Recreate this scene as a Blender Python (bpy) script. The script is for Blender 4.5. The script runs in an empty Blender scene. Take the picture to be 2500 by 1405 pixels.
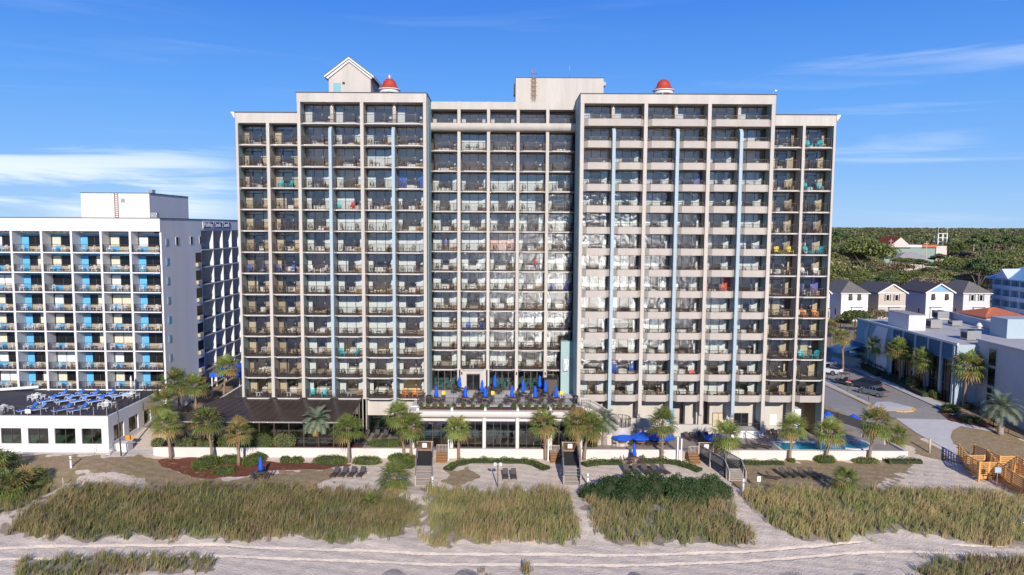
import bpy, math, random
import numpy as np
from mathutils import Vector, Matrix
random.seed(7); rng = np.random.default_rng(11)
S = bpy.context.scene; C = S.collection
R = math.radians
# ------------------------------------------------------------------ camera
FPX, TH, RO, CH = 1750.0, R(4.82), R(.3), 28.0
fw = np.array((0, math.cos(TH), -math.sin(TH))); up0 = np.array((0, math.sin(TH), math.cos(TH))); r0 = np.array((1., 0, 0))
rt = r0*math.cos(RO)+up0*math.sin(RO); up = up0*math.cos(RO)-r0*math.sin(RO)
cd = bpy.data.cameras.new('camera'); cam = bpy.data.objects.new('camera', cd); C.objects.link(cam); S.camera = cam
cd.sensor_width = 36; cd.lens = 36*FPX/2500; cd.shift_x = 25/2500; cd.clip_end = 20000; cd.clip_start = .5
M = Matrix.Identity(4)
for i in range(3):
    M[i][0] = rt[i]; M[i][1] = up[i]; M[i][2] = -fw[i]
M[2][3] = CH; cam.matrix_world = M
def ray(x, y): return fw*FPX+rt*(x-1225)+up*(702.5-y)
def P(x, y, Y): d = ray(x, y); t = Y/d[1]; return (d[0]*t, Y, CH+d[2]*t)
def atZ(x, y, z): d = ray(x, y); t = (z-CH)/d[2]; return (d[0]*t, d[1]*t, z)
def proj(X, Y, Z):
    Z = Z-CH; w = Y*fw[1]+Z*fw[2]
    return 1225+FPX*(X*rt[0]+Y*rt[1]+Z*rt[2])/w, 702.5-FPX*(X*up[0]+Y*up[1]+Z*up[2])/w
# ------------------------------------------------------------------ terrain
def sm(a, b, x): t = np.clip((np.asarray(x, float)-a)/(b-a), 0, 1); return t*t*(3-2*t)
TY = [-9000, 20, 30, 52, 60, 68, 80, 87, 93, 106, 118, 20000]; TZ = [-2.6, -2.6, -1.7, -1.3, -1.3, -1.15, -.8, -.65, .0, 1.2, 1.5, 1.5]
def T(X, Y):
    X = np.asarray(X, float); Y = np.asarray(Y, float)
    z = np.interp(Y, TY, TZ)
    z = z+sm(-41, -49, X)*sm(75, 83, Y)*.95*(1-sm(95, 110, Y))
    g = sm(61.5, 67, Y)*(1-sm(74, 80, Y))
    z = z+g*(.22*np.sin(X*.31+1.3)*np.sin(Y*.5+X*.11)+.13*np.sin(X*.83+Y*.37)+.2)
    z = z+.03*np.sin(X*2.1+Y*1.3)*np.sin(Y*2.7-X*.9)*(1-sm(84, 88, Y))
    return z
def Tz(X, Y): return float(T(X, Y))
def G(x, y):
    z = -1.
    for _ in range(12):
        p = atZ(x, y, z); z = Tz(p[0], p[1])
    return (p[0], p[1], z)
# ------------------------------------------------------------------ materials
def rgb(c): return (c[0], c[1], c[2], 1)
MATS = {}
def mat(name, col, rough=.8, var=.12, scale=1.5, bump=0., bscale=20, metal=0., col2=None, rnd=0., spec=None, vert=False, trans=0.):
    m = bpy.data.materials.new(name); m.use_nodes = True; nt = m.node_tree; N = nt.nodes; L = nt.links
    b = N['Principled BSDF']; b.inputs['Roughness'].default_value = rough; b.inputs['Metallic'].default_value = metal
    if spec is not None: b.inputs['Specular IOR Level'].default_value = spec
    tc = N.new('ShaderNodeTexCoord')
    mp = N.new('ShaderNodeMapping'); L.new(tc.outputs['Object'], mp.inputs[0])
    if vert: mp.inputs['Scale'].default_value = (1, 1, .12)
    nz = N.new('ShaderNodeTexNoise'); nz.inputs['Scale'].default_value = scale; nz.inputs['Detail'].default_value = 6; nz.inputs['Roughness'].default_value = .65
    L.new(mp.outputs[0], nz.inputs['Vector'])
    mx = N.new('ShaderNodeMix'); mx.data_type = 'RGBA'
    c2 = col2 if col2 else tuple(min(1, c*(1+var)) for c in col); c1 = col if col2 else tuple(c*(1-var) for c in col)
    mx.inputs[6].default_value = rgb(c1); mx.inputs[7].default_value = rgb(c2)
    mr = N.new('ShaderNodeMapRange'); mr.inputs[1].default_value = .3; mr.inputs[2].default_value = .7
    L.new(nz.outputs[0], mr.inputs[0]); L.new(mr.outputs[0], mx.inputs[0])
    out = mx.outputs[2]
    if rnd:
        ge = N.new('ShaderNodeNewGeometry'); oi = N.new('ShaderNodeObjectInfo')
        ad = N.new('ShaderNodeMath'); ad.operation = 'ADD'; L.new(ge.outputs['Random Per Island'], ad.inputs[0]); L.new(oi.outputs['Random'], ad.inputs[1])
        m2 = N.new('ShaderNodeMath'); m2.operation = 'MULTIPLY_ADD'; m2.inputs[1].default_value = rnd; m2.inputs[2].default_value = 1-rnd; L.new(ad.outputs[0], m2.inputs[0])
        hs = N.new('ShaderNodeHueSaturation'); L.new(out, hs.inputs['Color']); L.new(m2.outputs[0], hs.inputs['Value'])
        m3 = N.new('ShaderNodeMath'); m3.operation = 'MULTIPLY_ADD'; m3.inputs[1].default_value = .05; m3.inputs[2].default_value = .475; L.new(ge.outputs['Random Per Island'], m3.inputs[0]); L.new(m3.outputs[0], hs.inputs['Hue'])
        out = hs.outputs[0]
    L.new(out, b.inputs['Base Color'])
    if trans:
        b.inputs['Transmission Weight'].default_value = 0
        tr = N.new('ShaderNodeBsdfTranslucent'); ms = N.new('ShaderNodeMixShader'); ms.inputs[0].default_value = trans
        L.new(out, tr.inputs[0]); L.new(b.outputs[0], ms.inputs[1]); L.new(tr.outputs[0], ms.inputs[2]); L.new(ms.outputs[0], N['Material Output'].inputs[0])
    if bump:
        n2 = N.new('ShaderNodeTexNoise'); n2.inputs['Scale'].default_value = bscale; n2.inputs['Detail'].default_value = 4; L.new(mp.outputs[0], n2.inputs['Vector'])
        bp = N.new('ShaderNodeBump'); bp.inputs['Strength'].default_value = bump; bp.inputs['Distance'].default_value = .05; L.new(n2.outputs[0], bp.inputs['Height']); L.new(bp.outputs[0], b.inputs['Normal'])
    MATS[name] = m; return m
mat('cream', (.53,.485,.43), .85, .11, .6, bump=.15, vert=True)
mat('cream_grey', (.455,.405,.355), .85, .08, .6)
mat('pale_blue_wall', (.42,.60,.74), .7, .05, 1)
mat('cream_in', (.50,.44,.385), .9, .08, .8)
mat('wall_cream', (.68,.63,.585), .8, .05, .4, bump=.1, vert=True)
mat('white_paint', (.76,.745,.73), .8, .05, .3, bump=.1, vert=True)
mat('stucco_shade', (.80,.77,.75), .85, .07, .25, bump=.3, bscale=6, vert=True)
mat('teal', (.33,.45,.43), .7, .08, .5, vert=True)
mat('blue_fin', (.385,.47,.51), .7, .06, .5, vert=True)
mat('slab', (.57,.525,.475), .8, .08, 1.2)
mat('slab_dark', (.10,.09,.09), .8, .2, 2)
mat('rail', (.055,.04,.036), .45, .15, 3)
mat('rail_grey', (.30,.29,.28), .6, .15, 3)
mat('frame', (.07,.06,.055), .4, .1, 3)
mat('bronze', (.10,.075,.06), .4, .1, 3)
mat('curtain', (.74,.76,.74), .9, .05, 1.5)
mat('curtain_beige', (.60,.49,.33), .9, .08, 1.5)
mat('curtain_cream', (.64,.61,.49), .9, .08, 1.5)
mat('curtain_tan', (.42,.33,.22), .9, .08, 1.5)
mat('curtain_blue', (.04,.12,.50), .9, .08, 1.5)
mat('curtain_violet', (.20,.18,.52), .9, .08, 1.5)
mat('curtain_red', (.75,.12,.05), .9, .08, 1.5)
mat('curtain_pink', (.80,.50,.44), .9, .08, 1.5)
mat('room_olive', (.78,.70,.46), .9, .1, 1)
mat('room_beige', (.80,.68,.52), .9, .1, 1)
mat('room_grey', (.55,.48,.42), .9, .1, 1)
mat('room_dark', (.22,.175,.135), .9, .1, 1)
mat('linen', (.75,.73,.72), .9, .05, 3)
mat('ac_tan', (.52,.36,.19), .7, .12, 6)
mat('door_blue', (.10,.42,.72), .6, .05, 1)
mat('panel_tan', (.50,.41,.28), .8, .08, 2)
mat('wicker', (.085,.06,.047), .65, .25, 12)
mat('sling', (.075,.06,.055), .75, .15, 8)
mat('plastic_white', (.80,.80,.80), .35, .03, 3)
mat('teal_plastic', (.02,.50,.55), .45, .1, 3)
mat('orange_plastic', (.80,.26,.02), .45, .1, 3)
mat('yellow_plastic', (.80,.62,.03), .45, .1, 3)
mat('blue_plastic', (.03,.10,.42), .45, .1, 3)
mat('red_plastic', (.60,.03,.03), .45, .1, 3)
mat('blue_canvas', (.008,.10,.62), .8, .12, 3)
mat('sling_blue', (.02,.15,.60), .8, .1, 6)
mat('sling_blue_light', (.14,.30,.66), .8, .1, 6)
mat('dome_red', (.46,.05,.02), .6, .12, 2)
mat('roof_dark', (.09,.08,.08), .8, .2, 2)
mat('roof_grey', (.35,.33,.31), .9, .15, .6)
mat('roof_pale', (.50,.47,.44), .9, .12, .4)
mat('metal', (.45,.44,.42), .4, .1, 4, metal=.6)
mat('rust', (.30,.16,.09), .8, .3, 5)
mat('chrome', (.6,.6,.62), .25, .05, 4, metal=.8)
mat('trim_black', (.02,.02,.02), .5, .1, 4)
mat('deck_dark', (.05,.052,.066), .75, .25, .8)
mat('pool_deck', (.33,.275,.245), .85, .15, .5, bump=.2)
mat('coping', (.70,.70,.68), .6, .05, 4)
mat('mulch', (.135,.048,.028), .95, .3, 6, bump=.8, bscale=18)
mat('soil', (.16,.12,.08), .95, .3, 3, bump=.5)
mat('concrete', (.58,.55,.52), .85, .08, .6, bump=.1)
mat('asphalt', (.31,.285,.26), .9, .12, .7, bump=.2, bscale=30)
mat('yellow_line', (.75,.42,.03), .7, .15, 3)
mat('wood_grey', (.22,.205,.20), .85, .2, 5)
mat('wood_weather', (.50,.42,.34), .85, .15, 5)
mat('wood_dark', (.035,.035,.037), .8, .2, 4)
mat('wood_new', (.66,.36,.12), .75, .18, 5)
mat('wood_brown', (.26,.13,.055), .8, .2, 5)
mat('trunk', (.27,.19,.135), .95, .35, 7, bump=1, bscale=14)
mat('trunk_pale', (.34,.29,.25), .95, .35, 7, bump=1, bscale=14)
mat('boot', (.40,.32,.25), .9, .3, 8)
mat('frond', (.235,.285,.075), .45, .35, .8, rnd=.5, trans=.3)
mat('frond_dry', (.38,.27,.10), .8, .3, 1, rnd=.3, trans=.3)
mat('frond_grey', (.24,.29,.19), .55, .2, .8, rnd=.3, trans=.3)
mat('hedge', (.17,.22,.04), .6, .35, 1.2, rnd=.35, trans=.3)
mat('hedge_yel', (.26,.28,.09), .6, .35, 1.2, rnd=.35, trans=.3)
mat('hedge_dark', (.055,.10,.028), .55, .35, .9, rnd=.4, trans=.2)
mat('leaf_core', (.03,.042,.014), .9, .3, 3)  # near-black green; holds the shade inside foliage in its colour
mat('grass_green', (.22,.235,.08), .7, .3, .35, rnd=.4, trans=.35)
mat('grass_straw', (.40,.295,.15), .8, .3, .35, rnd=.35, trans=.35)
mat('grass_olive', (.31,.265,.105), .7, .3, .35, rnd=.4, trans=.35)
mat('tree_green', (.175,.20,.052), .6, .45, .12, rnd=.5, trans=.15)
mat('tree_olive', (.235,.22,.08), .6, .4, .12, rnd=.5, trans=.15)
mat('tree_pine', (.11,.15,.055), .6, .4, .25, rnd=.4, trans=.1)
mat('tree_rust', (.28,.22,.12), .6, .4, .25, rnd=.4, trans=.1)
mat('bark', (.20,.165,.135), .95, .3, 5)
mat('siding_white', (.80,.79,.78), .7, .04, 1)
mat('siding_tan', (.52,.45,.38), .7, .05, 1)
mat('siding_grey_shade', (.60,.60,.64), .7, .05, 1)  # grey siding, also the painted-in shade on a white house's side
mat('siding_blue_shade', (.55,.60,.74), .7, .05, 1)  # blue siding, also the painted-in shade on a white house's side
mat('shingle', (.115,.105,.105), .9, .25, 2)
mat('shingle_brown', (.17,.15,.135), .9, .25, 2)
mat('tile_orange', (.55,.15,.06), .8, .2, 2)
mat('roof_blue', (.22,.42,.62), .5, .1, 1)
mat('distant_green', (.26,.34,.31), .8, .05, 1)
mat('pink_wall', (.72,.56,.52), .8, .05, 1)
mat('teal_wall', (.22,.42,.47), .75, .08, .3, vert=True)
mat('teal_band', (.045,.13,.22), .7, .1, .3)
mat('panel_grey', (.50,.50,.53), .8, .05, .5)
mat('gun_grey', (.26,.29,.32), .25, .05, 3, metal=.5)
mat('car_dark', (.055,.065,.085), .2, .05, 3, metal=.3)
mat('car_white', (.75,.76,.78), .25, .03, 3)
mat('tyre', (.025,.025,.025), .9, .1, 5)
mat('tail_red', (.6,.02,.02), .3, .1, 5)
mat('black_glass', (.012,.014,.017), .06, .1, 1)
mat('skin', (.50,.30,.21), .6, .08, 5)
mat('sign_white', (.85,.85,.85), .6, .02, 3)
mat('sign_blue', (.02,.04,.22), .6, .05, 3)
mat('sky_blue_sign', (.35,.5,.62), .6, .05, 3)
mat('fence_mesh', (.16,.15,.14), .8, .1, 10)
def glassmat(name, refl, tint, wav=.015, ws=1.2, gc=(1, 1, 1)):
    m = bpy.data.materials.new(name); m.use_nodes = True; nt = m.node_tree; N = nt.nodes; L = nt.links; N.remove(N['Principled BSDF'])
    t = N.new('ShaderNodeBsdfTransparent'); t.inputs[0].default_value = rgb(tint)
    g = N.new('ShaderNodeBsdfGlossy'); g.inputs['Roughness'].default_value = .02; g.inputs[0].default_value = rgb(gc)
    fr = N.new('ShaderNodeFresnel'); fr.inputs[0].default_value = 1.5
    ma = N.new('ShaderNodeMath'); ma.operation = 'ADD'; ma.inputs[1].default_value = refl; L.new(fr.outputs[0], ma.inputs[0]); ma.use_clamp = True
    ms = N.new('ShaderNodeMixShader'); L.new(ma.outputs[0], ms.inputs[0]); L.new(t.outputs[0], ms.inputs[1]); L.new(g.outputs[0], ms.inputs[2]); L.new(ms.outputs[0], N['Material Output'].inputs[0])
    nz = N.new('ShaderNodeTexNoise'); nz.inputs['Scale'].default_value = ws; nz.inputs['Detail'].default_value = 2
    tc = N.new('ShaderNodeTexCoord'); oi = N.new('ShaderNodeObjectInfo'); ad = N.new('ShaderNodeVectorMath'); L.new(tc.outputs['Object'], ad.inputs[0]); L.new(oi.outputs['Location'], ad.inputs[1]); L.new(ad.outputs[0], nz.inputs['Vector'])
    bp = N.new('ShaderNodeBump'); bp.inputs['Strength'].default_value = 1; bp.inputs['Distance'].default_value = wav; L.new(nz.outputs[0], bp.inputs['Height']); L.new(bp.outputs[0], g.inputs['Normal'])
    MATS[name] = m
glassmat('glass', .10, (.95,.97,.96), .03, 1.6); glassmat('glass_dark', .10, (.35,.38,.38)); mat('glass_roof', (.05,.038,.032), .2, .25, .35)
glassmat('glass_teal', .08, (.25,.42,.40))
def water_mat():
    m = mat('water_pool', (.01,.25,.36), .08, .15, .8); b = m.node_tree.nodes['Principled BSDF']; b.inputs['IOR'].default_value = 1.33
    m = bpy.data.materials.new('sea'); m.use_nodes = True; N = m.node_tree.nodes; L = m.node_tree.links; b = N['Principled BSDF']
    b.inputs['Roughness'].default_value = .2; b.inputs['IOR'].default_value = 2.0; b.inputs['Specular IOR Level'].default_value = 1
    tc = N.new('ShaderNodeTexCoord'); mp = N.new('ShaderNodeMapping'); mp.inputs['Scale'].default_value = (.9, 1, 1); L.new(tc.outputs['Object'], mp.inputs[0])
    nz = N.new('ShaderNodeTexNoise'); nz.inputs['Scale'].default_value = .16; nz.inputs['Detail'].default_value = 5; nz.inputs['Roughness'].default_value = .55; L.new(mp.outputs[0], nz.inputs['Vector'])
    bp = N.new('ShaderNodeBump'); bp.inputs['Strength'].default_value = 1; bp.inputs['Distance'].default_value = 1.7; L.new(nz.outputs[0], bp.inputs['Height']); L.new(bp.outputs[0], b.inputs['Normal'])
    wv = N.new('ShaderNodeTexWave'); wv.bands_direction = 'Y'; wv.inputs['Scale'].default_value = .035; wv.inputs['Distortion'].default_value = 9; wv.inputs['Detail'].default_value = 5; wv.inputs['Detail Scale'].default_value = 1.4; L.new(mp.outputs[0], wv.inputs['Vector'])
    cr = N.new('ShaderNodeValToRGB'); cr.color_ramp.elements[0].position = .72; cr.color_ramp.elements[1].position = .84; cr.color_ramp.elements[0].color = (.03,.07,.08,1); cr.color_ramp.elements[1].color = (.85,.87,.88,1); L.new(wv.outputs[0], cr.inputs[0]); L.new(cr.outputs[0], b.inputs['Base Color'])
    MATS['sea'] = m
water_mat()
# ------------------------------------------------------------------ mesh builder
class MB:
    def __init__(s): s.v = []; s.f = []; s.m = []; s.ms = []; s.sm = []
    def mi(s, m):
        if m not in s.ms: s.ms.append(m)
        return s.ms.index(m)
    def face(s, pts, m, smooth=False):
        n = len(s.v); s.v += [tuple(p) for p in pts]; s.f.append(tuple(range(n, n+len(pts)))); s.m.append(s.mi(m)); s.sm.append(smooth)
    def mesh(s, vs, fs, m, smooth=False):
        n = len(s.v); s.v += [tuple(p) for p in vs]; k = s.mi(m)
        for f in fs: s.f.append(tuple(n+i for i in f)); s.m.append(k); s.sm.append(smooth)
        return s
    def box(s, x0, x1, y0, y1, z0, z1, m):
        vs = [(x, y, z) for z in (z0, z1) for y in (y0, y1) for x in (x0, x1)]
        return s.mesh(vs, [(0,2,3,1),(4,5,7,6),(0,1,5,4),(2,6,7,3),(0,4,6,2),(1,3,7,5)], m)
    def cbox(s, c, d, m, rz=0, rx=0, ry=0):
        Mx = Matrix.Translation(c) @ Matrix.Rotation(rz, 4, 'Z') @ Matrix.Rotation(ry, 4, 'Y') @ Matrix.Rotation(rx, 4, 'X')
        vs = [Mx @ Vector((x*d[0]/2, y*d[1]/2, z*d[2]/2)) for z in (-1, 1) for y in (-1, 1) for x in (-1, 1)]
        return s.mesh(vs, [(0,2,3,1),(4,5,7,6),(0,1,5,4),(2,6,7,3),(0,4,6,2),(1,3,7,5)], m)
    def beam(s, a, b, w, h, m):
        a = Vector(a); b = Vector(b); d = b-a
        if d.length < 1e-6: return s
        d.normalize(); u = d.cross(Vector((0, 0, 1)))
        if u.length < 1e-3: u = Vector((1, 0, 0))
        u.normalize(); n = u.cross(d)
        vs = [p+u*i*w/2+n*j*h/2 for p in (a, b) for i, j in ((-1,-1),(1,-1),(1,1),(-1,1))]
        return s.mesh(vs, [(0,1,2,3),(4,7,6,5),(0,4,5,1),(1,5,6,2),(2,6,7,3),(3,7,4,0)], m)
    def prism(s, poly, z0, z1, m, top=None, side=None):
        n = len(poly); vs = [(p[0], p[1], z0) for p in poly]+[(p[0], p[1], z1) for p in poly]
        a = sum(poly[i][0]*poly[(i+1) % n][1]-poly[(i+1) % n][0]*poly[i][1] for i in range(n))
        fs = [(i, (i+1) % n, n+(i+1) % n, n+i) if a > 0 else (i, n+i, n+(i+1) % n, (i+1) % n) for i in range(n)]
        s.mesh(vs, fs, side or m); s.mesh(vs, [tuple(range(n, 2*n)) if a > 0 else tuple(range(2*n-1, n-1, -1))], top or m)
        s.mesh(vs, [tuple(range(n-1, -1, -1)) if a > 0 else tuple(range(n))], m); return s
    def tube(s, pts, rs, n, m, smooth=True, cap=True):
        pts = [Vector(p) for p in pts]; vs = []; fs = []
        for i, p in enumerate(pts):
            d = (pts[min(i+1, len(pts)-1)]-pts[max(i-1, 0)]).normalized()
            u = d.cross(Vector((0, 1, 0)))
            if u.length < .1: u = d.cross(Vector((1, 0, 0)))
            u.normalize(); w = d.cross(u); r = rs[i] if hasattr(rs, '__len__') else rs
            for k in range(n):
                t = 2*math.pi*k/n; vs.append(p+u*math.cos(t)*r+w*math.sin(t)*r)
        for i in range(len(pts)-1):
            for k in range(n): fs.append((i*n+k, i*n+(k+1) % n, (i+1)*n+(k+1) % n, (i+1)*n+k))
        if cap: fs += [tuple(range(n-1, -1, -1)), tuple((len(pts)-1)*n+k for k in range(n))]
        return s.mesh(vs, fs, m, smooth)
    def lathe(s, c, prof, n, m, smooth=True, ang=2*math.pi):
        vs = [(c[0]+r*math.cos(2*math.pi*k/n), c[1]+r*math.sin(2*math.pi*k/n), c[2]+z) for r, z in prof for k in range(n)]; fs = []
        for i in range(len(prof)-1):
            for k in range(n): fs.append((i*n+k, i*n+(k+1) % n, (i+1)*n+(k+1) % n, (i+1)*n+k))
        return s.mesh(vs, fs, m, smooth)
    def add(s, o, off=(0, 0, 0), rz=0):
        c, sn = math.cos(rz), math.sin(rz); n = len(s.v)
        s.v += [(x*c-y*sn+off[0], x*sn+y*c+off[1], z+off[2]) for x, y, z in o.v]
        mp = [s.mi(m) for m in o.ms]
        s.f += [tuple(n+i for i in f) for f in o.f]; s.m += [mp[k] for k in o.m]; s.sm += o.sm; return s
    def data(s, name):
        me = bpy.data.meshes.new(name); me.from_pydata(s.v, [], s.f)
        for m in s.ms: me.materials.append(MATS[m])
        me.polygons.foreach_set('material_index', s.m); me.polygons.foreach_set('use_smooth', s.sm); me.update(); return me
    def build(s, name, parent=None, loc=None, world=False, **k):
        return link(name, s.data(name), parent, loc, world, **k)
def link(name, me, parent=None, loc=None, world=False, rz=0, **k):
    o = bpy.data.objects.new(name, me); C.objects.link(o)
    if parent:
        o.parent = parent
        if world: o.location = -parent.location
    if loc is not None: o.location = loc
    if rz: o.rotation_euler.z = rz
    tag(o, **k); return o
def tag(o, label=None, cat=None, group=None, kind=None):
    if label: o['label'] = label
    if cat: o['category'] = cat
    if group: o['group'] = group
    if kind: o['kind'] = kind
    return o
def thing(name, loc, label, cat, group=None, rz=0):
    o = bpy.data.objects.new(name, None); C.objects.link(o); o.location = loc; o.rotation_euler.z = rz; o.empty_display_size = .5
    return tag(o, label, cat, group)
def kids(o): return [c for c in bpy.data.objects if c.parent == o]
TREE = {}
def clone(o, loc=None, label=None, group=None, rz=None, scale=None, parent=None):
    if o.name not in TREE: TREE[o.name] = [(c, kids(c)) for c in kids(o)]
    r = o.copy(); C.objects.link(r)
    if parent is not None: r.parent = parent
    if loc is not None: r.location = loc
    if rz is not None: r.rotation_euler.z = rz
    if scale is not None: r.scale = (scale,)*3
    if label: r['label'] = label
    if group: r['group'] = group
    for c, gs in TREE[o.name]:
        d = c.copy(); C.objects.link(d); d.parent = r
        for g in gs: e = g.copy(); C.objects.link(e); e.parent = d
    return r
def quads(name, V, mats, mi=None, smooth=False):
    V = np.asarray(V, np.float32); n = V.shape[0]; k = V.shape[1]
    me = bpy.data.meshes.new(name); me.vertices.add(n*k); me.vertices.foreach_set('co', V.reshape(-1))
    me.loops.add(n*k); me.loops.foreach_set('vertex_index', np.arange(n*k, dtype=np.int32))
    me.polygons.add(n); me.polygons.foreach_set('loop_start', np.arange(0, n*k, k, dtype=np.int32))
    if isinstance(mats, str): mats = [mats]
    for m in mats: me.materials.append(MATS[m])
    if mi is not None: me.polygons.foreach_set('material_index', np.asarray(mi, np.int32))
    me.update(calc_edges=True); return me
def leafq(cen, size, up_bias=.3, aspect=.55):
    n = len(cen); a = rng.normal(size=(n, 3)); a[:, 2] += up_bias; a /= np.linalg.norm(a, axis=1)[:, None]
    b = rng.normal(size=(n, 3)); u = np.cross(a, b); u /= np.linalg.norm(u, axis=1)[:, None]; w = np.cross(a, u)
    s = (size*rng.uniform(.6, 1.3, n))[:, None]
    return np.stack([cen-u*s, cen-w*s*aspect, cen+u*s, cen+w*s*aspect], 1)
def inpoly(px, py, poly):
    c = np.zeros(px.shape, bool); n = len(poly); j = n-1
    for i in range(n):
        xi, yi = poly[i]; xj, yj = poly[j]
        cond = ((yi > py) != (yj > py)) & (px < (xj-xi)*(py-yi)/((yj-yi) if yj != yi else 1e-9)+xi); c ^= cond; j = i
    return c
# ------------------------------------------------------------------ world and sun
az = .125; el = R(24)
W = bpy.data.worlds.new('World'); S.world = W; W.use_nodes = True; N = W.node_tree.nodes; L = W.node_tree.links
sk = N.new('ShaderNodeTexSky'); sk.sky_type = 'NISHITA'; sk.sun_disc = False; sk.sun_elevation = el; sk.sun_rotation = math.pi-az
sk.altitude = 10; sk.air_density = 1.; sk.dust_density = .15; sk.ozone_density = 3.5
tc = N.new('ShaderNodeTexCoord'); mp = N.new('ShaderNodeMapping'); mp.inputs['Scale'].default_value = (1, 1, 13); mp.inputs['Rotation'].default_value = (0, R(3), 0); L.new(tc.outputs['Generated'], mp.inputs[0])
n1 = N.new('ShaderNodeTexNoise'); n1.inputs['Scale'].default_value = 2.6; n1.inputs['Detail'].default_value = 7; n1.inputs['Roughness'].default_value = .55; n1.inputs['Distortion'].default_value = .6; L.new(mp.outputs[0], n1.inputs['Vector'])
sx = N.new('ShaderNodeSeparateXYZ'); L.new(tc.outputs['Generated'], sx.inputs[0])
def mr(inp, a, b, c, d):
    m = N.new('ShaderNodeMapRange'); m.interpolation_type = 'SMOOTHSTEP'
    for i, v in zip((1, 2, 3, 4), (a, b, c, d)): m.inputs[i].default_value = v
    L.new(inp, m.inputs[0]); return m.outputs[0]
def mth(op, a, b):
    m = N.new('ShaderNodeMath'); m.operation = op
    for i, v in enumerate((a, b)):
        if isinstance(v, (int, float)): m.inputs[i].default_value = v
        else: L.new(v, m.inputs[i])
    return m.outputs[0]
rp = N.new('ShaderNodeValToRGB'); L.new(mr(sx.outputs['Z'], 0, .6, 0, 1) if False else sx.outputs['Z'], rp.inputs[0]); e_ = rp.color_ramp.elements
e_[0].position = 0; e_[0].color = (.33, .60, .98, 1); e_[1].position = .8; e_[1].color = (.012, .075, .40, 1)
for p_, c_ in ((.07, (.20, .47, .97, 1)), (.17, (.10, .36, .95, 1)), (.28, (.042, .235, .85, 1)), (.45, (.022, .14, .62, 1))): q_ = e_.new(p_); q_.color = c_
sc_ = N.new('ShaderNodeVectorMath'); sc_.operation = 'SCALE'; sc_.inputs['Scale'].default_value = 10.5; L.new(rp.outputs[0], sc_.inputs[0])
hs = N.new('ShaderNodeMix'); hs.data_type = 'RGBA'; hs.inputs[0].default_value = .82; L.new(sk.outputs[0], hs.inputs[6]); L.new(sc_.outputs[0], hs.inputs[7])
# cirrus: a thick low bank to the left, faint wisps elsewhere
band = mth('MULTIPLY', mr(sx.outputs['Z'], -.01, .03, 0, 1), mr(sx.outputs['Z'], .125, .06, 0, 1))
left = mth('MULTIPLY', band, mr(sx.outputs['X'], -.30, -.42, 0, 1))
c1 = mth('MULTIPLY', mth('MULTIPLY', left, mr(n1.outputs[0], .42, .60, 0, 1)), .75)
c2 = mth('MULTIPLY', mth('MULTIPLY', mr(n1.outputs[0], .52, .78, 0, 1), mr(sx.outputs['Z'], .36, .22, 0, 1)), mth('ADD', mth('MULTIPLY', mr(sx.outputs['X'], .15, .5, 0, 1), .17), .08))
cl = mth('MAXIMUM', c1, c2)
mx = N.new('ShaderNodeMix'); mx.data_type = 'RGBA'; L.new(cl, mx.inputs[0]); L.new(hs.outputs[2], mx.inputs[6]); mx.inputs[7].default_value = (10.5, 11.2, 12, 1)
bg = N['Background']; L.new(mx.outputs[2], bg.inputs[0]); bg.inputs[1].default_value = .10
sd = bpy.data.lights.new('sun', 'SUN'); sd.energy = 5.0; sd.angle = R(.5); sd.color = (1, .93, .83)
so = bpy.data.objects.new('sun', sd); C.objects.link(so); so.location = (30, -80, 90)
so.rotation_euler = Vector((-math.sin(az)*math.cos(el), math.cos(az)*math.cos(el), -math.sin(el))).to_track_quat('-Z', 'Y').to_euler()
S.view_settings.view_transform = 'Standard'; S.view_settings.look = 'None'; S.view_settings.exposure = 0; S.view_settings.gamma = 1
S.cycles.max_bounces = 8; S.cycles.transparent_max_bounces = 12; S.cycles.diffuse_bounces = 4; S.cycles.glossy_bounces = 3
S.cycles.blur_glossy = 0; S.cycles.caustics_reflective = False; S.cycles.caustics_refractive = False; S.cycles.use_denoising = True; S.cycles.sample_clamp_indirect = 60
# ------------------------------------------------------------------ ground sheet
GRASS = {
 'leftmost': ([(0,1105),(40,1150),(110,1185),(120,1205),(50,1240),(0,1268)], 6, .85),
 'left': ([(0,1305),(60,1250),(150,1212),(190,1190),(260,1192),(330,1208),(450,1195),(600,1190),(760,1200),(860,1207),(960,1215),(1018,1225),(1028,1250),(1008,1290),(955,1308),(900,1310),(850,1328),(760,1318),(700,1300),(640,1318),(500,1318),(430,1305),(380,1318),(330,1300),(200,1325),(150,1300),(110,1318),(70,1305)], 11, 1.05),
 'centre': ([(1040,1195),(1100,1198),(1180,1204),(1300,1204),(1370,1202),(1395,1240),(1413,1300),(1400,1325),(1300,1325),(1240,1318),(1180,1325),(1110,1322),(1060,1340),(1045,1300)], 10, 1.1),
 'right centre': ([(1425,1225),(1500,1222),(1600,1222),(1770,1222),(1795,1260),(1838,1300),(1840,1330),(1760,1333),(1700,1322),(1600,1327),(1500,1328),(1470,1315),(1440,1260)], 8, 1.0),
 'right': ([(1812,1215),(1900,1200),(2000,1203),(2100,1198),(2150,1198),(2250,1200),(2380,1206),(2500,1218),(2510,1332),(2420,1335),(2300,1312),(2200,1295),(2120,1300),(2060,1322),(1960,1322),(1900,1290),(1850,1250)], 10, .95),
 'near left': ([(20,1392),(70,1375),(110,1368),(250,1357),(400,1362),(500,1362),(523,1378),(480,1398),(330,1398),(200,1420),(60,1420)], 8, .8),
 'near right': ([(2230,1425),(2262,1382),(2300,1366),(2400,1362),(2520,1372),(2520,1425)], 9, .85)}
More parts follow.
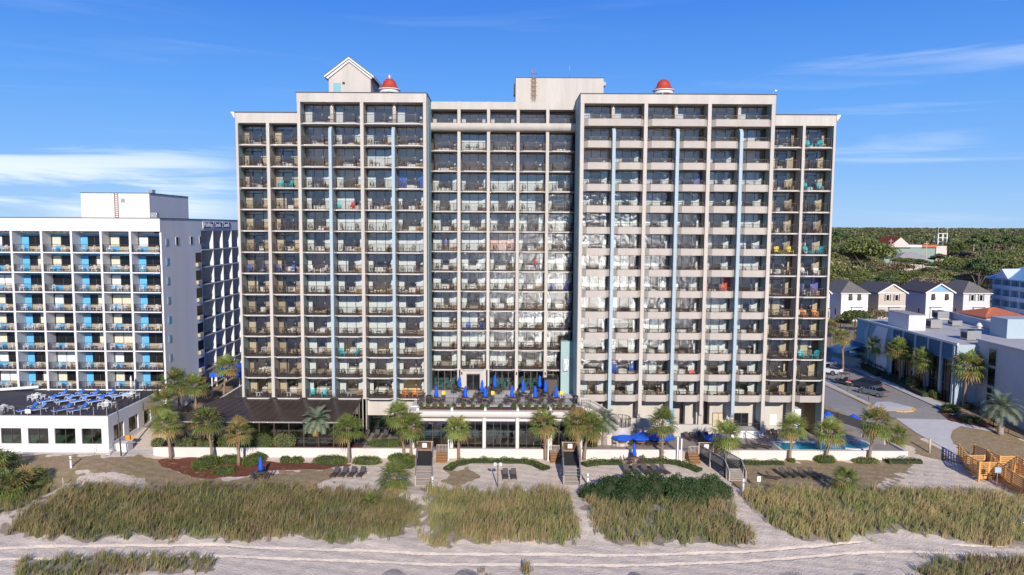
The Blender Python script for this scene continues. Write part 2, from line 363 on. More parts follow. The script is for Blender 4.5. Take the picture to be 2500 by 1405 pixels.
LAWN = [[(-60,1108),(100,1112),(280,1114),(392,1117),(400,1140),(470,1166),(560,1174),(650,1155),(760,1145),(830,1147),(825,1165),(770,1192),(700,1215),(430,1215),(330,1160),(200,1150),(150,1195),(-60,1290)],
 [(1780,1128),(2000,1125),(2232,1128),(2210,1150),(2170,1180),(2100,1205),(1830,1222),(1800,1190)],
 [(1090,1150),(1150,1140),(1180,1165),(1150,1182),(1085,1185)],[(1500,1135),(1560,1130),(1610,1135),(1560,1150)],
 [(2180,1030),(2290,1095),(2340,1130),(2240,1112),(2200,1070)],[(2330,1050),(2420,1050),(2520,1085),(2520,1160),(2330,1095),(2318,1070)]]
MULCH = [[(385,1122),(470,1117),(600,1121),(680,1129),(820,1131),(862,1135),(800,1146),(690,1148),(630,1150),(600,1162),(520,1170),(470,1167),(430,1150),(390,1138)]]
def nonuni(segs):
    a = []
    for s0, s1, st in segs: a += list(np.arange(s0, s1, st))
    return np.array(a+[segs[-1][1]])
gx = nonuni([(-9000,-1000,1000),(-1000,-200,100),(-200,-74,6),(-74,76,.25),(76,200,6),(200,1000,100),(1000,9000,1000)])
gy = nonuni([(28,52,2),(52,57,.3),(57,59,.1),(59,63,.05),(63,64.5,.1),(64.5,95,.25),(95,125,.6),(125,260,8),(260,1000,60),(1000,12000,1000)])
XX, YY = np.meshgrid(gx, gy); ZZ = T(XX, YY)
trk = np.zeros_like(ZZ); dense = (YY > 55) & (YY < 64.4)
for ln in ([(-60,1346),(0,1344),(300,1337),(560,1338),(1040,1356),(1500,1360),(1800,1354),(2050,1335),(2250,1330),(2560,1345)], [(-60,1372),(0,1370),(560,1362),(1040,1381),(1500,1384),(1800,1377),(2050,1357),(2250,1352),(2560,1365)]):
    w_ = [atZ(x, y, -1.3) for x, y in ln]; yc = np.interp(XX, [q[0] for q in w_], [q[1] for q in w_])+.06*np.sin(XX*.4)
    d = YY-yc; trk += np.where((d > 0) & (d < .5), -.17*(1-d/.45), 0)
ZZ = ZZ+trk*dense
rough = (YY > 52) & (YY < 64.5)
ZZ = ZZ+rough*.009*(np.sin(XX*5.1+3*np.sin(YY*2.3))*np.sin(YY*6.3+2*np.sin(XX*1.7)))
# zones: lawn, mulch, dune soil
pxx, pyy = proj(XX, YY, ZZ); jit = 14*np.sin(XX*1.9+2*np.sin(YY*1.3))+8*np.sin(XX*4.7+YY*3.1); jy = jit*.32
zone = np.zeros(XX.shape+(4,)); near = (YY < 100) & (YY > 50) & (np.abs(XX) < 76)
for p in LAWN: zone[..., 0] = np.maximum(zone[..., 0], near*inpoly(pxx+jit, pyy+jy, p))
for p in MULCH: zone[..., 1] = np.maximum(zone[..., 1], near*inpoly(pxx+jit*.3, pyy+jy*.2, p))
for p, _, _ in GRASS.values(): zone[..., 2] = np.maximum(zone[..., 2], near*inpoly(pxx+jit, pyy+jy*1.2, p))
zone[..., 0] = np.maximum(zone[..., 0], (YY > 94)*1.); zone[..., 3] = 1
def blur(a, n):
    for _ in range(n): a[1:-1, 1:-1] = (a[1:-1, 1:-1]*2+a[:-2, 1:-1]+a[2:, 1:-1]+a[1:-1, :-2]+a[1:-1, 2:])/6
    return a
for k in (0, 1, 2): zone[..., k] = blur(zone[..., k], 2)
ny, nx = XX.shape; me = bpy.data.meshes.new('ground')
me.vertices.add(nx*ny); me.vertices.foreach_set('co', np.stack([XX, YY, ZZ], -1).reshape(-1).astype(np.float32))
ii = np.arange(nx*ny).reshape(ny, nx); qd = np.stack([ii[:-1, :-1], ii[:-1, 1:], ii[1:, 1:], ii[1:, :-1]], -1).reshape(-1, 4); nq = len(qd)
me.loops.add(nq*4); me.loops.foreach_set('vertex_index', qd.reshape(-1).astype(np.int32)); me.polygons.add(nq)
me.polygons.foreach_set('loop_start', np.arange(0, nq*4, 4, dtype=np.int32)); me.polygons.foreach_set('use_smooth', np.ones(nq, bool)); me.update(calc_edges=True)
at = me.color_attributes.new('zone', 'FLOAT_COLOR', 'POINT'); at.data.foreach_set('color', zone.reshape(-1).astype(np.float32))
m = bpy.data.materials.new('ground_mat'); m.use_nodes = True; nt = m.node_tree; N = nt.nodes; L = nt.links; b = N['Principled BSDF']; b.inputs['Roughness'].default_value = .95; b.inputs['Specular IOR Level'].default_value = .15
tc = N.new('ShaderNodeTexCoord'); at = N.new('ShaderNodeAttribute'); at.attribute_name = 'zone'; sp = N.new('ShaderNodeSeparateColor'); L.new(at.outputs['Color'], sp.inputs[0])
def noise(sc, det=5, ro=.6, ysc=1.):
    mp = N.new('ShaderNodeMapping'); mp.inputs['Scale'].default_value = (1, ysc, 1); L.new(tc.outputs['Object'], mp.inputs[0])
    n = N.new('ShaderNodeTexNoise'); n.inputs['Scale'].default_value = sc; n.inputs['Detail'].default_value = det; n.inputs['Roughness'].default_value = ro; L.new(mp.outputs[0], n.inputs['Vector']); return n.outputs[0]
def mixc(f, a, bb):
    x = N.new('ShaderNodeMix'); x.data_type = 'RGBA'
    if isinstance(f, (int, float)): x.inputs[0].default_value = f
    else: L.new(f, x.inputs[0])
    for i, v in ((6, a), (7, bb)):
        if isinstance(v, tuple): x.inputs[i].default_value = rgb(v)
        else: L.new(v, x.inputs[i])
    return x.outputs[2]
nA = noise(.25); nB = noise(1.3, 6, .7, 1.1); nC = noise(7, 4, .7, 1.2); nD = noise(.6, 6, .75)
sand = mixc(mr(nB, .35, .65, 0, 1), (.68,.565,.44), (.79,.665,.53))
sand = mixc(mr(nC, .55, .75, 0, .3), sand, (.54,.44,.34))
lawn = mixc(mr(nA, .35, .6, 0, 1), (.31,.205,.115), (.27,.215,.095)); lawn = mixc(mr(nB, .3, .7, 0, .9), lawn, (.42,.31,.20)); lawn = mixc(mr(nC, .45, .75, 0, .5), lawn, (.14,.11,.055))
f = mth_f = None
def mm(op, a, bb):
    q = N.new('ShaderNodeMath'); q.operation = op; q.use_clamp = True
    for i, v in enumerate((a, bb)):
        if isinstance(v, (int, float)): q.inputs[i].default_value = v
        else: L.new(v, q.inputs[i])
    return q.outputs[0]
lf = mr(mm('ADD', sp.outputs[0], mm('SUBTRACT', nD, .5)), .42, .6, 0, .96); col = mixc(lf, sand, lawn)
df = mr(mm('ADD', sp.outputs[2], mm('MULTIPLY', mm('SUBTRACT', nD, .45), 1.)), .45, .7, 0, .8); col = mixc(df, col, mixc(nB, (.19,.14,.085), (.34,.27,.19)))
mf = mr(sp.outputs[1], .4, .6, 0, 1); col = mixc(mf, col, mixc(mr(nC, .3, .7, 0, 1), (.16,.055,.032), (.25,.095,.06)))
L.new(col, b.inputs['Base Color'])
bp = N.new('ShaderNodeBump'); bp.inputs['Strength'].default_value = .9; bp.inputs['Distance'].default_value = .11; nE = noise(4.5, 4, .65, 1.); L.new(nE, bp.inputs['Height']); L.new(bp.outputs[0], b.inputs['Normal'])
MATS['ground_mat'] = m; me.materials.append(m)
tag(link('ground', me), kind='structure')
def mr_reset(): pass
# sea behind the camera, shore to the horizon
sea = MB(); sea.box(-9000, 9000, -12000, 27, -4, -2.2, 'sea'); sea.build('sea', kind='structure')
# ------------------------------------------------------------------ dune grass
def polyarea_pts(poly, dens):
    W_ = [G(x, y)[:2] for x, y in poly]; xs = [p[0] for p in W_]; ys = [p[1] for p in W_]
    n = int((max(xs)-min(xs))*(max(ys)-min(ys))*dens); X = rng.uniform(min(xs), max(xs), n); Y = rng.uniform(min(ys), max(ys), n)
    z = T(X, Y); px, py = proj(X, Y, z); j = 10*np.sin(X*1.7+Y)+9*np.sin(X*3.9+2*Y)+rng.normal(0, 19, n)*(rng.random(n) < .6)
    k = inpoly(px+j, py+j*.35, poly); return X[k], Y[k], z[k]
def grass_mesh(name, poly, dens, ht, blades=9):
    X, Y, z = polyarea_pts(poly, dens)
    pn = np.sin(X*.42+1.7*np.sin(Y*.5))*np.sin(Y*.6+X*.15)+.5*np.sin(X*1.3+Y*2.1)
    keep = rng.random(len(X)) < np.clip(.83+.28*pn, .12, 1); X, Y, z, pn = X[keep], Y[keep], z[keep], pn[keep]
    n = len(X); bx = np.repeat(X, blades)+rng.normal(0, .13, n*blades); by = np.repeat(Y, blades)+rng.normal(0, .13, n*blades); bz = np.repeat(z, blades)-.05
    N_ = n*blades; h = ht*rng.uniform(.45, 1.15, N_)*np.repeat(rng.uniform(.7, 1.2, n)*(1+.12*pn), blades)
    tall = rng.random(N_) < .02; h = np.where(tall, ht*rng.uniform(1.3, 1.9, N_), h)
    a = rng.uniform(0, 2*np.pi, N_); lean = rng.uniform(.1, .6, N_)*h; wx = .22*h
    dx = np.cos(a)*lean*.6+wx; dy = np.sin(a)*lean*.6
    wdt = rng.uniform(.014, .03, N_); b_ = rng.uniform(-.6, .6, N_); ux = np.cos(b_)*wdt; uy = np.sin(b_)*wdt
    p0 = np.stack([bx, by, bz], 1); p1 = p0+np.stack([dx*.3, dy*.3, h*.62], 1); p2 = p0+np.stack([dx, dy, h*rng.uniform(.75, 1., N_)], 1); u = np.stack([ux, uy, 0*ux], 1)
    q1 = np.stack([p0-u, p0+u, p1+u*.8, p1-u*.8], 1); q2 = np.stack([p1-u*.8, p1+u*.8, p2+u*.25, p2-u*.25], 1)
    patch = np.repeat(pn+rng.normal(0, .5, n), blades)+rng.normal(0, .35, N_); mi = np.where((patch > .9) | tall, 1, np.where(patch > -.1, 2, 0))
    return quads(name, np.concatenate([q1, q2]), ['grass_green', 'grass_straw', 'grass_olive'], np.concatenate([mi, mi]))
GL = {'leftmost': 'dune grass behind the palmettos at the left edge of the photo', 'left': 'wide bank of tall green and straw dune grass left of the first boardwalk',
 'centre': 'square block of dune grass between the two middle boardwalks', 'right centre': 'straw dune grass below the big dark green shrubs',
 'right': 'long bank of dune grass on the right below the timber ramp', 'near left': 'small island of dune grass at the bottom left of the beach', 'near right': 'dune grass tuft in the bottom right corner of the beach'}
for k, (poly, dens, ht) in GRASS.items():
    tag(link('dune_grass', grass_mesh('dune_grass', poly, dens, ht)), GL[k], 'dune grass', kind='stuff')
# sparse wisps at the patch edges and on the lawn
wm = []
for k, p in (('a', [(120,1135),(420,1125),(600,1180),(830,1150),(820,1185),(250,1200),(120,1180)]), ('b', [(1790,1135),(2230,1125),(2300,1180),(2150,1200),(1830,1215)])):
    tag(link('lawn_grass', grass_mesh('lawn_grass', p, 2.2, .16, 8)), 'short brown lawn grass '+('left of the boardwalks' if k == 'a' else 'around the loungers on the right'), 'grass', kind='stuff')
tag(link('dune_grass', grass_mesh('dune_grass', [(1160,1390),(1185,1380),(1200,1400),(1180,1415)], 6, .6)), 'thin wisp of beach grass at the bottom edge, left of two', 'dune grass', kind='stuff')
tag(link('dune_grass', grass_mesh('dune_grass', [(1262,1395),(1300,1385),(1312,1400),(1290,1415)], 8, .8)), 'thin wisp of beach grass at the bottom edge, right of two', 'dune grass', kind='stuff')
# ------------------------------------------------------------------ hotel
FH = 2.745; Z0 = 38.40; FY = 93.0; CW = 3.6; GY = 1.9
hotel = thing('hotel_building', (0, FY, 0), 'tall cream high-rise hotel with tiers of balconies, blue fins and red domes', 'hotel')
def outline(w, deep=GY, l=1, r=1, e=-.3):
    p = [(0, deep)]
    p += [(0, .25), (.5, e)] if l else [(0, e)]
    p += [(w-.5, e), (w, .25)] if r else [(w, e)]
    return p+[(w, deep)]
def railing(w, zb, zt, l=1, r=1, sp=.135, e=-.3, m='rail', deep=GY):
    b = MB(); o = outline(w, deep, l, r, e); ins = [(min(max(x, .05), w-.05), y+(.07 if y < 1 else 0)) for x, y in o]
    for i in range(len(ins)-1):
        p, q = ins[i], ins[i+1]; d = math.hypot(q[0]-p[0], q[1]-p[1])
        if d < .05 or (deep == GY and p[0] == q[0]): continue
        b.beam((p[0], p[1], zt), (q[0], q[1], zt), .06, .05, m); b.beam((p[0], p[1], zb+.05), (q[0], q[1], zb+.05), .035, .035, m)
        n = max(2, int(d/sp))
        for k in range(n+1):
            t = k/n; x = p[0]+(q[0]-p[0])*t; y = p[1]+(q[1]-p[1])*t; s = .03 if k in (0, n) else .016
            b.mesh([(x-s, y, zb), (x+s, y, zb), (x+s, y, zt), (x-s, y, zt), (x, y-s, zb), (x, y+s, zb), (x, y+s, zt), (x, y-s, zt)], [(0, 1, 2, 3), (4, 5, 6, 7)], m)
    return b
def slabmb(w, l=1, r=1):
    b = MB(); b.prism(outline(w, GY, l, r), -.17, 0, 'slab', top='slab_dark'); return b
def parapet(w, z0=-.22, z1=.66, e=-.38):
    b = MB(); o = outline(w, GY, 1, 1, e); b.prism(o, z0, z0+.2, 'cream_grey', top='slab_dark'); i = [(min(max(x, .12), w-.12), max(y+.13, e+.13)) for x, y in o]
    for k in range(len(o)-1):
        p, q, pi, qi = o[k], o[k+1], i[k], i[k+1]
        if k in (0, len(o)-2): continue
        vs = [(p[0], p[1], z0+.2), (q[0], q[1], z0+.2), (qi[0], qi[1], z0+.2), (pi[0], pi[1], z0+.2)]; vs += [(a, c, z1) for a, c, _ in vs]
        b.mesh(vs, [(0,1,5,4),(1,2,6,5),(2,3,7,6),(3,0,4,7),(4,5,6,7)], 'cream_grey')
    return b
def winframe(w, h=2.5, nm=3, bar=.055, m='frame', wing=0):
    b = MB(); y0, y1 = GY-.03, GY+.05
    b.box(.02, w-.02, y0, y1, h-.09, h+.04, m); b.box(.02, w-.02, y0, y1, 0, .07, m); b.box(.02, .08, y0, y1, .07, h-.09, m); b.box(w-.08, w-.02, y0, y1, .07, h-.09, m)
    for k in range(1, nm): b.box(w*k/nm-bar/2, w*k/nm+bar/2, y0, y1, .07, h-.09, m)
    b.box(w*(nm-1)/nm-.12, w*(nm-1)/nm-.04, y0-.03, y0-.003, 1.3, 1.4, 'linen')
    if wing: b.box(.08, w*2/3-.03, y0+.005, y1-.005, 2.02, 2.1, m); b.box(w/3-.16, w/3-.05, y0-.01, y1, .07, 2.0, m)
    return b
def pane(w, h=2.5, m='glass', y=GY+.02):
    b = MB(); b.face([(.08, y, .07), (w-.08, y, .07), (w-.08, y, h-.09), (.08, y, h-.09)], m); return b
def curtain(x0, x1, h, m, y=GY+.22):
    b = MB(); n = max(2, int((x1-x0)/.11)); v = []
    for i in range(n+1):
        x = x0+(x1-x0)*i/n; yy = y+(.05 if i % 2 else 0); v += [(x, yy, .06), (x, yy, h-.12)]
    b.mesh(v, [(2*i, 2*i+2, 2*i+3, 2*i+1) for i in range(n)], m, False); return b
def acbox(w, m='ac_tan'):
    b = MB(); b.box(w-1.12, w-.14, GY-.3, GY-.04, .04, .58, m)
    for k in range(5): b.box(w-1.08, w-.18, GY-.312, GY-.3, .1+k*.09, .14+k*.09, 'bronze')
    return b
def room(w, h, m, bed, d=4.2):
    b = MB(); y0, y1 = GY+.4, GY+d
    b.box(-.14, w+.14, y1, y1+.12, 0, h, m)
    b.face([(-.02, GY+.06, 0), (-.02, y1, 0), (-.02, y1, h), (-.02, GY+.06, h)], m); b.face([(w+.02, y1, 0), (w+.02, GY+.06, 0), (w+.02, GY+.06, h), (w+.02, y1, h)], m)
    b.face([(0, GY+.06, .01), (w, GY+.06, .01), (w, y1, .01), (0, y1, .01)], 'room_beige')
    b.face([(0, GY+.06, h-.01), (0, y1, h-.01), (w, y1, h-.01), (w, GY+.06, h-.01)], 'linen')
    if bed: b.box(.5+bed*.2, 2.2+bed*.2, y0+.9, y0+2.6, .05, .6, 'linen'); b.box(.4+bed*.2, 2.3+bed*.2, y1-.12, y1-.04, .05, 1.25, 'room_dark')
    b.box(w-.9, w-.3, y0+.6, y0+1.1, .02, .7, 'room_dark'); b.cbox((w-.6, y0+.85, 1.15), (.3, .3, .3), 'linen')
    return b
CURT = []   # shared curtain meshes by (x0,x1,mat)
CM = {}
def cmesh(x0, x1, m):
    k = (round(x0, 1), round(x1, 1), m)
    if k not in CM: mb = curtain(k[0], k[1], 2.5, m); CM[k] = (mb, mb.data('curtain'))
    return CM[k]
FRT, FRW = winframe(CW), winframe(CW, wing=1); PN = pane(CW); AC = acbox(CW)
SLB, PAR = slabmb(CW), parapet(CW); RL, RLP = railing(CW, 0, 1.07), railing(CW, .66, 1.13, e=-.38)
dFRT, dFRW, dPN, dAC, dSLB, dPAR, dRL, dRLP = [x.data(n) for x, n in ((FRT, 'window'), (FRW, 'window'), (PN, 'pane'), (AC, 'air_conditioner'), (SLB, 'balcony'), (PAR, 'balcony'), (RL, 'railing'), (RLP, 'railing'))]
restB, restW, rooms = MB(), MB(), MB()
cells = []   # section, column, row, x, front y, floor z
xs_LW = [-33.85, -29.85]; xs_LT = [-25.84+k*(CW+.428) for k in range(4)]; xs_C = [-9.75+k*(CW+.425) for k in range(5)]
xs_RT = [9.95+.464+k*(CW+.464) for k in range(6)]; xs_RW = [34.8, 38.75]
for sec, xs, fy, ks in (('LW', xs_LW, FY, range(13)), ('LT', xs_LT, FY, range(13)), ('C', xs_C, FY+6, range(12)), ('RT', xs_RT, FY, range(13)), ('RW', xs_RW, FY, range(13))):
    for k in ks:
        for c, x in enumerate(xs): cells.append((sec, c, k, x, fy, Z0-FH*k))
SPC = {('LT', 3, 2): 'curtain_blue', ('RT', 3, 2): 'curtain_violet', ('RT', 1, 11): 'curtain_blue', ('RT', 4, 7): 'curtain_red', ('C', 2, 5): 'curtain_pink', ('RW', 1, 7): 'curtain_violet'}
nLTb = 0
def windows(sec, c, k, x, fy, z, indiv, rs):
    wing = sec in ('LW', 'RW'); cm = SPC.get((sec, c, k)) or ('curtain_beige' if wing and rs.random() < .75 else 'curtain_tan' if wing else 'curtain')
    upper = k <= 1 and not wing
    op = rs.choice([0, 0, 0, 1, 1, 2, 3, 4]) if not upper else rs.choice([0, 3, 3, 3, 2])
    t = rs.uniform(.5, 1.25); u = rs.uniform(.4, 1.2)
    if op == 0: cs = [(.1, .1+t), (3.5-u, 3.5)]
    elif op == 1: cs = [(.1, .1+t*1.2), (2.3, 3.5)]
    elif op == 2: cs = [(.1, 2.3)] if rs.random() < .5 else [(.1, 3.5)]
    elif op == 3: cs = []if upper else [(.1, .6), (3.1, 3.5)]
    else: cs = [(.1, 3.5)] if not wing else [(.1, 1.2), (2.4, 3.5)]
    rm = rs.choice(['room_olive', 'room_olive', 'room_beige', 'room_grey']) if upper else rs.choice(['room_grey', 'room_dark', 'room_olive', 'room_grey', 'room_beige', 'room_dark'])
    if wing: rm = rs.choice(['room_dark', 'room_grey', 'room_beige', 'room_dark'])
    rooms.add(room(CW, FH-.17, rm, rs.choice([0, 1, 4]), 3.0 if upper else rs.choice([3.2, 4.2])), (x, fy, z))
    hasac = rs.random() < .75
    if indiv:
        w = link('window', dFRW if wing else dFRT, hotel, (x, fy-FY, z)); link('pane', dPN, w)
        for a, b in cs: link('curtain', cmesh(a, b, cm)[1], w)
        if hasac: link('air_conditioner', dAC, w)
    else:
        restW.add(FRW if wing else FRT, (x, fy, z)); restW.add(PN, (x, fy, z))
        for a, b in cs: restW.add(cmesh(a, b, cm)[0], (x, fy, z))
        if hasac: restW.add(AC, (x, fy, z))
nb = nw = 0
order = sorted(cells, key=lambda q: ({'LT': 0, 'RT': 1, 'RW': 2, 'LW': 3, 'C': 4}[q[0]], q[2]))
for q in order:
    sec, c, k, x, fy, z = q; rs = random.Random(hash((sec == 'RT', sec == 'C', sec == 'LW', sec == 'RW', c, k)) % 99991)
    indiv = (sec == 'LT') or (sec == 'RT' and nw < 96)
    if sec == 'RT' and indiv: pass
    windows(sec, c, k, x, fy, z, indiv, rs); nw += indiv
    par = sec == 'RT' or (sec == 'RW' and k == 12)
    if (sec == 'RT') or (sec == 'LT' and k >= 9 and nb < 96) or (sec == 'RW' and k == 12):
        if nb < 95:
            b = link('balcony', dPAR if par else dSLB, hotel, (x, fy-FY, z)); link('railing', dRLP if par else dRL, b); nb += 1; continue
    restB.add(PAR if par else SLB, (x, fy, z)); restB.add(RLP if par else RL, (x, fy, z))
# top-floor wide balconies
zt = Z0+FH
def wide(x0, x1, par, nm=6):
    w = x1-x0; b = (parapet(w) if par else slabmb(w)).build('balcony', hotel, (x0, 0, zt)); (railing(w, .66, 1.13, e=-.38) if par else railing(w, 0, 1.07)).build('railing', b)
    h = 2.55
    for s in (0, 1):
        xx = 0 if s == 0 else w/2+.2; ww = w/2-.2
        f = winframe(ww, h).build('window', hotel, (x0+xx, 0, zt)); pane(ww, h).build('pane', f)
        if random.random() < .4: curtain(.1, 1., h, 'curtain').build('curtain', f)
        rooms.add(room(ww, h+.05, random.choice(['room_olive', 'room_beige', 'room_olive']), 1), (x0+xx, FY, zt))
    cb = MB(); cb.box(w/2-.2, w/2+.2, .9, GY+.3, 0, h+.1, 'cream_in'); cb.cbox((w/2, .85, 2.2), (.14, .12, .3), 'linen'); cb.build('column', hotel, (x0, 0, zt))
for k in range(2): wide(xs_LT[2*k], xs_LT[2*k]+2*CW+.428, False)
for k in range(3): wide(xs_RT[2*k], xs_RT[2*k]+2*CW+.464, True)
# centre top floor
for c, x in enumerate(xs_C):
    f = winframe(CW, 2.1).build('window', hotel, (x, 6, zt+.35)); pane(CW, 2.1).build('pane', f)
    if c < 3:
        curtain(.1, .6, 2.1, 'curtain').build('curtain', f); curtain(2.9, 3.5, 2.1, 'curtain').build('curtain', f)
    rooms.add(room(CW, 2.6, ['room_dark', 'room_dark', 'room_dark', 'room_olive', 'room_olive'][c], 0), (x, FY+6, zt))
    mb = MB(); mb.prism([(x-.05, FY+5.9), (x+CW+.05, FY+5.9), (x+CW+.05, FY+6.6), (x-.05, FY+6.6)], zt+2.75, zt+3.75, 'cream')
    mb.build('parapet', hotel, world=True)
    rb = railing(CW, .9, 1.55, 0, 0, e=0, deep=.3); rb.build('railing', hotel, (x, 5.8, zt))
band = MB(); prof = []
n_ = 10; cs = [(FY+5.35+.75*(1-math.cos(R(90)*t/n_)), zt+.55-.75*math.sin(R(90)*t/n_)) for t in range(n_+1)]
yz = [(FY+6.9, zt+.85), (FY+5.35, zt+.85)]+cs+[(FY+6.9, zt-.2)]
def extx(b, x0, x1, yz, m, smooth=False):
    n = len(yz); vs = [(x0, y, z) for y, z in yz]+[(x1, y, z) for y, z in yz]
    b.mesh(vs, [(i, n+i, n+(i+1) % n, (i+1) % n) for i in range(n)]+[tuple(range(n)), tuple(range(2*n-1, n-1, -1))], m, smooth)
extx(band, -9.72, 9.92, yz, 'cream'); band.build('parapet', hotel, world=True)
restB.build('balcony', hotel, world=True, kind='stuff'); restW.build('window', hotel, world=True, kind='stuff'); rooms.build('room', hotel, world=True, kind='stuff')
# piers, fins and walls
def pier(x0, x1, z0, z1, fy=FY, inner='cream_in', front='cream', d=GY):  # inner sides default to a darker cream, their shade put into the colour
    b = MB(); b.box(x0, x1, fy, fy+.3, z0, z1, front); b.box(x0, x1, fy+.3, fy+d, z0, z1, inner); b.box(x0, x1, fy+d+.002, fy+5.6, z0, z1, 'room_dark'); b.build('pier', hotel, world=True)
RWT, RTT = 41.1, 43.78
pier(-34.15, -33.85, 0, RWT, inner='teal'); pier(-30.25, -29.85, 0, RWT)
pier(-26.25, -25.84, 0, RTT, inner='teal'); pier(xs_LT[1]+CW, xs_LT[2], 0, RTT); pier(xs_LT[3]+CW, -9.75, 5.2, RTT, inner='teal')
pier(9.95, xs_RT[0], 3.2, RTT)
for c in (1, 3): pier(xs_RT[c]+CW, xs_RT[c+1], 3.4, RTT)
pier(xs_RT[5]+CW, 34.8, 0, RTT, inner='teal'); pier(38.4, 38.75, 0, RWT); pier(42.35, 42.62, 0, RWT, inner='teal')
for c in (1, 3):
    b = MB(); b.box(xs_RT[c]+CW+.05, xs_RT[c+1]-.05, FY+.55, FY+1.2, 0, 3.4, 'cream'); b.build('column', hotel, world=True)
for c in range(4): pier(xs_C[c]+CW, xs_C[c+1], 5.16, zt+3.8, fy=FY+6, d=GY)
def fin(x0, x1, zb):
    zt_ = Z0+FH-.42; pts = [(FY+GY, zb+.3), (FY+GY, zt_)]
    for t in range(7): a = R(90)*t/6; pts.append((FY+.45-.8*math.sin(a)+.0, zt_-.9+.9*math.cos(a)))
    for t in range(1, 7): a = R(90)*t/6; pts.append((FY+.75-1.1*math.cos(a), zb+1.1-1.1*math.sin(a)))
    b = MB(); extx(b, x0+.02, x1-.02, pts, 'blue_fin'); b.build('fin', hotel, world=True)
for c in (0, 2):
    fin(xs_LT[c]+CW, xs_LT[c+1], 3.0 if c else 5.3)
for c in (0, 2, 4): fin(xs_RT[c]+CW, xs_RT[c+1], 2.9)
def wall(x0, x1, y0, y1, z0, z1, m='cream', name='wall'): b = MB(); b.box(x0, x1, y0, y1, z0, z1, m); return b.build(name, hotel, world=True)
wall(-34.15, -26.25, FY, FY+17, RWT, 42.4); wall(-26.27, -9.73, FY-.02, FY+17, RTT, 44.92); wall(9.93, 34.82, FY-.02, FY+17, RTT, 44.95); wall(34.82, 42.62, FY, FY+17, RWT, 42.45)
for x0, x1, z in ((-34.25, -26.2, 42.4), (-26.35, -9.65, 44.92), (9.85, 34.9, 44.95), (34.9, 42.72, 42.45)):
    b = MB(); b.box(x0, x1, FY-.1, FY+17.1, z, z+.09, 'roof_dark'); b.build('roof_edge', hotel, world=True)
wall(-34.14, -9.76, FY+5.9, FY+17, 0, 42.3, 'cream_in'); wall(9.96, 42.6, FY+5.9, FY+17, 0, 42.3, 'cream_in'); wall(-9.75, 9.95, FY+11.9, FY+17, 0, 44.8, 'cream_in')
wall(-34.16, -33.86, FY+5.6, FY+16.9, 0, 41.1); wall(42.36, 42.625, FY+5.6, FY+16.9, 0, 41.1)
for x0, x1 in ((-34.16, -33.86), (42.36, 42.625)): pass
wall(-9.752, -9.70, FY+1.9, FY+6.0, 5.16, 44.9, 'teal'); wall(9.90, 9.952, FY+.3, FY+6.0, 5.16, 44.9, 'teal')
wall(-10.19, -9.76, FY+1.9, FY+12, 5.2, 43.78, 'teal'); wall(9.96, 10.4, FY+.3, FY+12, 3.2, 43.78, 'teal')
b = MB(); b.box(-9.7, 9.9, FY+6.3, FY+12, zt+2.75, zt+3.6, 'cream_in'); b.build('roof', hotel, world=True)
b = MB()
for x, s in ((-34.2, -1), (42.65, 1)):
    for i, (e, h) in enumerate(((.15, .25), (.3, .2), (.45, .25))): b.box(x-(e if s < 0 else 0), x+(e if s > 0 else 0), FY-.1, FY+1, 41.75+i*.24, 41.98+i*.24, 'white_paint')
b.build('cornice', hotel, world=True)
# lower levels
wall(-34.1, -18.3, FY+.6, FY+2, 0, 5.3, 'cream_in'); wall(-17.87, -10.3, FY+.9, FY+2, 2.9, 5.3)
b = MB(); b.box(-17.8, -10.3, FY+2.0, FY+2.1, 0, 2.9, 'trim_black'); w = b.build('window', hotel, world=True)
b = MB(); b.face([(-17.8, FY+1.4, .3), (-10.3, FY+1.4, .3), (-10.3, FY+1.4, 2.9), (-17.8, FY+1.4, 2.9)], 'glass_teal'); b.build('pane', w)
w.children[0].location = (0, 0, 0)
wall(-18.3, -17.87, FY, FY+1.9, 0, 5.3)
wall(-10.3, -9.75, FY, FY+1.9, 0, 5.2)
LB = FY+2.3
wall(10.0, 22.6, LB, LB+1, 0, 5.2); wall(22.6, 24.9, LB+2, LB+3, 0, 5.2, 'cream_in'); wall(24.9, 26.4, LB, LB+1, 0, 5.2); wall(26.4, 28.2, LB+2, LB+3, 0, 5.2, 'room_grey'); wall(28.2, 38.4, LB, LB+1, 0, 5.2)
wall(38.4, 42.3, LB+4, LB+5, 0, 5.2, 'room_dark'); wall(38.6, 40.0, FY+.9, FY+6, 0, 4., 'stucco_shade')
wall(14.0, 21.9, FY+.9, FY+1.3, .3, 2.6); wall(21.9, 28.1, FY+.6, FY+1.0, .3, 1.9)
b = MB(); b.box(22.9, 23.9, LB+1.9, LB+1.97, .3, 4., 'door_blue'); b.build('door', hotel, world=True)
for x0, x1, z0, z1, m in ((28.6, 30.2, 1.2, 3.1, 'curtain_beige'), (31.5, 33.5, 1.2, 3.1, 'black_glass')):
    b = MB(); b.box(x0, x1, LB-.04, LB-.01, z0, z1, 'bronze'); b.box(x0+.08, x1-.08, LB-.07, LB-.043, z0+.08, z1-.08, m); b.box((x0+x1)/2-.03, (x0+x1)/2+.03, LB-.1, LB-.072, z0, z1, 'bronze'); b.build('window', hotel, world=True)
b = MB(); b.box(30.5, 34.3, FY-.1, FY+2.2, .3, 1.3, 'white_paint'); b.build('wall', hotel, world=True)
rb = railing(3.8, 0, 1.0, 0, 0, e=0, deep=2.2); rb.build('railing', hotel, (30.5, -.05, 1.3))
b = MB(); b.box(36.4, 37.3, LB-.05, LB-.01, 1.5, 2.9, 'sign_white'); b.build('sign_panel', hotel, world=True)
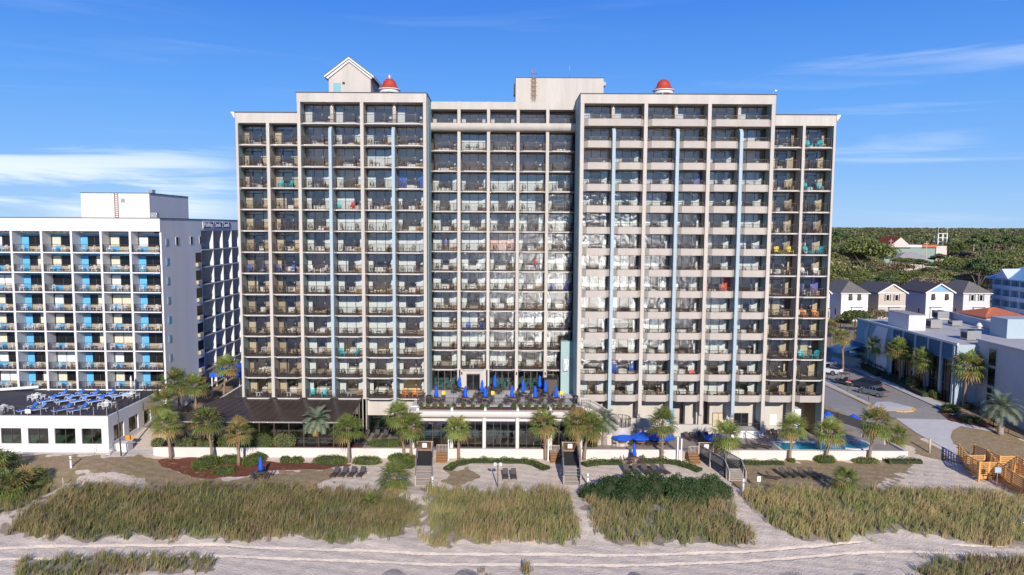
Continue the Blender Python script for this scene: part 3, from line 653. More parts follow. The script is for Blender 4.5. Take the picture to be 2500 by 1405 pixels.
# terrace-level glazing of the centre block
zT = 5.16
for c, x in enumerate(xs_C):
    if c == 1:
        wall(x-.2, x+CW+.2, FY+6.0, FY+6.4, zT, zT+2.9); b = MB(); b.box(x+.85, x+2.75, FY+5.93, FY+5.99, zT, zT+2.35, 'bronze'); d = b.build('door', hotel, world=True)
        b = MB(); b.box(x+.95, x+1.75, FY+5.88, FY+5.92, zT+.15, zT+2.2, 'black_glass'); b.box(x+1.85, x+2.65, FY+5.88, FY+5.92, zT+.15, zT+2.2, 'black_glass'); b.build('pane', d)
    else:
        f = winframe(CW, 2.75, 4, .12, 'bronze').build('window', hotel, (x, 4.3, zT)); pane(CW, 2.75, 'glass_teal').build('pane', f)
        rm = MB(); rm.box(x, x+CW, FY+10, FY+10.1, zT, zT+2.8, 'room_grey'); rm.box(x, x+CW, FY+6.3, FY+10, zT+2.78, zT+2.8, 'room_grey'); rm.box(x+.6, x+1.4, FY+8, FY+8.6, zT, zT+.8, 'teal_plastic'); rm.box(x+2, x+2.7, FY+8, FY+8.5, zT, zT+.8, 'teal_plastic'); rm.build('room', hotel, world=True)
b = MB()
for x in (xs_C[1]+.2, xs_C[2]-.35, xs_C[3]-.2, xs_C[4]-.2): b.cbox((x, FY+5.9, zT+2.45), (.16, .16, .35), 'trim_black')
b.build('wall_lamp', hotel, world=True)
b = MB(); b.box(8.2, 9.9, FY+4.6, FY+6, zT, zT+7.2, 'teal'); b.box(8.5, 9.2, FY+4.2, FY+4.6, zT+3.2, zT+4.9, 'chrome'); b.build('duct_shaft', hotel, world=True)
b = MB(); b.box(5.9, 7.8, FY+4.6, FY+6, zT, zT+1.9, 'wood_dark'); b.box(6.2, 7.7, FY+4.4, FY+4.6, zT, zT+1.9, 'bronze'); b.build('storage_locker', hotel, world=True)
# rooftop: gabled stair house, lift house, domes
def px3(x, y, Y): return P(x, y, Y)
gy0, gy1 = 97., 104.; xa = px3(803, 228, gy0)[0]; xb = px3(905, 228, gy0)[0]; ze = px3(850, 186, gy0)[2]; zr = px3(850, 147, gy0)[2]; xm = (xa+xb)/2
gh = thing('stair_house', (xm, gy0, 44.95), 'white gabled stair house with blue door on the left tower roof', 'rooftop house')
b = MB(); extx(b, 0, 0, [(0, 0)], 'cream') if False else None
vs = [(xa, gy0, 44.9), (xb, gy0, 44.9), (xb, gy0, ze), (xm, gy0, zr), (xa, gy0, ze)]; vs += [(x, gy1, z) for x, y, z in vs]
b.mesh(vs, [(0,1,2,3,4), (9,8,7,6,5), (0,4,9,5), (1,6,7,2), (4,3,8,9), (3,2,7,8)], 'cream'); b.build('wall', gh, world=True)
b = MB(); o = .5
for sx_ in (-1, 1):
    xe = (xa if sx_ < 0 else xb)+sx_*o; dz = (zr-ze)/(xm-xa)*o
    A = [(xe, ze-dz), (xm, zr)]
    for (yy0, yy1, h0, h1, m) in ((gy0-.5, gy1+.3, .06, .3, 'white_paint'), (gy0-.55, gy1+.35, .305, .37, 'roof_dark')):
        vs = [(A[0][0], yy0, A[0][1]+h0), (A[1][0], yy0, A[1][1]+h0), (A[1][0], yy0, A[1][1]+h1), (A[0][0], yy0, A[0][1]+h1)]; vs += [(x, yy1, z) for x, y, z in vs]
        b.mesh(vs, [(0,1,2,3),(4,7,6,5),(0,4,5,1),(2,6,7,3),(0,3,7,4),(1,5,6,2)], m)
    vs = [(A[0][0]-sx_*.4, gy0-.25, A[0][1]-.05), (A[1][0], gy0-.25, A[1][1]-.25), (A[1][0], gy0-.25, A[1][1]+.05), (A[0][0]-sx_*.2, gy0-.25, A[0][1]+.1)]; vs += [(x, gy0-.01, z) for x, y, z in vs]
    b.mesh(vs, [(0,1,2,3),(0,4,5,1),(2,6,7,3)], 'white_paint')
b.build('roof', gh, world=True)
dx = px3(823, 215, gy0)[0]; b = MB(); b.box(dx-.5, dx+.5, gy0-.06, gy0-.01, 44.95, px3(823, 203, gy0)[2], 'teal_wall'); b.build('door', gh, world=True)
b = MB(); b.cbox((dx+.9, gy0-.12, px3(823, 203, gy0)[2]), (.3, .2, .2), 'trim_black'); b.build('wall_lamp', gh, world=True)
ly = 103.; xa, zt_ = px3(1259, 191, ly)[0], px3(1360, 191, ly)[2]; xb = px3(1474, 191, ly)[0]
lh = thing('lift_house', ((xa+xb)/2, ly, 44.9), 'wide flat cream lift housing on the roof of the centre block', 'rooftop house')
b = MB(); b.box(xa, xb, ly, ly+7, 44.8, zt_, 'cream'); b.box(xa-.25, xa, ly+1, ly+2.4, zt_-2.2, zt_-.6, 'trim_black'); b.box(xb, xb+.3, ly, ly+5, zt_-1, zt_-.5, 'cream'); b.build('wall', lh, world=True)
b = MB(); b.box(xa-.05, xb+.05, ly-.05, ly+7, zt_, zt_+.08, 'roof_dark'); b.build('roof_edge', lh, world=True)
lx = px3(1303, 220, ly)[0]; b = MB(); zl = px3(1303, 168, ly)[2]
for s in (-.22, .22): b.box(lx+s-.03, lx+s+.03, ly-.25, ly-.19, 44.9, zl, 'rust')
for k in range(int((zl-45)/.3)): b.box(lx-.2, lx+.2, ly-.24, ly-.2, 45+k*.3, 45.04+k*.3, 'rust')
for k in range(6): b.lathe((lx, ly-.55, 46.4+k*.6), [(.36, 0), (.4, 0), (.4, .05), (.36, .05)], 10, 'rust')
b.build('ladder', lh, world=True)
def dome(px_, ybase, ytop, Y, r, fin_, lab):
    X, _, zb = px3(px_, ybase, Y); z1 = px3(px_, ytop, Y)[2]; h = z1-zb
    t = thing('roof_cupola', (X, Y, 44.9), lab, 'dome')
    b = MB(); b.lathe((X, Y, zb), [(r, 0), (r*.86, h*.12), (r*.68, h*.3), (r*.63, h*.5), (r*.52, h*.75), (r*.3, h*.94), (.01, h)], 28, 'dome_red'); b.build('dome', t, world=True)
    b = MB(); b.lathe((X, Y, zb), [(.1, -.5), (r*.9, -.5), (r*.9, -.12), (r*1.03, -.1), (r*1.03, 0), (.1, .01)], 28, 'white_paint', False); b.build('cornice', t, world=True)
    b = MB()
    for k in range(6): a = k*math.pi/3+.2; b.tube([(X+r*.75*math.cos(a), Y+r*.75*math.sin(a), 44.8), (X+r*.75*math.cos(a), Y+r*.75*math.sin(a), zb-.45)], .13, 8, 'white_paint')
    b.build('column', t, world=True)
    if fin_: b = MB(); b.lathe((X, Y, z1), [(.12, -.1), (.12, .1), (.2, .2), (.12, .35), (.05, .45), (.01, .5)], 10, 'white_paint'); b.build('finial', t, world=True)
dome(951, 219, 192, 98.5, 1.45, 1, 'red bell-shaped roof dome with white finial beside the gabled stair house')
dome(1620, 221, 194, 98.5, 1.42, 0, 'red bell-shaped roof dome standing alone on the right tower')
b = MB(); X, Y, _ = px3(1888, 228, 95); b.tube([(X, Y, 44.9), (X, Y, 45.6), (X+.15, Y, 45.85)], .03, 6, 'metal'); b.cbox((X+.3, Y, 45.85), (.28, .18, .15), 'sign_white')
tag(b.build('security_camera'), 'small white security camera on a bent pole at the right tower roof edge', 'camera')
for x, y0, y1, Y, lb in ((1391, 190, 150, 104, 'thin whip antenna standing on the lift housing roof'), (1958+68, 282, 270, 94, 'short antenna at the right end of the right wing roof')):
    b = MB(); p = px3(x, y0, Y); q = px3(x, y1, Y); b.tube([p, q], .03, 5, 'metal'); tag(b.build('antenna'), lb, 'antenna')
# ------------------------------------------------------------------ balcony furniture
def chairmb(m, frame=None, back=.95):
    b = MB(); f = frame or m
    b.box(-.24, .24, -.24, .24, .38, .42, m)
    for x in (-.25, .25):
        b.beam((x, -.24, 0), (x, -.22, .62), .035, .035, f); b.beam((x, .28, 0), (x, .22, .62), .035, .035, f); b.beam((x, -.24, .62), (x, .26, .62), .05, .03, f)
    n = 7; vs = []
    for i in range(n):
        a = math.pi*i/(n-1); vs.append((-.25*math.cos(a), .25+.03, .45+(back-.45)*(.55+.45*math.sin(a))))
    for i in range(n): x, y, z = vs[i]; b.beam((x*.8, .22, .42), (x, .3, z), .045, .02, m)
    for i in range(n-1): b.beam((vs[i][0], .3, vs[i][2]), (vs[i+1][0], .3, vs[i+1][2]), .04, .04, f)
    return b
def adirondack(m):
    b = MB(); b.box(-.28, .28, -.3, .3, .3, .34, m)
    for k in range(5): x = -.22+.11*k; b.beam((x, .22, .3), (x*1.2, .5, 1.05-.5*abs(x)), .09, .02, m)
    for x in (-.31, .31): b.box(x-.05, x+.05, -.34, .3, .53, .56, m); b.box(x-.02, x+.02, -.32, -.24, 0, .53, m); b.box(x-.02, x+.02, .2, .28, 0, .53, m)
    return b
def tablemb(m, r=.34, h=.5, rnd=True):
    b = MB()
    if rnd: b.lathe((0, 0, h), [(.01, .03), (r, .03), (r, 0), (.01, 0)], 14, m)
    else: b.box(-r, r, -r*.8, r*.8, h, h+.03, m)
    for x, y in ((-1, -1), (1, -1), (1, 1), (-1, 1)): b.beam((x*r*.7, y*r*.6, 0), (x*r*.6, y*r*.5, h), .035, .035, m)
    return b
CHR = {'wicker': chairmb('wicker'), 'white': chairmb('plastic_white', back=.88)}
for k in ('teal', 'orange', 'yellow', 'blue', 'red'): CHR[k] = adirondack(k+'_plastic')
CHR['whitea'] = adirondack('plastic_white')
CHD = {k: v.data('chair') for k, v in CHR.items()}
TB = {'wicker': tablemb('wicker'), 'white': tablemb('plastic_white', .3, .48, False), 'teal': tablemb('teal_plastic', .22, .5, False), 'yellow': tablemb('yellow_plastic', .2, .45, False)}
TBD = {k: v.data('side_table') for k, v in TB.items()}
SN = {'LW': 'left wing', 'LT': 'left tower', 'C': 'centre block', 'RT': 'right tower', 'RW': 'right wing'}
ORD = ['first', 'second', 'third', 'fourth', 'fifth', 'sixth', 'seventh', 'eighth', 'ninth', 'tenth', 'eleventh', 'twelfth', 'thirteenth']
SPF = {('LW', 1, 2): 'teal', ('LT', 1, 3): 'teal', ('LT', 1, 10): 'teal', ('LT', 0, 12): 'teal', ('LT', 3, 12): 'orange', ('RW', 1, 0): 'teal', ('RW', 1, 2): 'teal', ('RW', 1, 5): 'teal', ('RW', 1, 10): 'teal', ('RW', 0, 5): 'yellow', ('RW', 1, 6): 'whitea', ('RW', 1, 8): 'orange', ('LW', 0, 6): 'blue', ('LW', 1, 6): 'blue', ('LT', 0, 6): 'whitea', ('C', 4, 7): 'blue', ('C', 1, 9): 'blue', ('RT', 4, 10): 'whitea', ('RT', 3, 11): 'red', ('RT', 5, 5): 'blue', ('C', 1, 6): 'whitea'}
ADN = {'teal': 'turquoise', 'orange': 'orange', 'yellow': 'yellow', 'blue': 'navy blue', 'red': 'red', 'whitea': 'white'}
restC = MB(); restT = MB(); nch = 0; ntb = 0; NCH = 262
for sec, c, k, x, fy, z in sorted(cells, key=lambda q: {'LT': 0, 'LW': 1, 'RW': 2, 'C': 3, 'RT': 4}[q[0]]):
    rs = random.Random(c*101+k*7+len(sec)*13+ord(sec[0])); sp_ = SPF.get((sec, c, k)); where = f'{SN[sec]} balcony, {ORD[c]} column, {ORD[k]} row from top'
    mt = sp_ or 'wicker'; xa = x+rs.uniform(.6, 1.1); xb = x+rs.uniform(2.1, 2.9); lst = [(xa, 'left'), (xb, 'right')]
    if not sp_ and rs.random() < .12: lst = lst[:1]
    if sp_ == 'red': lst = lst[1:]
    for X_, side in lst:
        mm_ = mt
        if (sec, c, k) == ('LT', 1, 3) and side == 'right': mm_ = 'red'
        Y_ = fy+rs.uniform(.45, .95); rz = rs.uniform(-.7, .7)+(.25 if side == 'left' else -.25); zz = z+.01
        if mm_ == 'wicker' and (nch >= NCH or sec == 'RT'): restC.add(CHR['wicker'], (X_, Y_, zz), rz); continue
        o = link('patio_chair' if mm_ == 'wicker' else 'slatted_chair', CHD[mm_], None, (X_, Y_, zz), rz=rz)
        if mm_ == 'wicker': nch += 1; tag(o, f'{side} brown chair, {where}', 'chair', 'brown chairs on the hotel balconies')
        else: tag(o, f'{side} {ADN[mm_]} slatted chair, {where}', 'chair')
    if rs.random() < .65:
        tm = 'white' if rs.random() < .35 else 'wicker'
        if mt in ('teal', 'yellow'): tm = mt
        X_, Y_ = (xa+xb)/2, fy+rs.uniform(.6, .9)
        if sec in ('RT',): restT.add(TB[tm], (X_, Y_, z+.01)); continue
        tag(link('side_table', TBD[tm], None, (X_, Y_, z+.01), rz=0), f'{ {"white": "white", "wicker": "brown", "teal": "turquoise", "yellow": "yellow"}[tm]} side table, {where}', 'table', 'side tables on the hotel balconies')
tag(restC.build('patio_chair'), 'brown chairs, partly hidden, on the far-row and solid-parapet balconies of the hotel', 'chair', 'brown chairs on the hotel balconies', 'stuff')
tag(restT.build('side_table'), 'small tables half hidden behind the solid parapets of the right tower', 'table', None, 'stuff')
# ------------------------------------------------------------------ white neighbour building
WY = 99.; WH = 2.745; WZ = 24.25; fx = [-67.7-4.085*2, -67.7-4.085, -67.7, -63.55, -59.42, -55.33, -51.3, -47.26]
wb = thing('apartment_block', (-60, WY, 0), 'white balcony apartment block with blue doors and a grey blank side wall', 'building')
def wpart(mb, name='wall', par=None, **k): return mb.build(name, wb if par is None else par, world=True, **k)
WX = -47.12
b = MB(); b.box(-90, WX, WY, WY+.349, 27.15, 28.93, 'white_paint'); b.box(-90, WX-.26, WY+.35, WY+16.5, 27.15, 28.7, 'white_paint'); wpart(b)
b = MB(); b.box(-90.1, WX+.08, WY-.08, WY+39, 28.93, 29.02, 'roof_dark'); wpart(b, 'roof_edge')
for x in fx:
    b = MB(); b.box(x-.14, x+.14, WY, WY+.349, 3.5, 27.15, 'white_paint')
    if x < -48: b.box(x-.14, x+.14, WY+.35, WY+2, 3.5, 27.15, 'stucco_shade'); wpart(b, 'fin')
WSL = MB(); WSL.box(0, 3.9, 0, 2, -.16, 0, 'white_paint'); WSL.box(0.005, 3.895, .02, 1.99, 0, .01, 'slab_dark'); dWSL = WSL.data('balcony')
WRL = railing(3.85, 0, 1.05, 0, 0, sp=.14, e=0, deep=.1, m='rail'); dWRL = WRL.data('railing')
def wwin(kind, rs):
    w = 3.8; b = MB(); y = 2.0
    b.box(0, w, y+.1, y+.3, 0, 2.6, 'stucco_shade'); b.box(.05, 3.7, y+.02, y+.1, 2.2, 2.45, 'door_blue'); b.box(.05, 3.7, y+.02, y+.1, 2.15, 2.2, 'frame')
    if kind == 'door':
        b.box(.1, 1.05, y, y+.1, 0, 2.15, 'door_blue'); b.box(1.1, 3.65, y+.02, y+.1, 0, .72, 'panel_tan'); g = (1.1, 3.65); b.box(2.0, 2.06, y-.02, y+.08, .72, 2.15, 'frame'); b.box(1.05, 1.1, y-.02, y+.1, 0, 2.2, 'frame')
    else:
        b.box(.1, 1.4, y+.02, y+.1, 0, .72, 'door_blue'); b.box(1.4, 3.65, y+.02, y+.1, 0, .72, 'panel_tan'); g = (.1, 3.65); b.box(1.45, 1.52, y-.02, y+.08, .72, 2.15, 'frame'); b.box(.05, .1, y-.02, y+.1, 0, 2.2, 'frame')
    b.box(3.65, 3.72, y-.02, y+.1, 0, 2.2, 'frame')
    return b, g
wres = {}
for kind in ('door', 'win'):
    b, g = wwin(kind, None); p = MB(); p.box(g[0], g[1], 2.05, 2.09, .72, 2.15, 'black_glass'); wres[kind] = (b, b.data('window'), p, p.data('pane'), g)
cur = {}
def wcur(a, c_, m):
    k = (a, c_, m)
    if k not in cur: mb = curtain(a, c_, 2.25, m, y=1.99); mb.v = [(x, y_+.0, max(z_, .75)) for x, y_, z_ in mb.v]; cur[k] = mb.data('curtain')
    return cur[k]
rs = random.Random(5); nwc = 0
WCH = 'white plastic chairs on the apartment balconies'
for r in range(8):
    z = WZ-WH*r
    for c in range(len(fx)-1):
        x = fx[c]+.1
        if c == 0 and r > 3: pass
        bl = link('balcony', dWSL, wb, (x+60, 0, z)); link('railing', dWRL, bl, (.05, .06, 0))
        kind = 'door' if c % 2 == 0 else 'win'
        if r == 0 and c == 6: kind = 'win'
        wi = link('window', wres[kind][1], wb, (x+60, 0, z)); link('pane', wres[kind][3], wi)
        g = wres[kind][4]
        if (kind == 'win' and rs.random() < .85) or rs.random() < .3:
            a = .2 if kind == 'win' else 2.2; e = rs.choice([1.35, 1.4, 1.4, 2.9]) if kind == 'win' else 2.9
            link('curtain', wcur(round(a, 2), e, rs.choice(['curtain_cream', 'curtain', 'curtain_cream'])), wi)
        l = MB()
        col = f'{["far left hidden", "leftmost", "second", "third", "fourth", "fifth", "rightmost"][c]} column, {ORD[r]} row from top'
        if c == 0: continue
        for side, X_ in (('left', x+rs.uniform(.5, 1.2)), ('right', x+rs.uniform(2.2, 3.4)))+((('middle', x+1.8),) if rs.random() < .3 else ()):
            tag(link('plastic_chair', CHD['white'], None, (X_, WY+rs.uniform(.5, .9), z+.015), rz=rs.uniform(-.6, .6)), f'{side} white plastic chair, white apartment block balcony, {col}', 'chair', WCH)
        if rs.random() < .5: tag(link('side_table', TBD['white'], None, (x+1.5, WY+1.3, z+.015)), f'white plastic table, white apartment block balcony, {col}', 'table')
lampd = MB(); lampd.lathe((0, 0, 0), [(.01, .12), (.12, .1), (.13, 0), (.01, 0)], 8, 'linen'); lampd = lampd.data('wall_lamp')
for r in range(8):
    for c in (2, 4, 6): link('wall_lamp', lampd, wb, (fx[c]+.55+60, 1.7, WZ-WH*r+2.25))
# blank side wall with slit windows, then the side balconies
SX = WX; yA = WY; yB = 112.5; yC = 137.
b = MB(); b.box(SX-.25, SX, WY+.35, yB, 0, 28.93, 'stucco_shade'); wpart(b)
b = MB(); b.box(SX-1.95, SX, yB+.002, yC, 27.2, 28.93, 'stucco_shade'); b.box(SX-12, SX-2, WY+2.4, yC, 0, 28.6, 'stucco_shade'); wpart(b)
b = MB(); b.box(-90, -47.6, WY+.5, WY+1.9, -.5, 5.0, 'white_paint'); wpart(b)
for r in range(8):
    z = WZ-WH*r
    m = MB(); m.box(SX+.003, SX+.05, 100.5, 101.3, z+.9, z+1.9, 'door_blue'); m.box(SX+.053, SX+.07, 100.6, 101.0, z+.95, z+1.85, 'curtain_beige'); m.build('window', wb, world=True)
for y in (104.2, 109., 112.):
    m = MB(); m.box(SX+.003, SX+.05, y-.55 if y < 112 else y-.3, y+.55 if y < 112 else y+.3, WZ+.9, WZ+2.1, 'linen'); m.box(SX+.053, SX+.06, y-.45 if y < 112 else y-.2, y+.25, WZ+.95, WZ+2.05, 'black_glass'); m.build('window', wb, world=True)
sy = [yB, 117.2, 121.2, 125.2, 129.2, 133.2, yC]
for i, y in enumerate(sy):
    if i: m = MB(); m.box(SX-1.95, SX, y-.12, y+.12, 0, 27.2, 'white_paint'); m.build('fin', wb, world=True)
for r in range(9):
    z = WZ-WH*r
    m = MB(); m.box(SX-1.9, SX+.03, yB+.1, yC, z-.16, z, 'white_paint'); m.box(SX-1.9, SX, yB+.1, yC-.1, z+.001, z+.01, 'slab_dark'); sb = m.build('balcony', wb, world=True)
    m = MB(); q = railing(yC-yB, 0, 1.05, 0, 0, sp=.3, e=0, deep=.1)
    q.v = [(-y_, x_, z_) for x_, y_, z_ in q.v]; q.build('railing', sb, (SX+60-.05-sb.location.x-60, yB-WY-sb.location.y, z-sb.location.z))
    if 0 < r:
        m = MB(); m.box(SX+.003, SX+.35, yB-2.2, yB-.9, z+.2, z+.75, 'panel_tan'); m.box(SX+.003, SX+.05, yB-2.3, yB-.3, z+.8, z+2.3, 'black_glass'); m.build('air_conditioner', wb, world=True)
    for i in range(3):
        if rs.random() < .8 and r < 8: tag(link('plastic_chair', CHD['white'], None, (SX-.7, (sy[i]+sy[i+1])/2+rs.uniform(-.8, .8), z+.015), rz=1.57), f'white plastic chair, side face of apartment block, {ORD[i]} bay from corner, {ORD[r]} row', 'chair', WCH)
# sign lettering
def text(body, size, m, depth=.02):
    cu = bpy.data.curves.new('txt', 'FONT'); cu.body = body; cu.size = size; cu.extrude = depth; cu.align_x = 'CENTER'; cu.align_y = 'CENTER'
    o = bpy.data.objects.new('txt', cu); C.objects.link(o); bpy.context.view_layer.update()
    me = bpy.data.meshes.new_from_object(o.evaluated_get(bpy.context.evaluated_depsgraph_get())); bpy.data.objects.remove(o); me.materials.clear(); me.materials.append(MATS[m]); return me
sg = thing('building_sign', (SX+.01, 117.5, 28.2), 'blue and white lettered sign high on the grey side wall', 'sign')
yy = 113.2
for wd, wl in (('Holiday', 4.2), ('Sands', 3.6), ('South', 3.6)):
    m = MB(); m.box(SX+.005, SX+.09, yy, yy+wl-.2, 27.55, 28.6, 'sign_white'); m.box(SX+.091, SX+.11, yy+.08, yy+wl-.28, 27.62, 28.53, 'sign_blue'); pn_ = m.build('panel', sg, world=True)
    o = link('lettering', text(wd, 1.05, 'sign_white'), pn_); o.location = (SX+.13, yy+wl/2-.1, 28.08); o.rotation_euler = (R(90), 0, R(90)); yy += wl
# roof structures of the neighbour
wp = thing('lift_house', (-56, 105, 28.9), 'white box lift housing with a ladder on the apartment block roof', 'rooftop house')
xa, _, zt_ = P(197, 472, 105); xb = P(364, 472, 105)[0]
b = MB(); b.box(xa, xb, 105, 118, 28.8, zt_, 'white_paint'); b.build('wall', wp, world=True)
b = MB(); b.box(xa-.05, xb+.08, 104.95, 118, zt_, zt_+.1, 'roof_dark'); b.box(xb-1.6, xb-1, 108, 109, zt_+.1, zt_+.7, 'metal'); b.build('roof_edge', wp, world=True)
lx = P(285, 500, 105)[0]; b = MB()
for s in (-.25, .25): b.box(lx+s-.03, lx+s+.03, 104.85, 104.9, 28.9, zt_+.1, 'rust')
for k in range(12): b.box(lx-.24, lx+.24, 104.85, 104.9, 29.1+k*.3, 29.15+k*.3, 'rust')
b.build('ladder', wp, world=True)
b = MB(); q = P(300, 490, 105); b.box(q[0]-.28, q[0]+.28, 104.94, 104.99, q[2]-.28, q[2]+.28, 'roof_grey'); b.build('vent', wp, world=True)
b = MB(); b.cbox((WX-1.4, 100.6, 29.4), (.9, .7, .7), 'metal'); tag(b.build('roof_fan'), 'small metal roof fan at the right corner of the apartment block roof', 'fan')
# ------------------------------------------------------------------ indoor pool building with sun deck
PY = 85.6; px0 = -95.; px1 = P(263, 1017, PY)[0]; pz = P(200, 1017, PY)[2]; pg = .3
pb = thing('pool_building', (-60, PY, 0), 'white single-storey pool building with big windows and a dark rooftop sun deck', 'building')
b = MB()
wx = [(P(a, 1060, PY)[0], P(c_, 1060, PY)[0]) for a, c_ in ((-120, -65), (-65+2, -12), (2, 52), (68, 118), (133, 184), (199, 248))]
zw0, zw1 = P(100, 1084, PY)[2], P(100, 1046, PY)[2]
b.box(px0, px1, PY, PY+.4, zw1, pz, 'white_paint'); b.box(px0, px1, PY, PY+.4, -1, zw0, 'white_paint')
xs = [px0]+[v for p in wx for v in p]+[px1]
for i in range(0, len(xs), 2): b.box(xs[i], xs[i+1], PY+.001, PY+.399, zw0, zw1, 'white_paint')
b.box(px1-.4, px1, PY+.402, WY+.3, -1, zw0-.0, 'white_paint'); b.box(px1-.4, px1, PY+.402, WY+.3, zw1, pz, 'white_paint')
sw = [(PY+1.2, PY+3.6), (PY+4.8, PY+7.2), (PY+8.4, PY+10.6)]; ys = [PY+.402]+[v for p in sw for v in p]+[WY+.3]
for i in range(0, len(ys), 2): b.box(px1-.399, px1-.001, ys[i], ys[i+1], zw0, zw1, 'white_paint')
b.build('wall', pb, world=True)
b = MB(); b.box(px0, px1-.4, PY+.4, WY+.5, pz-.35, pz-.05, 'linen'); b.box(px0, px1-.41, PY+.41, WY+.45, pz-.045, pz+.02, 'deck_dark'); b.build('roof', pb, world=True)
b = MB(); b.box(px0, px1, PY+8.5, PY+8.7, -1, pz-.4, 'room_beige'); b.box(px0, px1-.5, PY+.5, PY+8.5, .0, .35, 'pool_deck'); b.box(px0, px1-3, PY+2.4, PY+6, .355, .4, 'water_pool'); b.build('interior', pb, world=True)
for p in wx:
    m = MB(); cx_ = (p[0]+p[1])/2
    for q in (p[0], cx_-.035, p[1]-.07): m.box(q, q+.07, PY+.15, PY+.25, zw0+.06, zw1-.06, 'bronze')
    m.box(p[0], p[1], PY+.15, PY+.25, zw0, zw0+.06, 'bronze'); m.box(p[0], p[1], PY+.15, PY+.25, zw1-.06, zw1, 'bronze'); w = m.build('window', pb, world=True)
    m = MB(); m.face([(p[0], PY+.2, zw0), (p[1], PY+.2, zw0), (p[1], PY+.2, zw1), (p[0], PY+.2, zw1)], 'glass_teal'); o = m.build('pane', w); o.location = (0, 0, 0)
for p in sw:
    m = MB()
    for q in (p[0], (p[0]+p[1])/2, p[1]-.07): m.box(px1-.25, px1-.15, q, q+.07, zw0+.06, zw1-.06, 'bronze')
    m.box(px1-.25, px1-.15, p[0], p[1], zw0, zw0+.06, 'bronze'); m.box(px1-.25, px1-.15, p[0], p[1], zw1-.06, zw1, 'bronze'); w = m.build('window', pb, world=True)
    m = MB(); m.face([(px1-.2, p[0], zw0), (px1-.2, p[1], zw0), (px1-.2, p[1], zw1), (px1-.2, p[0], zw1)], 'glass_teal'); m.build('pane', w)
def run_rail(name, pts, h, label, cat='railing', m='rail', sp=.15, post=2.2, parent=None, mid=None, top=.06, pm=None):
    b = MB()
    for i in range(len(pts)-1):
        p, q = Vector(pts[i]), Vector(pts[i+1]); d = (q-p).length; up_ = Vector((0, 0, h))
        b.beam(p+up_, q+up_, top, .05, m); b.beam(p+Vector((0, 0, .1)), q+Vector((0, 0, .1)), .035, .035, m)
        if mid: b.beam(p+Vector((0, 0, h-mid)), q+Vector((0, 0, h-mid)), .035, .035, m)
        n = max(1, int(d/sp))
        for k in range(n+1):
            c_ = p+(q-p)*(k/n); s = .012; b.mesh([c_+Vector((-s, 0, .1)), c_+Vector((s, 0, .1)), c_+Vector((s, 0, h)), c_+Vector((-s, 0, h)), c_+Vector((0, -s, .1)), c_+Vector((0, s, .1)), c_+Vector((0, s, h)), c_+Vector((0, -s, h))], [(0, 1, 2, 3), (4, 5, 6, 7)], m)
        n = max(1, int(round(d/post)))
        for k in range(n+1): c_ = p+(q-p)*(k/n); b.box(c_.x-.035, c_.x+.035, c_.y-.035, c_.y+.035, c_.z, c_.z+h+.02, pm or m)
    o = b.build(name, parent, world=bool(parent)); 
    if label: tag(o, label, cat)
    return o
run_rail('railing', [(-90, PY+.2, pz), (px1-.2, PY+.2, pz)], 1.1, 'dark railing with grey posts along the front of the rooftop sun deck', pm='rail_grey', sp=.13, post=1.6)
run_rail('railing', [(px1-.2, PY+.4, pz), (px1-.2, WY-.2, pz)], 1.1, 'dark railing along the right side of the rooftop sun deck', sp=.13, post=1.6)
b = MB(); b.beam((-78, WY-3, pz+.1), (-64.5, WY-.6, pz+.7), .12, .35, 'white_paint'); tag(b.build('ramp_wall'), 'white sloping ramp wall at the back left of the sun deck', 'wall')
# loungers: frame, seat, back
def lounger(sl, fr, arms, label, group, loc, rz, tilt=50):
    t = thing('lounger', loc, label, 'lounger', group, rz); b = MB(); t.scale = (1.22,)*3 if sl != 'sling' else (1,)*3
    for x in (-.31, .31): b.beam((x, -.95, .33), (x, .95, .33), .05, .05, fr)
    b.beam((-.31, -.95, .33), (.31, -.95, .33), .05, .05, fr)
    for x in (-.31, .31):
        for y in (-.7, .75): b.beam((x, y, 0), (x, y*.93, .33), .05, .05, fr)
        if arms: b.beam((x, .1, .55), (x, .55, .55), .05, .03, fr); b.beam((x, .1, .33), (x, .1, .55), .03, .03, fr)
    b.build('frame', t); b = MB(); b.box(-.3, .3, -.93, .3, .345, .40, sl); b.build('seat', t)
    b = MB(); a = R(tilt); b.beam((0, .3, .36), (0, .3+.72*math.cos(a), .36+.72*math.sin(a)), .6, .06, sl); b.build('backrest', t); return t
def chair_at(kind, loc, rz, label, group=None): return tag(link('plastic_chair' if kind == 'white' else 'dining_chair', CHD[kind], None, loc, rz=rz), label, 'chair', group)
dz = pz+.02; L1 = None; L2 = None
rowpx = [(0, 0, [(565, 0), (724, 0), (868, 0), (1020, 0), (1145, 1)]), (1, 0, [(460, 0), (620, 1), (765, 1), (925, 0)]), (2, 0, [(265, 0), (350, 1), (600, 0), (750, 0)])]
ry = [.256*800+760, .256*850+760, .256*935+760]; rn = ['back', 'middle', 'front']
for ri, _, its in rowpx:
    for i, (zx, lt) in enumerate(its):
        q = atZ(zx*.256, ry[ri]+8, dz); nm = ORD[i]
        lab = f'{"pale" if lt else "bright"} blue lounger with white frame, {nm} from left in {rn[ri]} row of sun deck'
        t = lounger('sling_blue_light' if lt else 'sling_blue', 'plastic_white', 1, lab, 'blue loungers on the rooftop sun deck', q, R(-38), 42 if not (ri == 0 and i == 4) else 12)
big_t = tablemb('plastic_white', .6, .7)
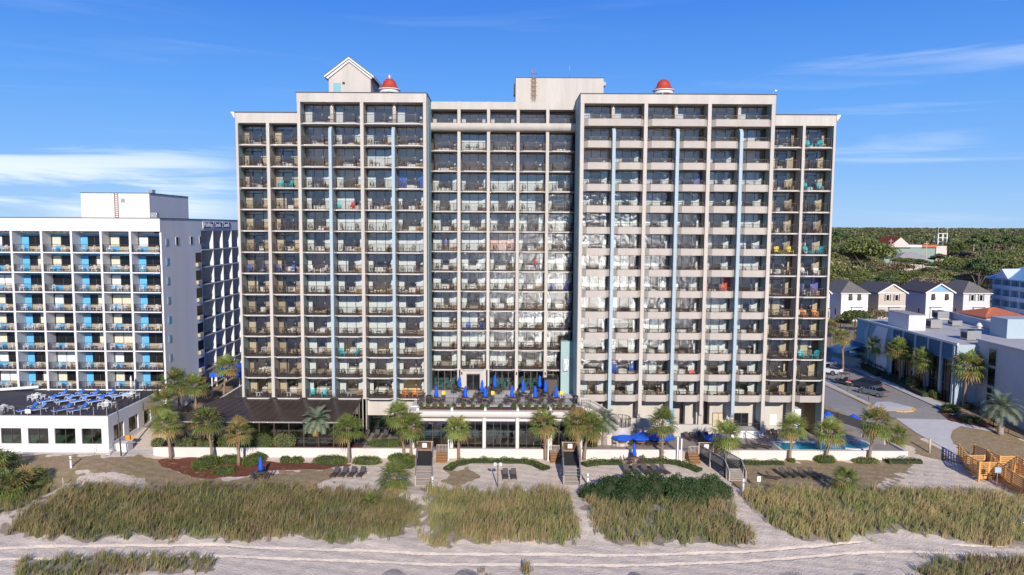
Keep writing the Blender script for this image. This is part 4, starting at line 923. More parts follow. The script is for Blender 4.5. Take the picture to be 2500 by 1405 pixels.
for i, (zx, zy) in enumerate(((350, 815), (30, 930), (1255, 800), (1020, 890))):
    q = atZ(zx*.256, zy*.256+768, dz); nm = ['back left corner', 'front left edge', 'back right corner', 'front right corner'][i]
    tag(link('table', big_t.data('table'), None, q), f'white plastic table at the {nm} of the sun deck', 'table', 'white tables on the sun deck')
    for k, a in enumerate((.3, 1.9, 3.5, 5.0)): chair_at('white', (q[0]+.8*math.cos(a), q[1]+.7*math.sin(a), dz), a-math.pi/2+math.pi, f'{["right", "rear", "left", "front"][k]} white chair at the table by the {nm} of the sun deck', 'white chairs on the sun deck')
q = atZ(321, 962, dz); t = thing('umbrella', q, 'closed white umbrella at the back right of the sun deck', 'umbrella')
b = MB(); b.tube([(0, 0, 0), (0, 0, 2.5)], .03, 6, 'plastic_white'); b.build('pole', t); b = MB(); b.lathe((0, 0, 0), [(.05, .9), (.17, 1.1), (.12, 1.7), (.1, 1.75), (.14, 2.2), (.03, 2.55)], 10, 'linen'); b.build('canopy', t)
b = MB(); b.box(px1-1.6, px1-.6, PY+.05, PY+.1, pz+.25, pz+.9, 'wood_weather')
q = atZ(83, 1000, pz+.5); b = MB(); b.box(q[0]-.35, q[0]+.35, PY+.1, PY+.14, pz+.3, pz+.8, 'linen'); tag(b.build('notice_board'), 'small cream notice board fixed to the front railing of the sun deck', 'sign')
# lamp post, planter box, orange sign, steps
q = P(295, 1085, 84.6); X0 = q[0]; b = MB(); b.tube([(X0, 84.6, .2), (X0-.3, 84.6, P(289, 980, 84.6)[2])], .09, 8, 'bronze'); tag(b.build('utility_pole'), 'dark leaning pole at the right corner of the pool building', 'pole')
q0 = G(303, 1100); b = MB(); b.box(q0[0]-.85, q0[0]+.75, q0[1]-.5, q0[1]+.7, q0[2]-.3, q0[2]+1.0, 'white_paint'); tag(b.build('planter_box'), 'white square masonry block beside the pool building corner', 'planter')
b = MB(); b.cbox((q0[0]+.25, q0[1]+.9, q0[2]+1.35), (.95, .06, .55), 'orange_plastic'); tag(b.build('orange_sign'), 'orange sheet leaning behind the white masonry block', 'sign')
q = G(262, 1103); st = thing('entry_steps', q, 'small concrete steps with two pale handrails at the pool building corner', 'steps'); b = MB()
for k in range(3): b.box(q[0]-1., q[0]+.9, q[1]-.35*k-.35, q[1]-.35*k, q[2]-.6, q[2]+.32-.15*k, 'concrete')
b.build('tread', st, world=True)
for s in (-1, .9):
    b = MB(); b.tube([(q[0]+s, q[1]-1.0, q[2]-.2), (q[0]+s, q[1]-1.0, q[2]+.7), (q[0]+s, q[1], q[2]+1.15), (q[0]+s, q[1], q[2]+.2)], .035, 6, 'metal'); b.build('handrail', st, world=True)
def sheet(name, pts, m, dz_=.012, px_=True, sub=14, **k):
    W_ = [G(x, y) for x, y in pts] if px_ else [(x, y, 0) for x, y in pts]
    bm_ = __import__('bmesh').new(); import bmesh
    vs = [bm_.verts.new((p[0], p[1], 0)) for p in W_]; bm_.faces.new(vs); bmesh.ops.triangulate(bm_, faces=bm_.faces[:])
    for _ in range(40):
        es = [e for e in bm_.edges if e.calc_length() > 1.2]
        if not es: break
        bmesh.ops.subdivide_edges(bm_, edges=es, cuts=1); bmesh.ops.triangulate(bm_, faces=bm_.faces[:])
        if len(bm_.faces) > 12000: break
    for v in bm_.verts: v.co.z = Tz(v.co.x, v.co.y)+dz_
    for f in bm_.faces:
        f.normal_update()
        if f.normal.z < 0: f.normal_flip()
    me = bpy.data.meshes.new(name); bm_.to_mesh(me); bm_.free(); me.materials.append(MATS[m]); return link(name, me, **k)
sheet('path', [(-60, 1103), (255, 1104), (255, 1111), (-60, 1109)], 'concrete', .05, kind='structure'); sheet('path', [(255, 1100), (380, 1100), (380, 1108), (255, 1111)], 'concrete', .06, kind='structure')
sheet('path', [(262, 1100), (360, 1022), (385, 1022), (280, 1100)], 'concrete', .07, kind='structure')
# ------------------------------------------------------------------ sea wall, deck, pool
WLY = 87.0; DZ = .28; wl0 = P(374, 1094, WLY)[0]; wl1 = P(2218, 1094, WLY)[0]
gaps = [(P(1018, 1110, WLY)[0], P(1093, 1110, WLY)[0]), (P(1340, 1110, WLY)[0], P(1410, 1110, WLY)[0]), (P(1664, 1110, WLY)[0], P(1742, 1110, WLY)[0])]
ends = [wl0]+[v for g in gaps for v in g]+[wl1]; WN = ['left', 'centre', 'right centre', 'far right']
for i in range(4):
    b = MB(); b.box(ends[2*i], ends[2*i+1], WLY, WLY+.3, -1.6, .52, 'wall_cream')
    if i == 0: b.box(ends[0], ends[0]+.3, WLY+.302, WLY+8, -1, .52, 'wall_cream')
    if i == 3: b.box(ends[7]-.3, ends[7], WLY+.302, WLY+4, -1, .52, 'wall_cream')
    tag(b.build('retaining_wall'), ['long white retaining wall below the sunroom and hedges', 'white retaining wall below the glazed pavilion', 'white retaining wall below the blue umbrellas', 'white retaining wall in front of the swimming pool'][i], 'wall')
b = MB(); b.prism([(wl0+.3, WLY+.3), (wl1-.3, WLY+.3), (wl1-.3, WLY+3.5), (42.8, 118), (42.8, FY+8), (wl0+.3, FY+8)], -.9, DZ, 'pool_deck'); b.build('terrace_ground', kind='structure')
sheet_m = MB(); sheet_m.box(-42.6, P(880, 1090, WLY)[0], WLY+.32, 89.6, DZ+.004, DZ+.05, 'mulch'); sheet_m.build('planting_bed', kind='structure')
pl = thing('swimming_pool', (40, 89, DZ), 'blue outdoor swimming pool with a rounded end behind the wall', 'swimming pool')
pc = P(2075, 1077, 90.6); cx_, cy_, r_ = pc[0], 90.9, 2.35; xl = P(1900, 1085, 89.5)[0]
arc = lambda r: [(cx_+r*math.cos(a), cy_+r*math.sin(a)) for a in np.linspace(R(-125), R(140), 30)]
inner = [(xl, 88.0), (cx_-1.7, 88.0)]+arc(r_)+[(cx_-2.5, 91.15), (xl, 91.15)]
outer = [(xl-.35, 87.65), (cx_-1.9, 87.65)]+arc(r_+.4)+[(cx_-2.7, 91.5), (xl-.35, 91.5)]
b = MB(); n = len(inner); vs = [(x, y, DZ+.1) for x, y in outer]+[(x, y, DZ+.1) for x, y in inner]+[(x, y, DZ) for x, y in outer]+[(x, y, DZ+.02) for x, y in inner]
b.mesh(vs, [(i, (i+1) % n, n+(i+1) % n, n+i) for i in range(n)]+[(2*n+i, 2*n+(i+1) % n, (i+1) % n, i) for i in range(n)]+[(n+i, n+(i+1) % n, 3*n+(i+1) % n, 3*n+i) for i in range(n)], 'coping'); b.build('coping', pl, world=True)
b = MB(); b.face([(x, y, DZ+.02) for x, y in inner], 'water_pool'); b.build('water', pl, world=True)
for x in (xl+.4, xl+3.):
    b = MB(); 
    for s in (0, .45): b.tube([(x+s, 91.7, DZ), (x+s, 91.6, DZ+.8), (x+s, 90.9, DZ+.7), (x+s, 90.7, DZ+.05)], .03, 6, 'chrome')
    b.build('ladder', pl, world=True)
run_rail('railing', [(xl-1.6, WLY+.4, DZ), (xl-3.2, 92.4, DZ)], 1.1, 'thin dark railing left of the swimming pool', sp=1.5, mid=.5)
# walled fence between the deck and the car park
f0 = P(2013, 990, 105.); 
pts = [(44.1, 106, .3), (45.2, 101.5, .3), (48.4, 93.5, .3), (49.6, 90.4, .3)]
for i in range(3):
    p, q = Vector(pts[i]), Vector(pts[i+1]); t = thing('boundary_fence', p, f'{["rear", "middle", "front"][i]} bay of the cream wall with dark mesh fence beside the car park', 'fence')
    b = MB(); e = q+(p-q)*.04; b.beam((p.x, p.y, .55), (e.x, e.y, .55), .2, 1.5, 'cream'); b.build('wall', t, world=True)
    b = MB(); b.beam((p.x, p.y, 1.95), (e.x, e.y, 1.95), .02, 1.2, 'fence_mesh'); b.build('mesh_panel', t, world=True)
    for k in range(3):
        c_ = p+(e-p)*k/2; m = MB(); m.box(c_.x-.05, c_.x+.05, c_.y-.05, c_.y+.05, 1.3, 2.65, 'rail'); m.build('post', t, world=True)
# ------------------------------------------------------------------ sunroom with sloping dark glass roof
sr = thing('sunroom', (-28, 88, DZ), 'lean-to sunroom with a big sloping dark glass roof and pale glazing bars', 'sunroom')
ra = (-18.35, 92.98, 5.35); x0_, yb_, zb_ = -36.5, 88.2, 3.45
xf1 = P(850, 1032, yb_)[0]; xb1 = -18.32; xf0 = P(415, 1032, yb_)[0]; xb0 = -34.15
b = MB(); b.face([(xf0, yb_, zb_), (xf1, yb_, zb_), (xb1, 92.98, 5.35), (-36.9, 92.98, 5.35)], 'glass_roof'); b.face([(-36.9, 92.98, 5.35), (-34.2, 92.98, 5.35), (-34.2, 110, 5.35), (-36.9, 110, 5.35)], 'glass_roof'); b.build('roof', sr, world=True)
n = 19
for k in range(n+1):
    t = k/n; p = (xf0+(xf1-xf0)*t-.0, yb_, zb_+.04); q = (-36.9+(xb1+36.9)*t, 92.98, 5.39); b = MB(); b.beam(p, q, .035, .05, 'bronze'); b.build('glazing_bar', sr, world=True)
b = MB(); b.beam((xf0, yb_-.02, zb_), (xf1, yb_-.02, zb_), .1, .16, 'rail_grey'); b.beam((-36.9, 92.96, 5.42), (xb1, 92.96, 5.42), .06, .1, 'trim_black'); b.build('gutter', sr, world=True)
for k in range(13):
    x = xf0+(xf1-xf0)*k/12; b = MB(); b.box(x-.05, x+.05, yb_+.0, yb_+.1, DZ, zb_-.1, 'bronze'); b.build('post', sr, world=True)
b = MB(); b.box(xf0, xf1, yb_+.02, yb_+.08, 1.4, 1.46, 'bronze'); b.face([(xf0, yb_+.05, DZ), (xf1, yb_+.05, DZ), (xf1, yb_+.05, zb_-.1), (xf0, yb_+.05, zb_-.1)], 'glass_dark')
b.face([(xf1, yb_+.06, DZ), (xb1, 92.9, DZ), (xb1, 92.9, 5.3), (xf1, yb_+.06, zb_)], 'glass_dark'); b.build('pane', sr, world=True)
for t in (.25, .5, .75): b = MB(); x = xf1+(xb1-xf1)*t; y = yb_+(92.9-yb_)*t; b.box(x-.05, x+.05, y-.05, y+.05, DZ, zb_+(5.3-zb_)*t, 'bronze'); b.build('post', sr, world=True)
b = MB(); b.box(-32, -22, 89, 92.4, DZ+.003, DZ+.06, 'concrete'); b.box(-30, -26, 89.8, 91.6, DZ+.063, DZ+.08, 'water_pool'); b.build('floor', sr, world=True)
b = MB(); b.beam((-36.95, 93, 3.2), (-36.95, 120, 3.2), .25, 4.4, 'stucco_shade'); tag(b.build('side_wall'), 'low grey wall along the alley left of the hotel', 'wall')
run_rail('railing', [(-42.2, 88.5, .4), (-39.4, 99, 2.4), (-37.2, 116, 5.2)], 1.0, 'dark sloping handrail fence rising along the alley left of the hotel', sp=.9, mid=.5)
b = MB(); b.mesh([(-42.3, 88.5, .2), (-40.3, 88.5, .2), (-37.2, 99, 2.2), (-39.5, 99, 2.2), (-35.5, 116, 5.0), (-37.3, 116, 5.0)], [(0, 1, 2, 3), (3, 2, 4, 5)], 'concrete'); b.build('path', kind='structure')
aw = thing('awning', (-44.5, 110, 5.), 'bright blue fabric awning on white posts behind the palms at the apartment block', 'awning')
b = MB(); q = P(545, 912, 112); b.prism([(q[0]-1.6, 110.5), (q[0]+3.4, 110.5), (q[0]+3.4, 119), (q[0]-1.6, 119)], q[2]-.3, q[2]+.35, 'blue_canvas'); b.build('canopy', aw, world=True)
for x, y in ((q[0]-1.3, 110.8), (q[0]+3.0, 110.8)): b = MB(); b.box(x-.08, x+.08, y-.08, y+.08, 0, q[2]-.3, 'white_paint'); b.build('post', aw, world=True)
# ------------------------------------------------------------------ glazed pavilion with terrace on top
PVY = 87.6; zT = 5.16; pvx0 = P(1003, 1060, PVY)[0]; pvx1 = P(1423, 1060, PVY)[0]
pv = thing('pavilion', (0, PVY, DZ), 'glazed ground-floor pavilion with a rounded white fascia and a restaurant terrace on its roof', 'pavilion')
b = MB(); z1 = P(1225, 1006, 87.1)[2]; z0_ = P(1225, 1023, 87.1)[2]; rr = (z1-z0_)
yz = [(PVY+3, z1)]+[(87.1+rr*.55*(1-math.cos(R(90)*t/8)), z1-.12-(rr-.12)*math.sin(R(90)*t/8)) for t in range(9)]+[(PVY+3, z0_)]
yz.insert(1, (87.1, z1)); extx(b, pvx0-.2, pvx1+.4, yz, 'wall_cream'); b.build('fascia', pv, world=True)
b = MB(); b.box(pvx0-.2, pvx1+.3, 89.75, 93.0, zT-.35, zT, 'concrete'); b.box(-9.7, 9.88, 93.0, 99, zT-.35, zT, 'concrete'); b.box(-9.7, 9.88, 93.1, 99, 2.6, zT-.36, 'cream_in'); b.build('terrace_floor', pv, world=True)
b = MB(); b.box(pvx0, pvx1, PVY+.5, PVY+1.2, 3.75, z0_, 'wall_cream'); b.build('lintel', pv, world=True)
colx = [P(x, 1060, PVY)[0] for x in (1008, 1102, 1182, 1263, 1344, 1420)]
for x in colx: b = MB(); b.box(x-.2, x+.2, PVY, PVY+.5, -.2, z0_, 'wall_cream'); b.build('column', pv, world=True)
for i in range(5):
    xa_, xb_ = colx[i]+.21, colx[i+1]-.21; w_ = xb_-xa_; b = MB()
    zz0, zz1 = DZ+.03, 3.74
    b.box(xa_, xb_, PVY+.5, PVY+.6, zz1-.1, zz1, 'bronze'); b.box(xa_, xb_, PVY+.5, PVY+.6, zz0, zz0+.12, 'bronze'); b.box(xa_, xb_, PVY+.5, PVY+.6, 2.35, 2.43, 'bronze')
    for t in (0, .25, .5, .75, 1): b.box(xa_+(w_-.07)*t, xa_+(w_-.07)*t+.07, PVY+.49, PVY+.61, zz0+.12, zz1-.1, 'bronze')
    w = b.build('window', pv, world=True); b = MB(); b.face([(xa_, PVY+.55, zz0), (xb_, PVY+.55, zz0), (xb_, PVY+.55, zz1), (xa_, PVY+.55, zz1)], 'glass_dark' if i != 3 else 'glass_teal'); b.build('pane', w)
    b = MB(); b.box(xa_, xb_, PVY+.62, PVY+.7, 3.3, 3.74, 'curtain_violet'); b.build('curtain', w)
b = MB(); b.box(pvx0, pvx1, 92.5, 92.6, DZ, 3.7, 'teal_wall'); b.box(pvx0, pvx1, PVY+1, 92.5, DZ+.003, DZ+.02, 'wood_brown'); b.build('interior', pv, world=True)
for i in range(5):
    xa_ = P(*[(1022, 1005), (1105, 1005), (1186, 1005), (1265, 1005), (1345, 1005)][i], 88)[0]+.1; xb_ = xa_+3.9
    m = 'mulch'; b = MB(); b.box(xa_, xb_, 87.9, 89.3, z1+.0, z1+.1, 'mulch'); b.build('planting_bed', pv, world=True)
    b = MB(); b.box(xa_-.3, xa_-.01, 87.5, 89.4, z1+.001, z1+.3, 'white_paint'); b.build('divider', pv, world=True)
b = MB(); b.box(pvx0-.2, pvx1+.3, 89.3, 89.7, z1-.2, zT+.18, 'white_paint'); b.build('parapet', pv, world=True)
b = MB(); run_rail('railing', [(pvx0+.6, 89.9, zT), (pvx1-.3, 89.9, zT)], 1.1, None, parent=pv, sp=.13)
run_rail('railing', [(pvx0+.6, 89.9, zT), (-10, 92.8, zT)], 1.1, None, parent=pv, sp=.13)
# terrace sets
us = [(1065, 942, 0), (1122, 917, 2), (1136, 943, 0), (1177, 928, 1), (1185, 943, 0), (1208, 916, 2), (1250, 942, 0), (1277, 929, 1), (1307, 943, 0), (1318, 917, 2), (1332, 929, 1), (1358, 942, 0)]
def closed_umbrella(loc, h, label, group=None, r=.3):
    t = thing('umbrella', loc, label, 'umbrella', group); b = MB(); b.tube([(0, 0, 0), (0, 0, h)], .03, 6, 'bronze'); b.build('pole', t)
    b = MB(); b.lathe((0, 0, 0), [(.04, h*.36), (r, h*.4), (r*.85, h*.55), (r*.6, h*.72), (r*.75, h*.78), (r*.3, h*.97), (.02, h+.03)], 10, 'blue_canvas'); b.build('canopy', t); return t
rtab = tablemb('wicker', .62, .72).data('table'); rt2 = tablemb('wood_brown', .6, .72).data('table')
rY = [91.4, 94.2, 97.0]; rN = ['front', 'middle', 'back']; cnt = [0, 0, 0]
for x, y, row in us:
    q = P(x, y, rY[row]); h = q[2]-zT; cnt[row] += 1; pos = f'{ORD[cnt[row]-1]} from left in the {rN[row]} row of the terrace'
    closed_umbrella((q[0], q[1], zT), h, f'closed blue umbrella, {pos}', 'closed blue umbrellas on the restaurant terrace')
    tag(link('table', rtab if row else rt2, None, (q[0], q[1], zT+.002)), f'round {"brown wooden" if row == 0 else "dark"} table under umbrella, {pos.replace(" of the terrace", ", terrace")}', 'table', 'restaurant tables on the terrace')
    for k, a in enumerate((.5, 2.2, 3.8, 5.4)): chair_at('wicker', (q[0]+.95*math.cos(a), q[1]+.8*math.sin(a), zT+.002), a+math.pi/2+math.pi, f'{["right rear", "left rear", "left front", "right front"][k]} brown chair at the terrace table {ORD[cnt[row]-1]} from left, {rN[row]} row', 'dining chairs on the terrace')
for i, (x, y, Y) in enumerate(((1083, 961, 93), (1203, 961, 93), (1371, 961, 93))):
    q = P(x, y, Y); b = MB(); b.box(q[0]-.22, q[0]+.22, Y-.02, Y+.02, q[2]-.15, q[2]+.32, 'yellow_plastic'); b.box(q[0]-.03, q[0]+.03, Y+.021, Y+.06, zT, q[2]+.35, 'bronze'); tag(b.build('notice_sign'), f'yellow notice board on the terrace, {["left", "middle", "right"][i]} one of three', 'sign', 'yellow notices on the terrace')
for i, (x, Y) in enumerate(((1047, 91.5), (1405, 91.8))):
    q = P(x, 975, Y); b = MB(); b.lathe((q[0], Y, zT), [(.01, 0), (.34, 0), (.38, .95), (.3, 1.05), (.01, 1.07)], 14, 'trim_black'); tag(b.build('waste_bin'), f'black round waste bin at the {["left", "right"][i]} end of the terrace', 'bin')
# stairs from the terrace
stt = thing('terrace_stairs', (11.5, 89.8, 3), 'cream staircase with dark rails descending from the right end of the terrace', 'stairs')
b = MB(); sa = (10.3, zT); sb_ = (15.2, 2.6); n = 14
b.box(9.9, 11.3, 89.5, 91.2, 1.5, zT, 'cream')
for k in range(n): x = 11.3+k*.29; b.box(x, x+.29, 89.6, 91.2, .3, zT-.17*(k+1), 'cream')
b.build('tread', stt, world=True)
b = MB(); b.mesh([(9.9, 91.21, zT+.9), (11.3, 91.21, zT+.9), (15.4, 91.21, 3.5), (15.4, 91.21, .3), (9.9, 91.21, .3), (9.9, 91.5, zT+.9), (11.3, 91.5, zT+.9), (15.4, 91.5, 3.5), (15.4, 91.5, .3), (9.9, 91.5, .3)], [(0,1,2,3,4), (9,8,7,6,5), (0,5,6,1), (1,6,7,2), (2,7,8,3)], 'cream'); b.build('parapet', stt, world=True)
run_rail('railing', [(10.2, 89.55, zT), (11.3, 89.55, zT), (15.3, 89.55, zT-2.38)], 1.0, None, parent=stt, sp=.2, mid=.15)
b = MB(); b.lathe((15.3, 90.3, .3), [(1.35, 0), (1.35, 2.4), (1.2, 2.45), (.01, 2.45)], 24, 'cream', False); b.build('landing', stt, world=True)
run_rail('railing', [(15.3+1.3*math.cos(a), 90.3+1.3*math.sin(a), 2.72) for a in np.linspace(-1.6, 1.6, 9)], 1.05, None, parent=stt, sp=.2, post=9)
# ------------------------------------------------------------------ palms
def fan_crown(seed, n=28, dry=.12, droopy=0.):
    r_ = np.random.default_rng(seed); Q = []; MI = []
    for i in range(n):
        az_ = i*2.399+r_.uniform(-.3, .3); e = R(82)-(i/n)**.85*R(125+20*droopy)+r_.uniform(-.12, .12)
        d = np.array((math.cos(az_)*math.cos(e), math.sin(az_)*math.cos(e), math.sin(e))); L1 = r_.uniform(.7, 1.15)
        side = np.array((-math.sin(az_), math.cos(az_), 0)); nrm = np.cross(d, side)
        p0 = np.zeros(3); pm = d*L1+np.array((0, 0, -.06)); w = .022
        m = 1 if r_.random() < dry or i > n*.9 else 0
        Q.append([p0-side*w, p0+side*w, pm+side*w, pm-side*w]); MI.append(m)
        nl = 14
        for k in range(nl):
            a = R(-105)+R(210)*k/(nl-1); dd = d*math.cos(a)+side*math.sin(a); Lf = (1.15-.3*abs(a)/R(105))*r_.uniform(.85, 1.1)
            q1 = pm+dd*Lf*.6+nrm*.06*math.cos(a*2)+np.array((0, 0, -.05)); q2 = pm+dd*Lf+np.array((0, 0, -.2*Lf-r_.uniform(0, .16)))
            wv = np.cross(dd, nrm); wv /= np.linalg.norm(wv)+1e-9; ww = .06
            Q.append([pm-wv*.008, pm+wv*.008, q1+wv*ww, q1-wv*ww]); MI.append(m); Q.append([q1-wv*ww, q1+wv*ww, q2+wv*.006, q2-wv*.006]); MI.append(m if r_.random() > .12 else 1)
    return quads('crown', np.array(Q), ['frond', 'frond_dry'], MI)
def feather_crown(seed, n=42, L_=2.3):
    r_ = np.random.default_rng(seed); Q = []; MI = []
    for i in range(n):
        az_ = i*2.399; e = R(80)-(i/n)*R(85); d = np.array((math.cos(az_)*math.cos(e), math.sin(az_)*math.cos(e), math.sin(e))); side = np.array((-math.sin(az_), math.cos(az_), 0))
        p = np.zeros(3); v = d.copy(); seg = 9; m = 1 if i > n*.92 else 0
        for s in range(seg):
            q = p+v*L_/seg; Q.append([p-side*.02, p+side*.02, q+side*.02, q-side*.02]); MI.append(m); up_ = np.cross(v, side)
            if s > 1:
                for t in (0, .33, .66):
                    c_ = p+(q-p)*t
                    for sg_ in (-1, 1):
                        ll = .5*math.sin(math.pi*(s+t)/(seg+.8))+.12; tip = c_+side*sg_*ll*.75+v*ll*.6+up_*ll*.25+np.array((0, 0, -.1*ll)); wv = v*.04
                        Q.append([c_-wv, c_+wv, tip+wv*.3, tip-wv*.3]); MI.append(m)
            p = q; v = v+np.array((0, 0, -.21)); v /= np.linalg.norm(v)
    return quads('crown', np.array(Q), ['frond_grey', 'frond_dry'], MI)
FC = [fan_crown(s, 34+2*(s % 4), (.06, .12, .2, .1)[s % 4], (s % 3)*.4) for s in range(6)]; PC = [feather_crown(s) for s in (11, 12)]
def trunkmb(top, r, boots, m):
    b = MB(); n = 9; c = Vector(top); pts = []; rs_ = []
    for i in range(n+1):
        t = i/n; pts.append((c.x*(t**1.6), c.y*(t**1.6), c.z*t)); rs_.append(r*(1.25-.3*t if t < .25 else 1.+.25*max(0, t-.7)))
    b.tube(pts, rs_, 9, m)
    zb = c.z*(1-boots)
    k = 0
    while boots > 0:
        z = zb+(c.z-zb)*k/26
        if k > 26: break
        t = z/c.z; a = k*2.4; x = c.x*t**1.6; y = c.y*t**1.6; d = Vector((math.cos(a), math.sin(a), .9)); p = Vector((x, y, z)); b.beam(p+d*r*.6, p+d*(r+.2), .10, .04, 'boot'); k += 1
    return b
palm_n = 0
def palm(base, top, kind, label, scale=1., r=.16, boots=.3, group='palms in front of the hotel'):
    global palm_n
    t = thing('palm_tree', base, label, 'palm tree', group)
    tp = (top[0]-base[0], top[1]-base[1], top[2]-base[2]); trunkmb(tp, r, boots, 'trunk' if kind != 'p' else 'trunk_pale').build('trunk', t)
    me = PC[palm_n % 2] if kind == 'p' else FC[palm_n % 6]; o = link('crown', me, t, tp, rz=palm_n*1.3); o.scale = (scale,)*3; palm_n += 1; return t
PL = [ # base px, crown px, kind, scale, boots, label
 ((417,1122),(405,1036),'f',1.05,.2,'sabal palm with orange-brown trunk at the left end of the white wall'),
 ((519,1126),(503,1028),'f',1.15,.55,'leaning sabal palm with a shaggy upper trunk over the mulch bed'),
 ((583,1136),(583,1052),'f',1.0,.3,'straight sabal palm standing in the mulch between clipped shrubs'),
 ((852,1130),(850,1046),'f',1.05,.35,'sabal palm near the right end of the mulch bed, trunk against the wall'),
 ((987,1108),(972,1012),'f',1.,.15,'taller slim palm of the pair left of the pavilion'),
 ((1004,1124),(1000,1040),'f',1.05,.2,'lower palm of the pair beside the first boardwalk gate'),
 ((1120,1116),(1118,1046),'f',.95,.15,'small-crowned palm in front of the pavilion, right of the first gate'),
 ((1332,1118),(1327,1032),'f',1.08,.75,'thick-trunked palm with old leaf bases right of the pavilion windows'),
 ((1415,1113),(1408,1030),'f',1.05,.1,'slim left palm of the cluster beside the terrace stairs'),
 ((1426,1118),(1440,1040),'f',1.1,.1,'right palm of the cluster beside the terrace stairs'),
 ((1616,1110),(1618,1030),'f',1.05,.85,'shaggy palm in front of the open blue umbrellas'),
 ((1771,1130),(1774,1062),'f',1.1,.15,'palm right of the third boardwalk with hanging dry fronds'),
 ((1927,1124),(1937,1042),'f',1.0,.15,'palm at the left end of the swimming pool'),
 ((2017,1116),(2027,1055),'f',1.1,.1,'sprawling palm in front of the middle of the pool'),
 ((2122,1116),(2140,1030),'f',1.25,.45,'big leaning palm at the rounded end of the pool')]
for b_, c_, k, s, bo, lb in PL:
    g = G(*b_); y = min(g[1], WLY-.35); g = (P(b_[0], b_[1], y)[0], y, Tz(g[0], y)); t = P(c_[0], c_[1], g[1]-.2); palm(g, t, k, lb, s*1.08, .17, bo)
def palm_at(bx, by, z, cx__, cy__, k, s, lb, bo=.2, r=.15, group='palms around the hotel'):
    g = atZ(bx, by, z); palm(g, P(cx__, cy__, g[1]), k, lb, s, r, bo, group)
palm_at(775, 1088, DZ, 776, 1030, 'p', 1.0, 'grey-green feather palm behind the wall in front of the sunroom', .5, .24)
palm_at(1475, 1088, DZ, 1478, 1030, 'p', .85, 'grey-green feather palm between the terrace stairs and the blue umbrellas', .8, .3)
palm_at(630, 1085, DZ, 628, 1052, 'f', .75, 'small palm squeezed in front of the sunroom glass')
palm_at(440, 1005, 1.5, 423, 932, 'f', 1.35, 'big palm high in the group left of the sunroom', .2, .17)
palm_at(478, 1000, 1.6, 478, 940, 'f', 1.15, 'palm with dark drooping fronds right of the tall left group')
palm_at(398, 1050, .8, 394, 982, 'f', 1.2, 'palm at the corner of the pool building, lower left of the group')
palm_at(547, 965, 2.6, 553, 895, 'f', 1.15, 'bright palm in the alley in front of the blue awning', .1)
g = G(965, 1200); palm(g, (g[0]-.1, g[1], g[2]+1.7), 'f', 'short bushy palm on the sand left of the first boardwalk', 1.15, .17, .5)
g = G(2063, 1203); palm(g, (g[0], g[1], g[2]+1.5), 'f', 'short young palm on the lawn below the pool', .95, .15, .5)
g = G(903, 1240); palm(g, (g[0], g[1], g[2]+.5), 'f', 'tiny palm growing in the dune grass left of the first boardwalk', .65, .1, .0)
for i, (x, y, h, s) in enumerate(((20, 1215, 1.2, 1.3), (62, 1200, .9, 1.15), (-25, 1180, 2.2, 1.3), (95, 1178, .6, .8), (20, 1150, .9, 1.))):
    g = G(x, y); palm(g, (g[0], g[1], g[2]+h), 'f', ['palmetto clump at the left edge, front one', 'palmetto clump at the left edge, right one', 'palmetto at the left edge, tallest and cut by the frame', 'smallest palmetto right of the clump at the left edge', 'rearmost palmetto of the clump at the left edge'][i], s, .12, 0, 'palmettos at the left edge')
SP = [((2137,912),(2145,845),1.1,'street palm second along the teal restaurant wall'),((2058,905),(2055,822),.95,'street palm beside the teal trash enclosure'),((2107,885),(2108,815),1.,'street palm in front of the blue awning corner'),
 ((2197,940),(2197,855),1.2,'tall street palm in the middle of the teal restaurant wall'),((2187,925),(2180,850),.9,'street palm tucked behind the tall middle one'),((2256,962),(2255,878),1.1,'street palm between the second and third teal columns'),
 ((2297,942),(2296,872),1.05,'street palm in front of the third teal column'),((2352,996),(2366,893),1.35,'tallest curved palm at the corner of the teal restaurant'),((2030,850),(2030,798),.9,'street palm partly hidden by the hotel edge'),((2235,955),(2231,932),.6,'stub-trunk young palm below the street palms')]
for b_, c_, s, lb in SP:
    g = G(*b_); palm(g, P(c_[0], c_[1], g[1]), 'f', lb, s*1.15, .18, .1, 'street palms along the teal restaurant')
g = G(2442, 1062); palm(g, P(2445, 1000, g[1]), 'p', 'wide grey feather palm at the right edge above the timber ramp', 1.25, .33, .8, 'street palms along the teal restaurant')
g = G(2190, 1092); palm(g, (g[0], g[1], g[2]+1.6), 'f', 'small palm at the right end of the pool terrace wall', .9, .12, .1)
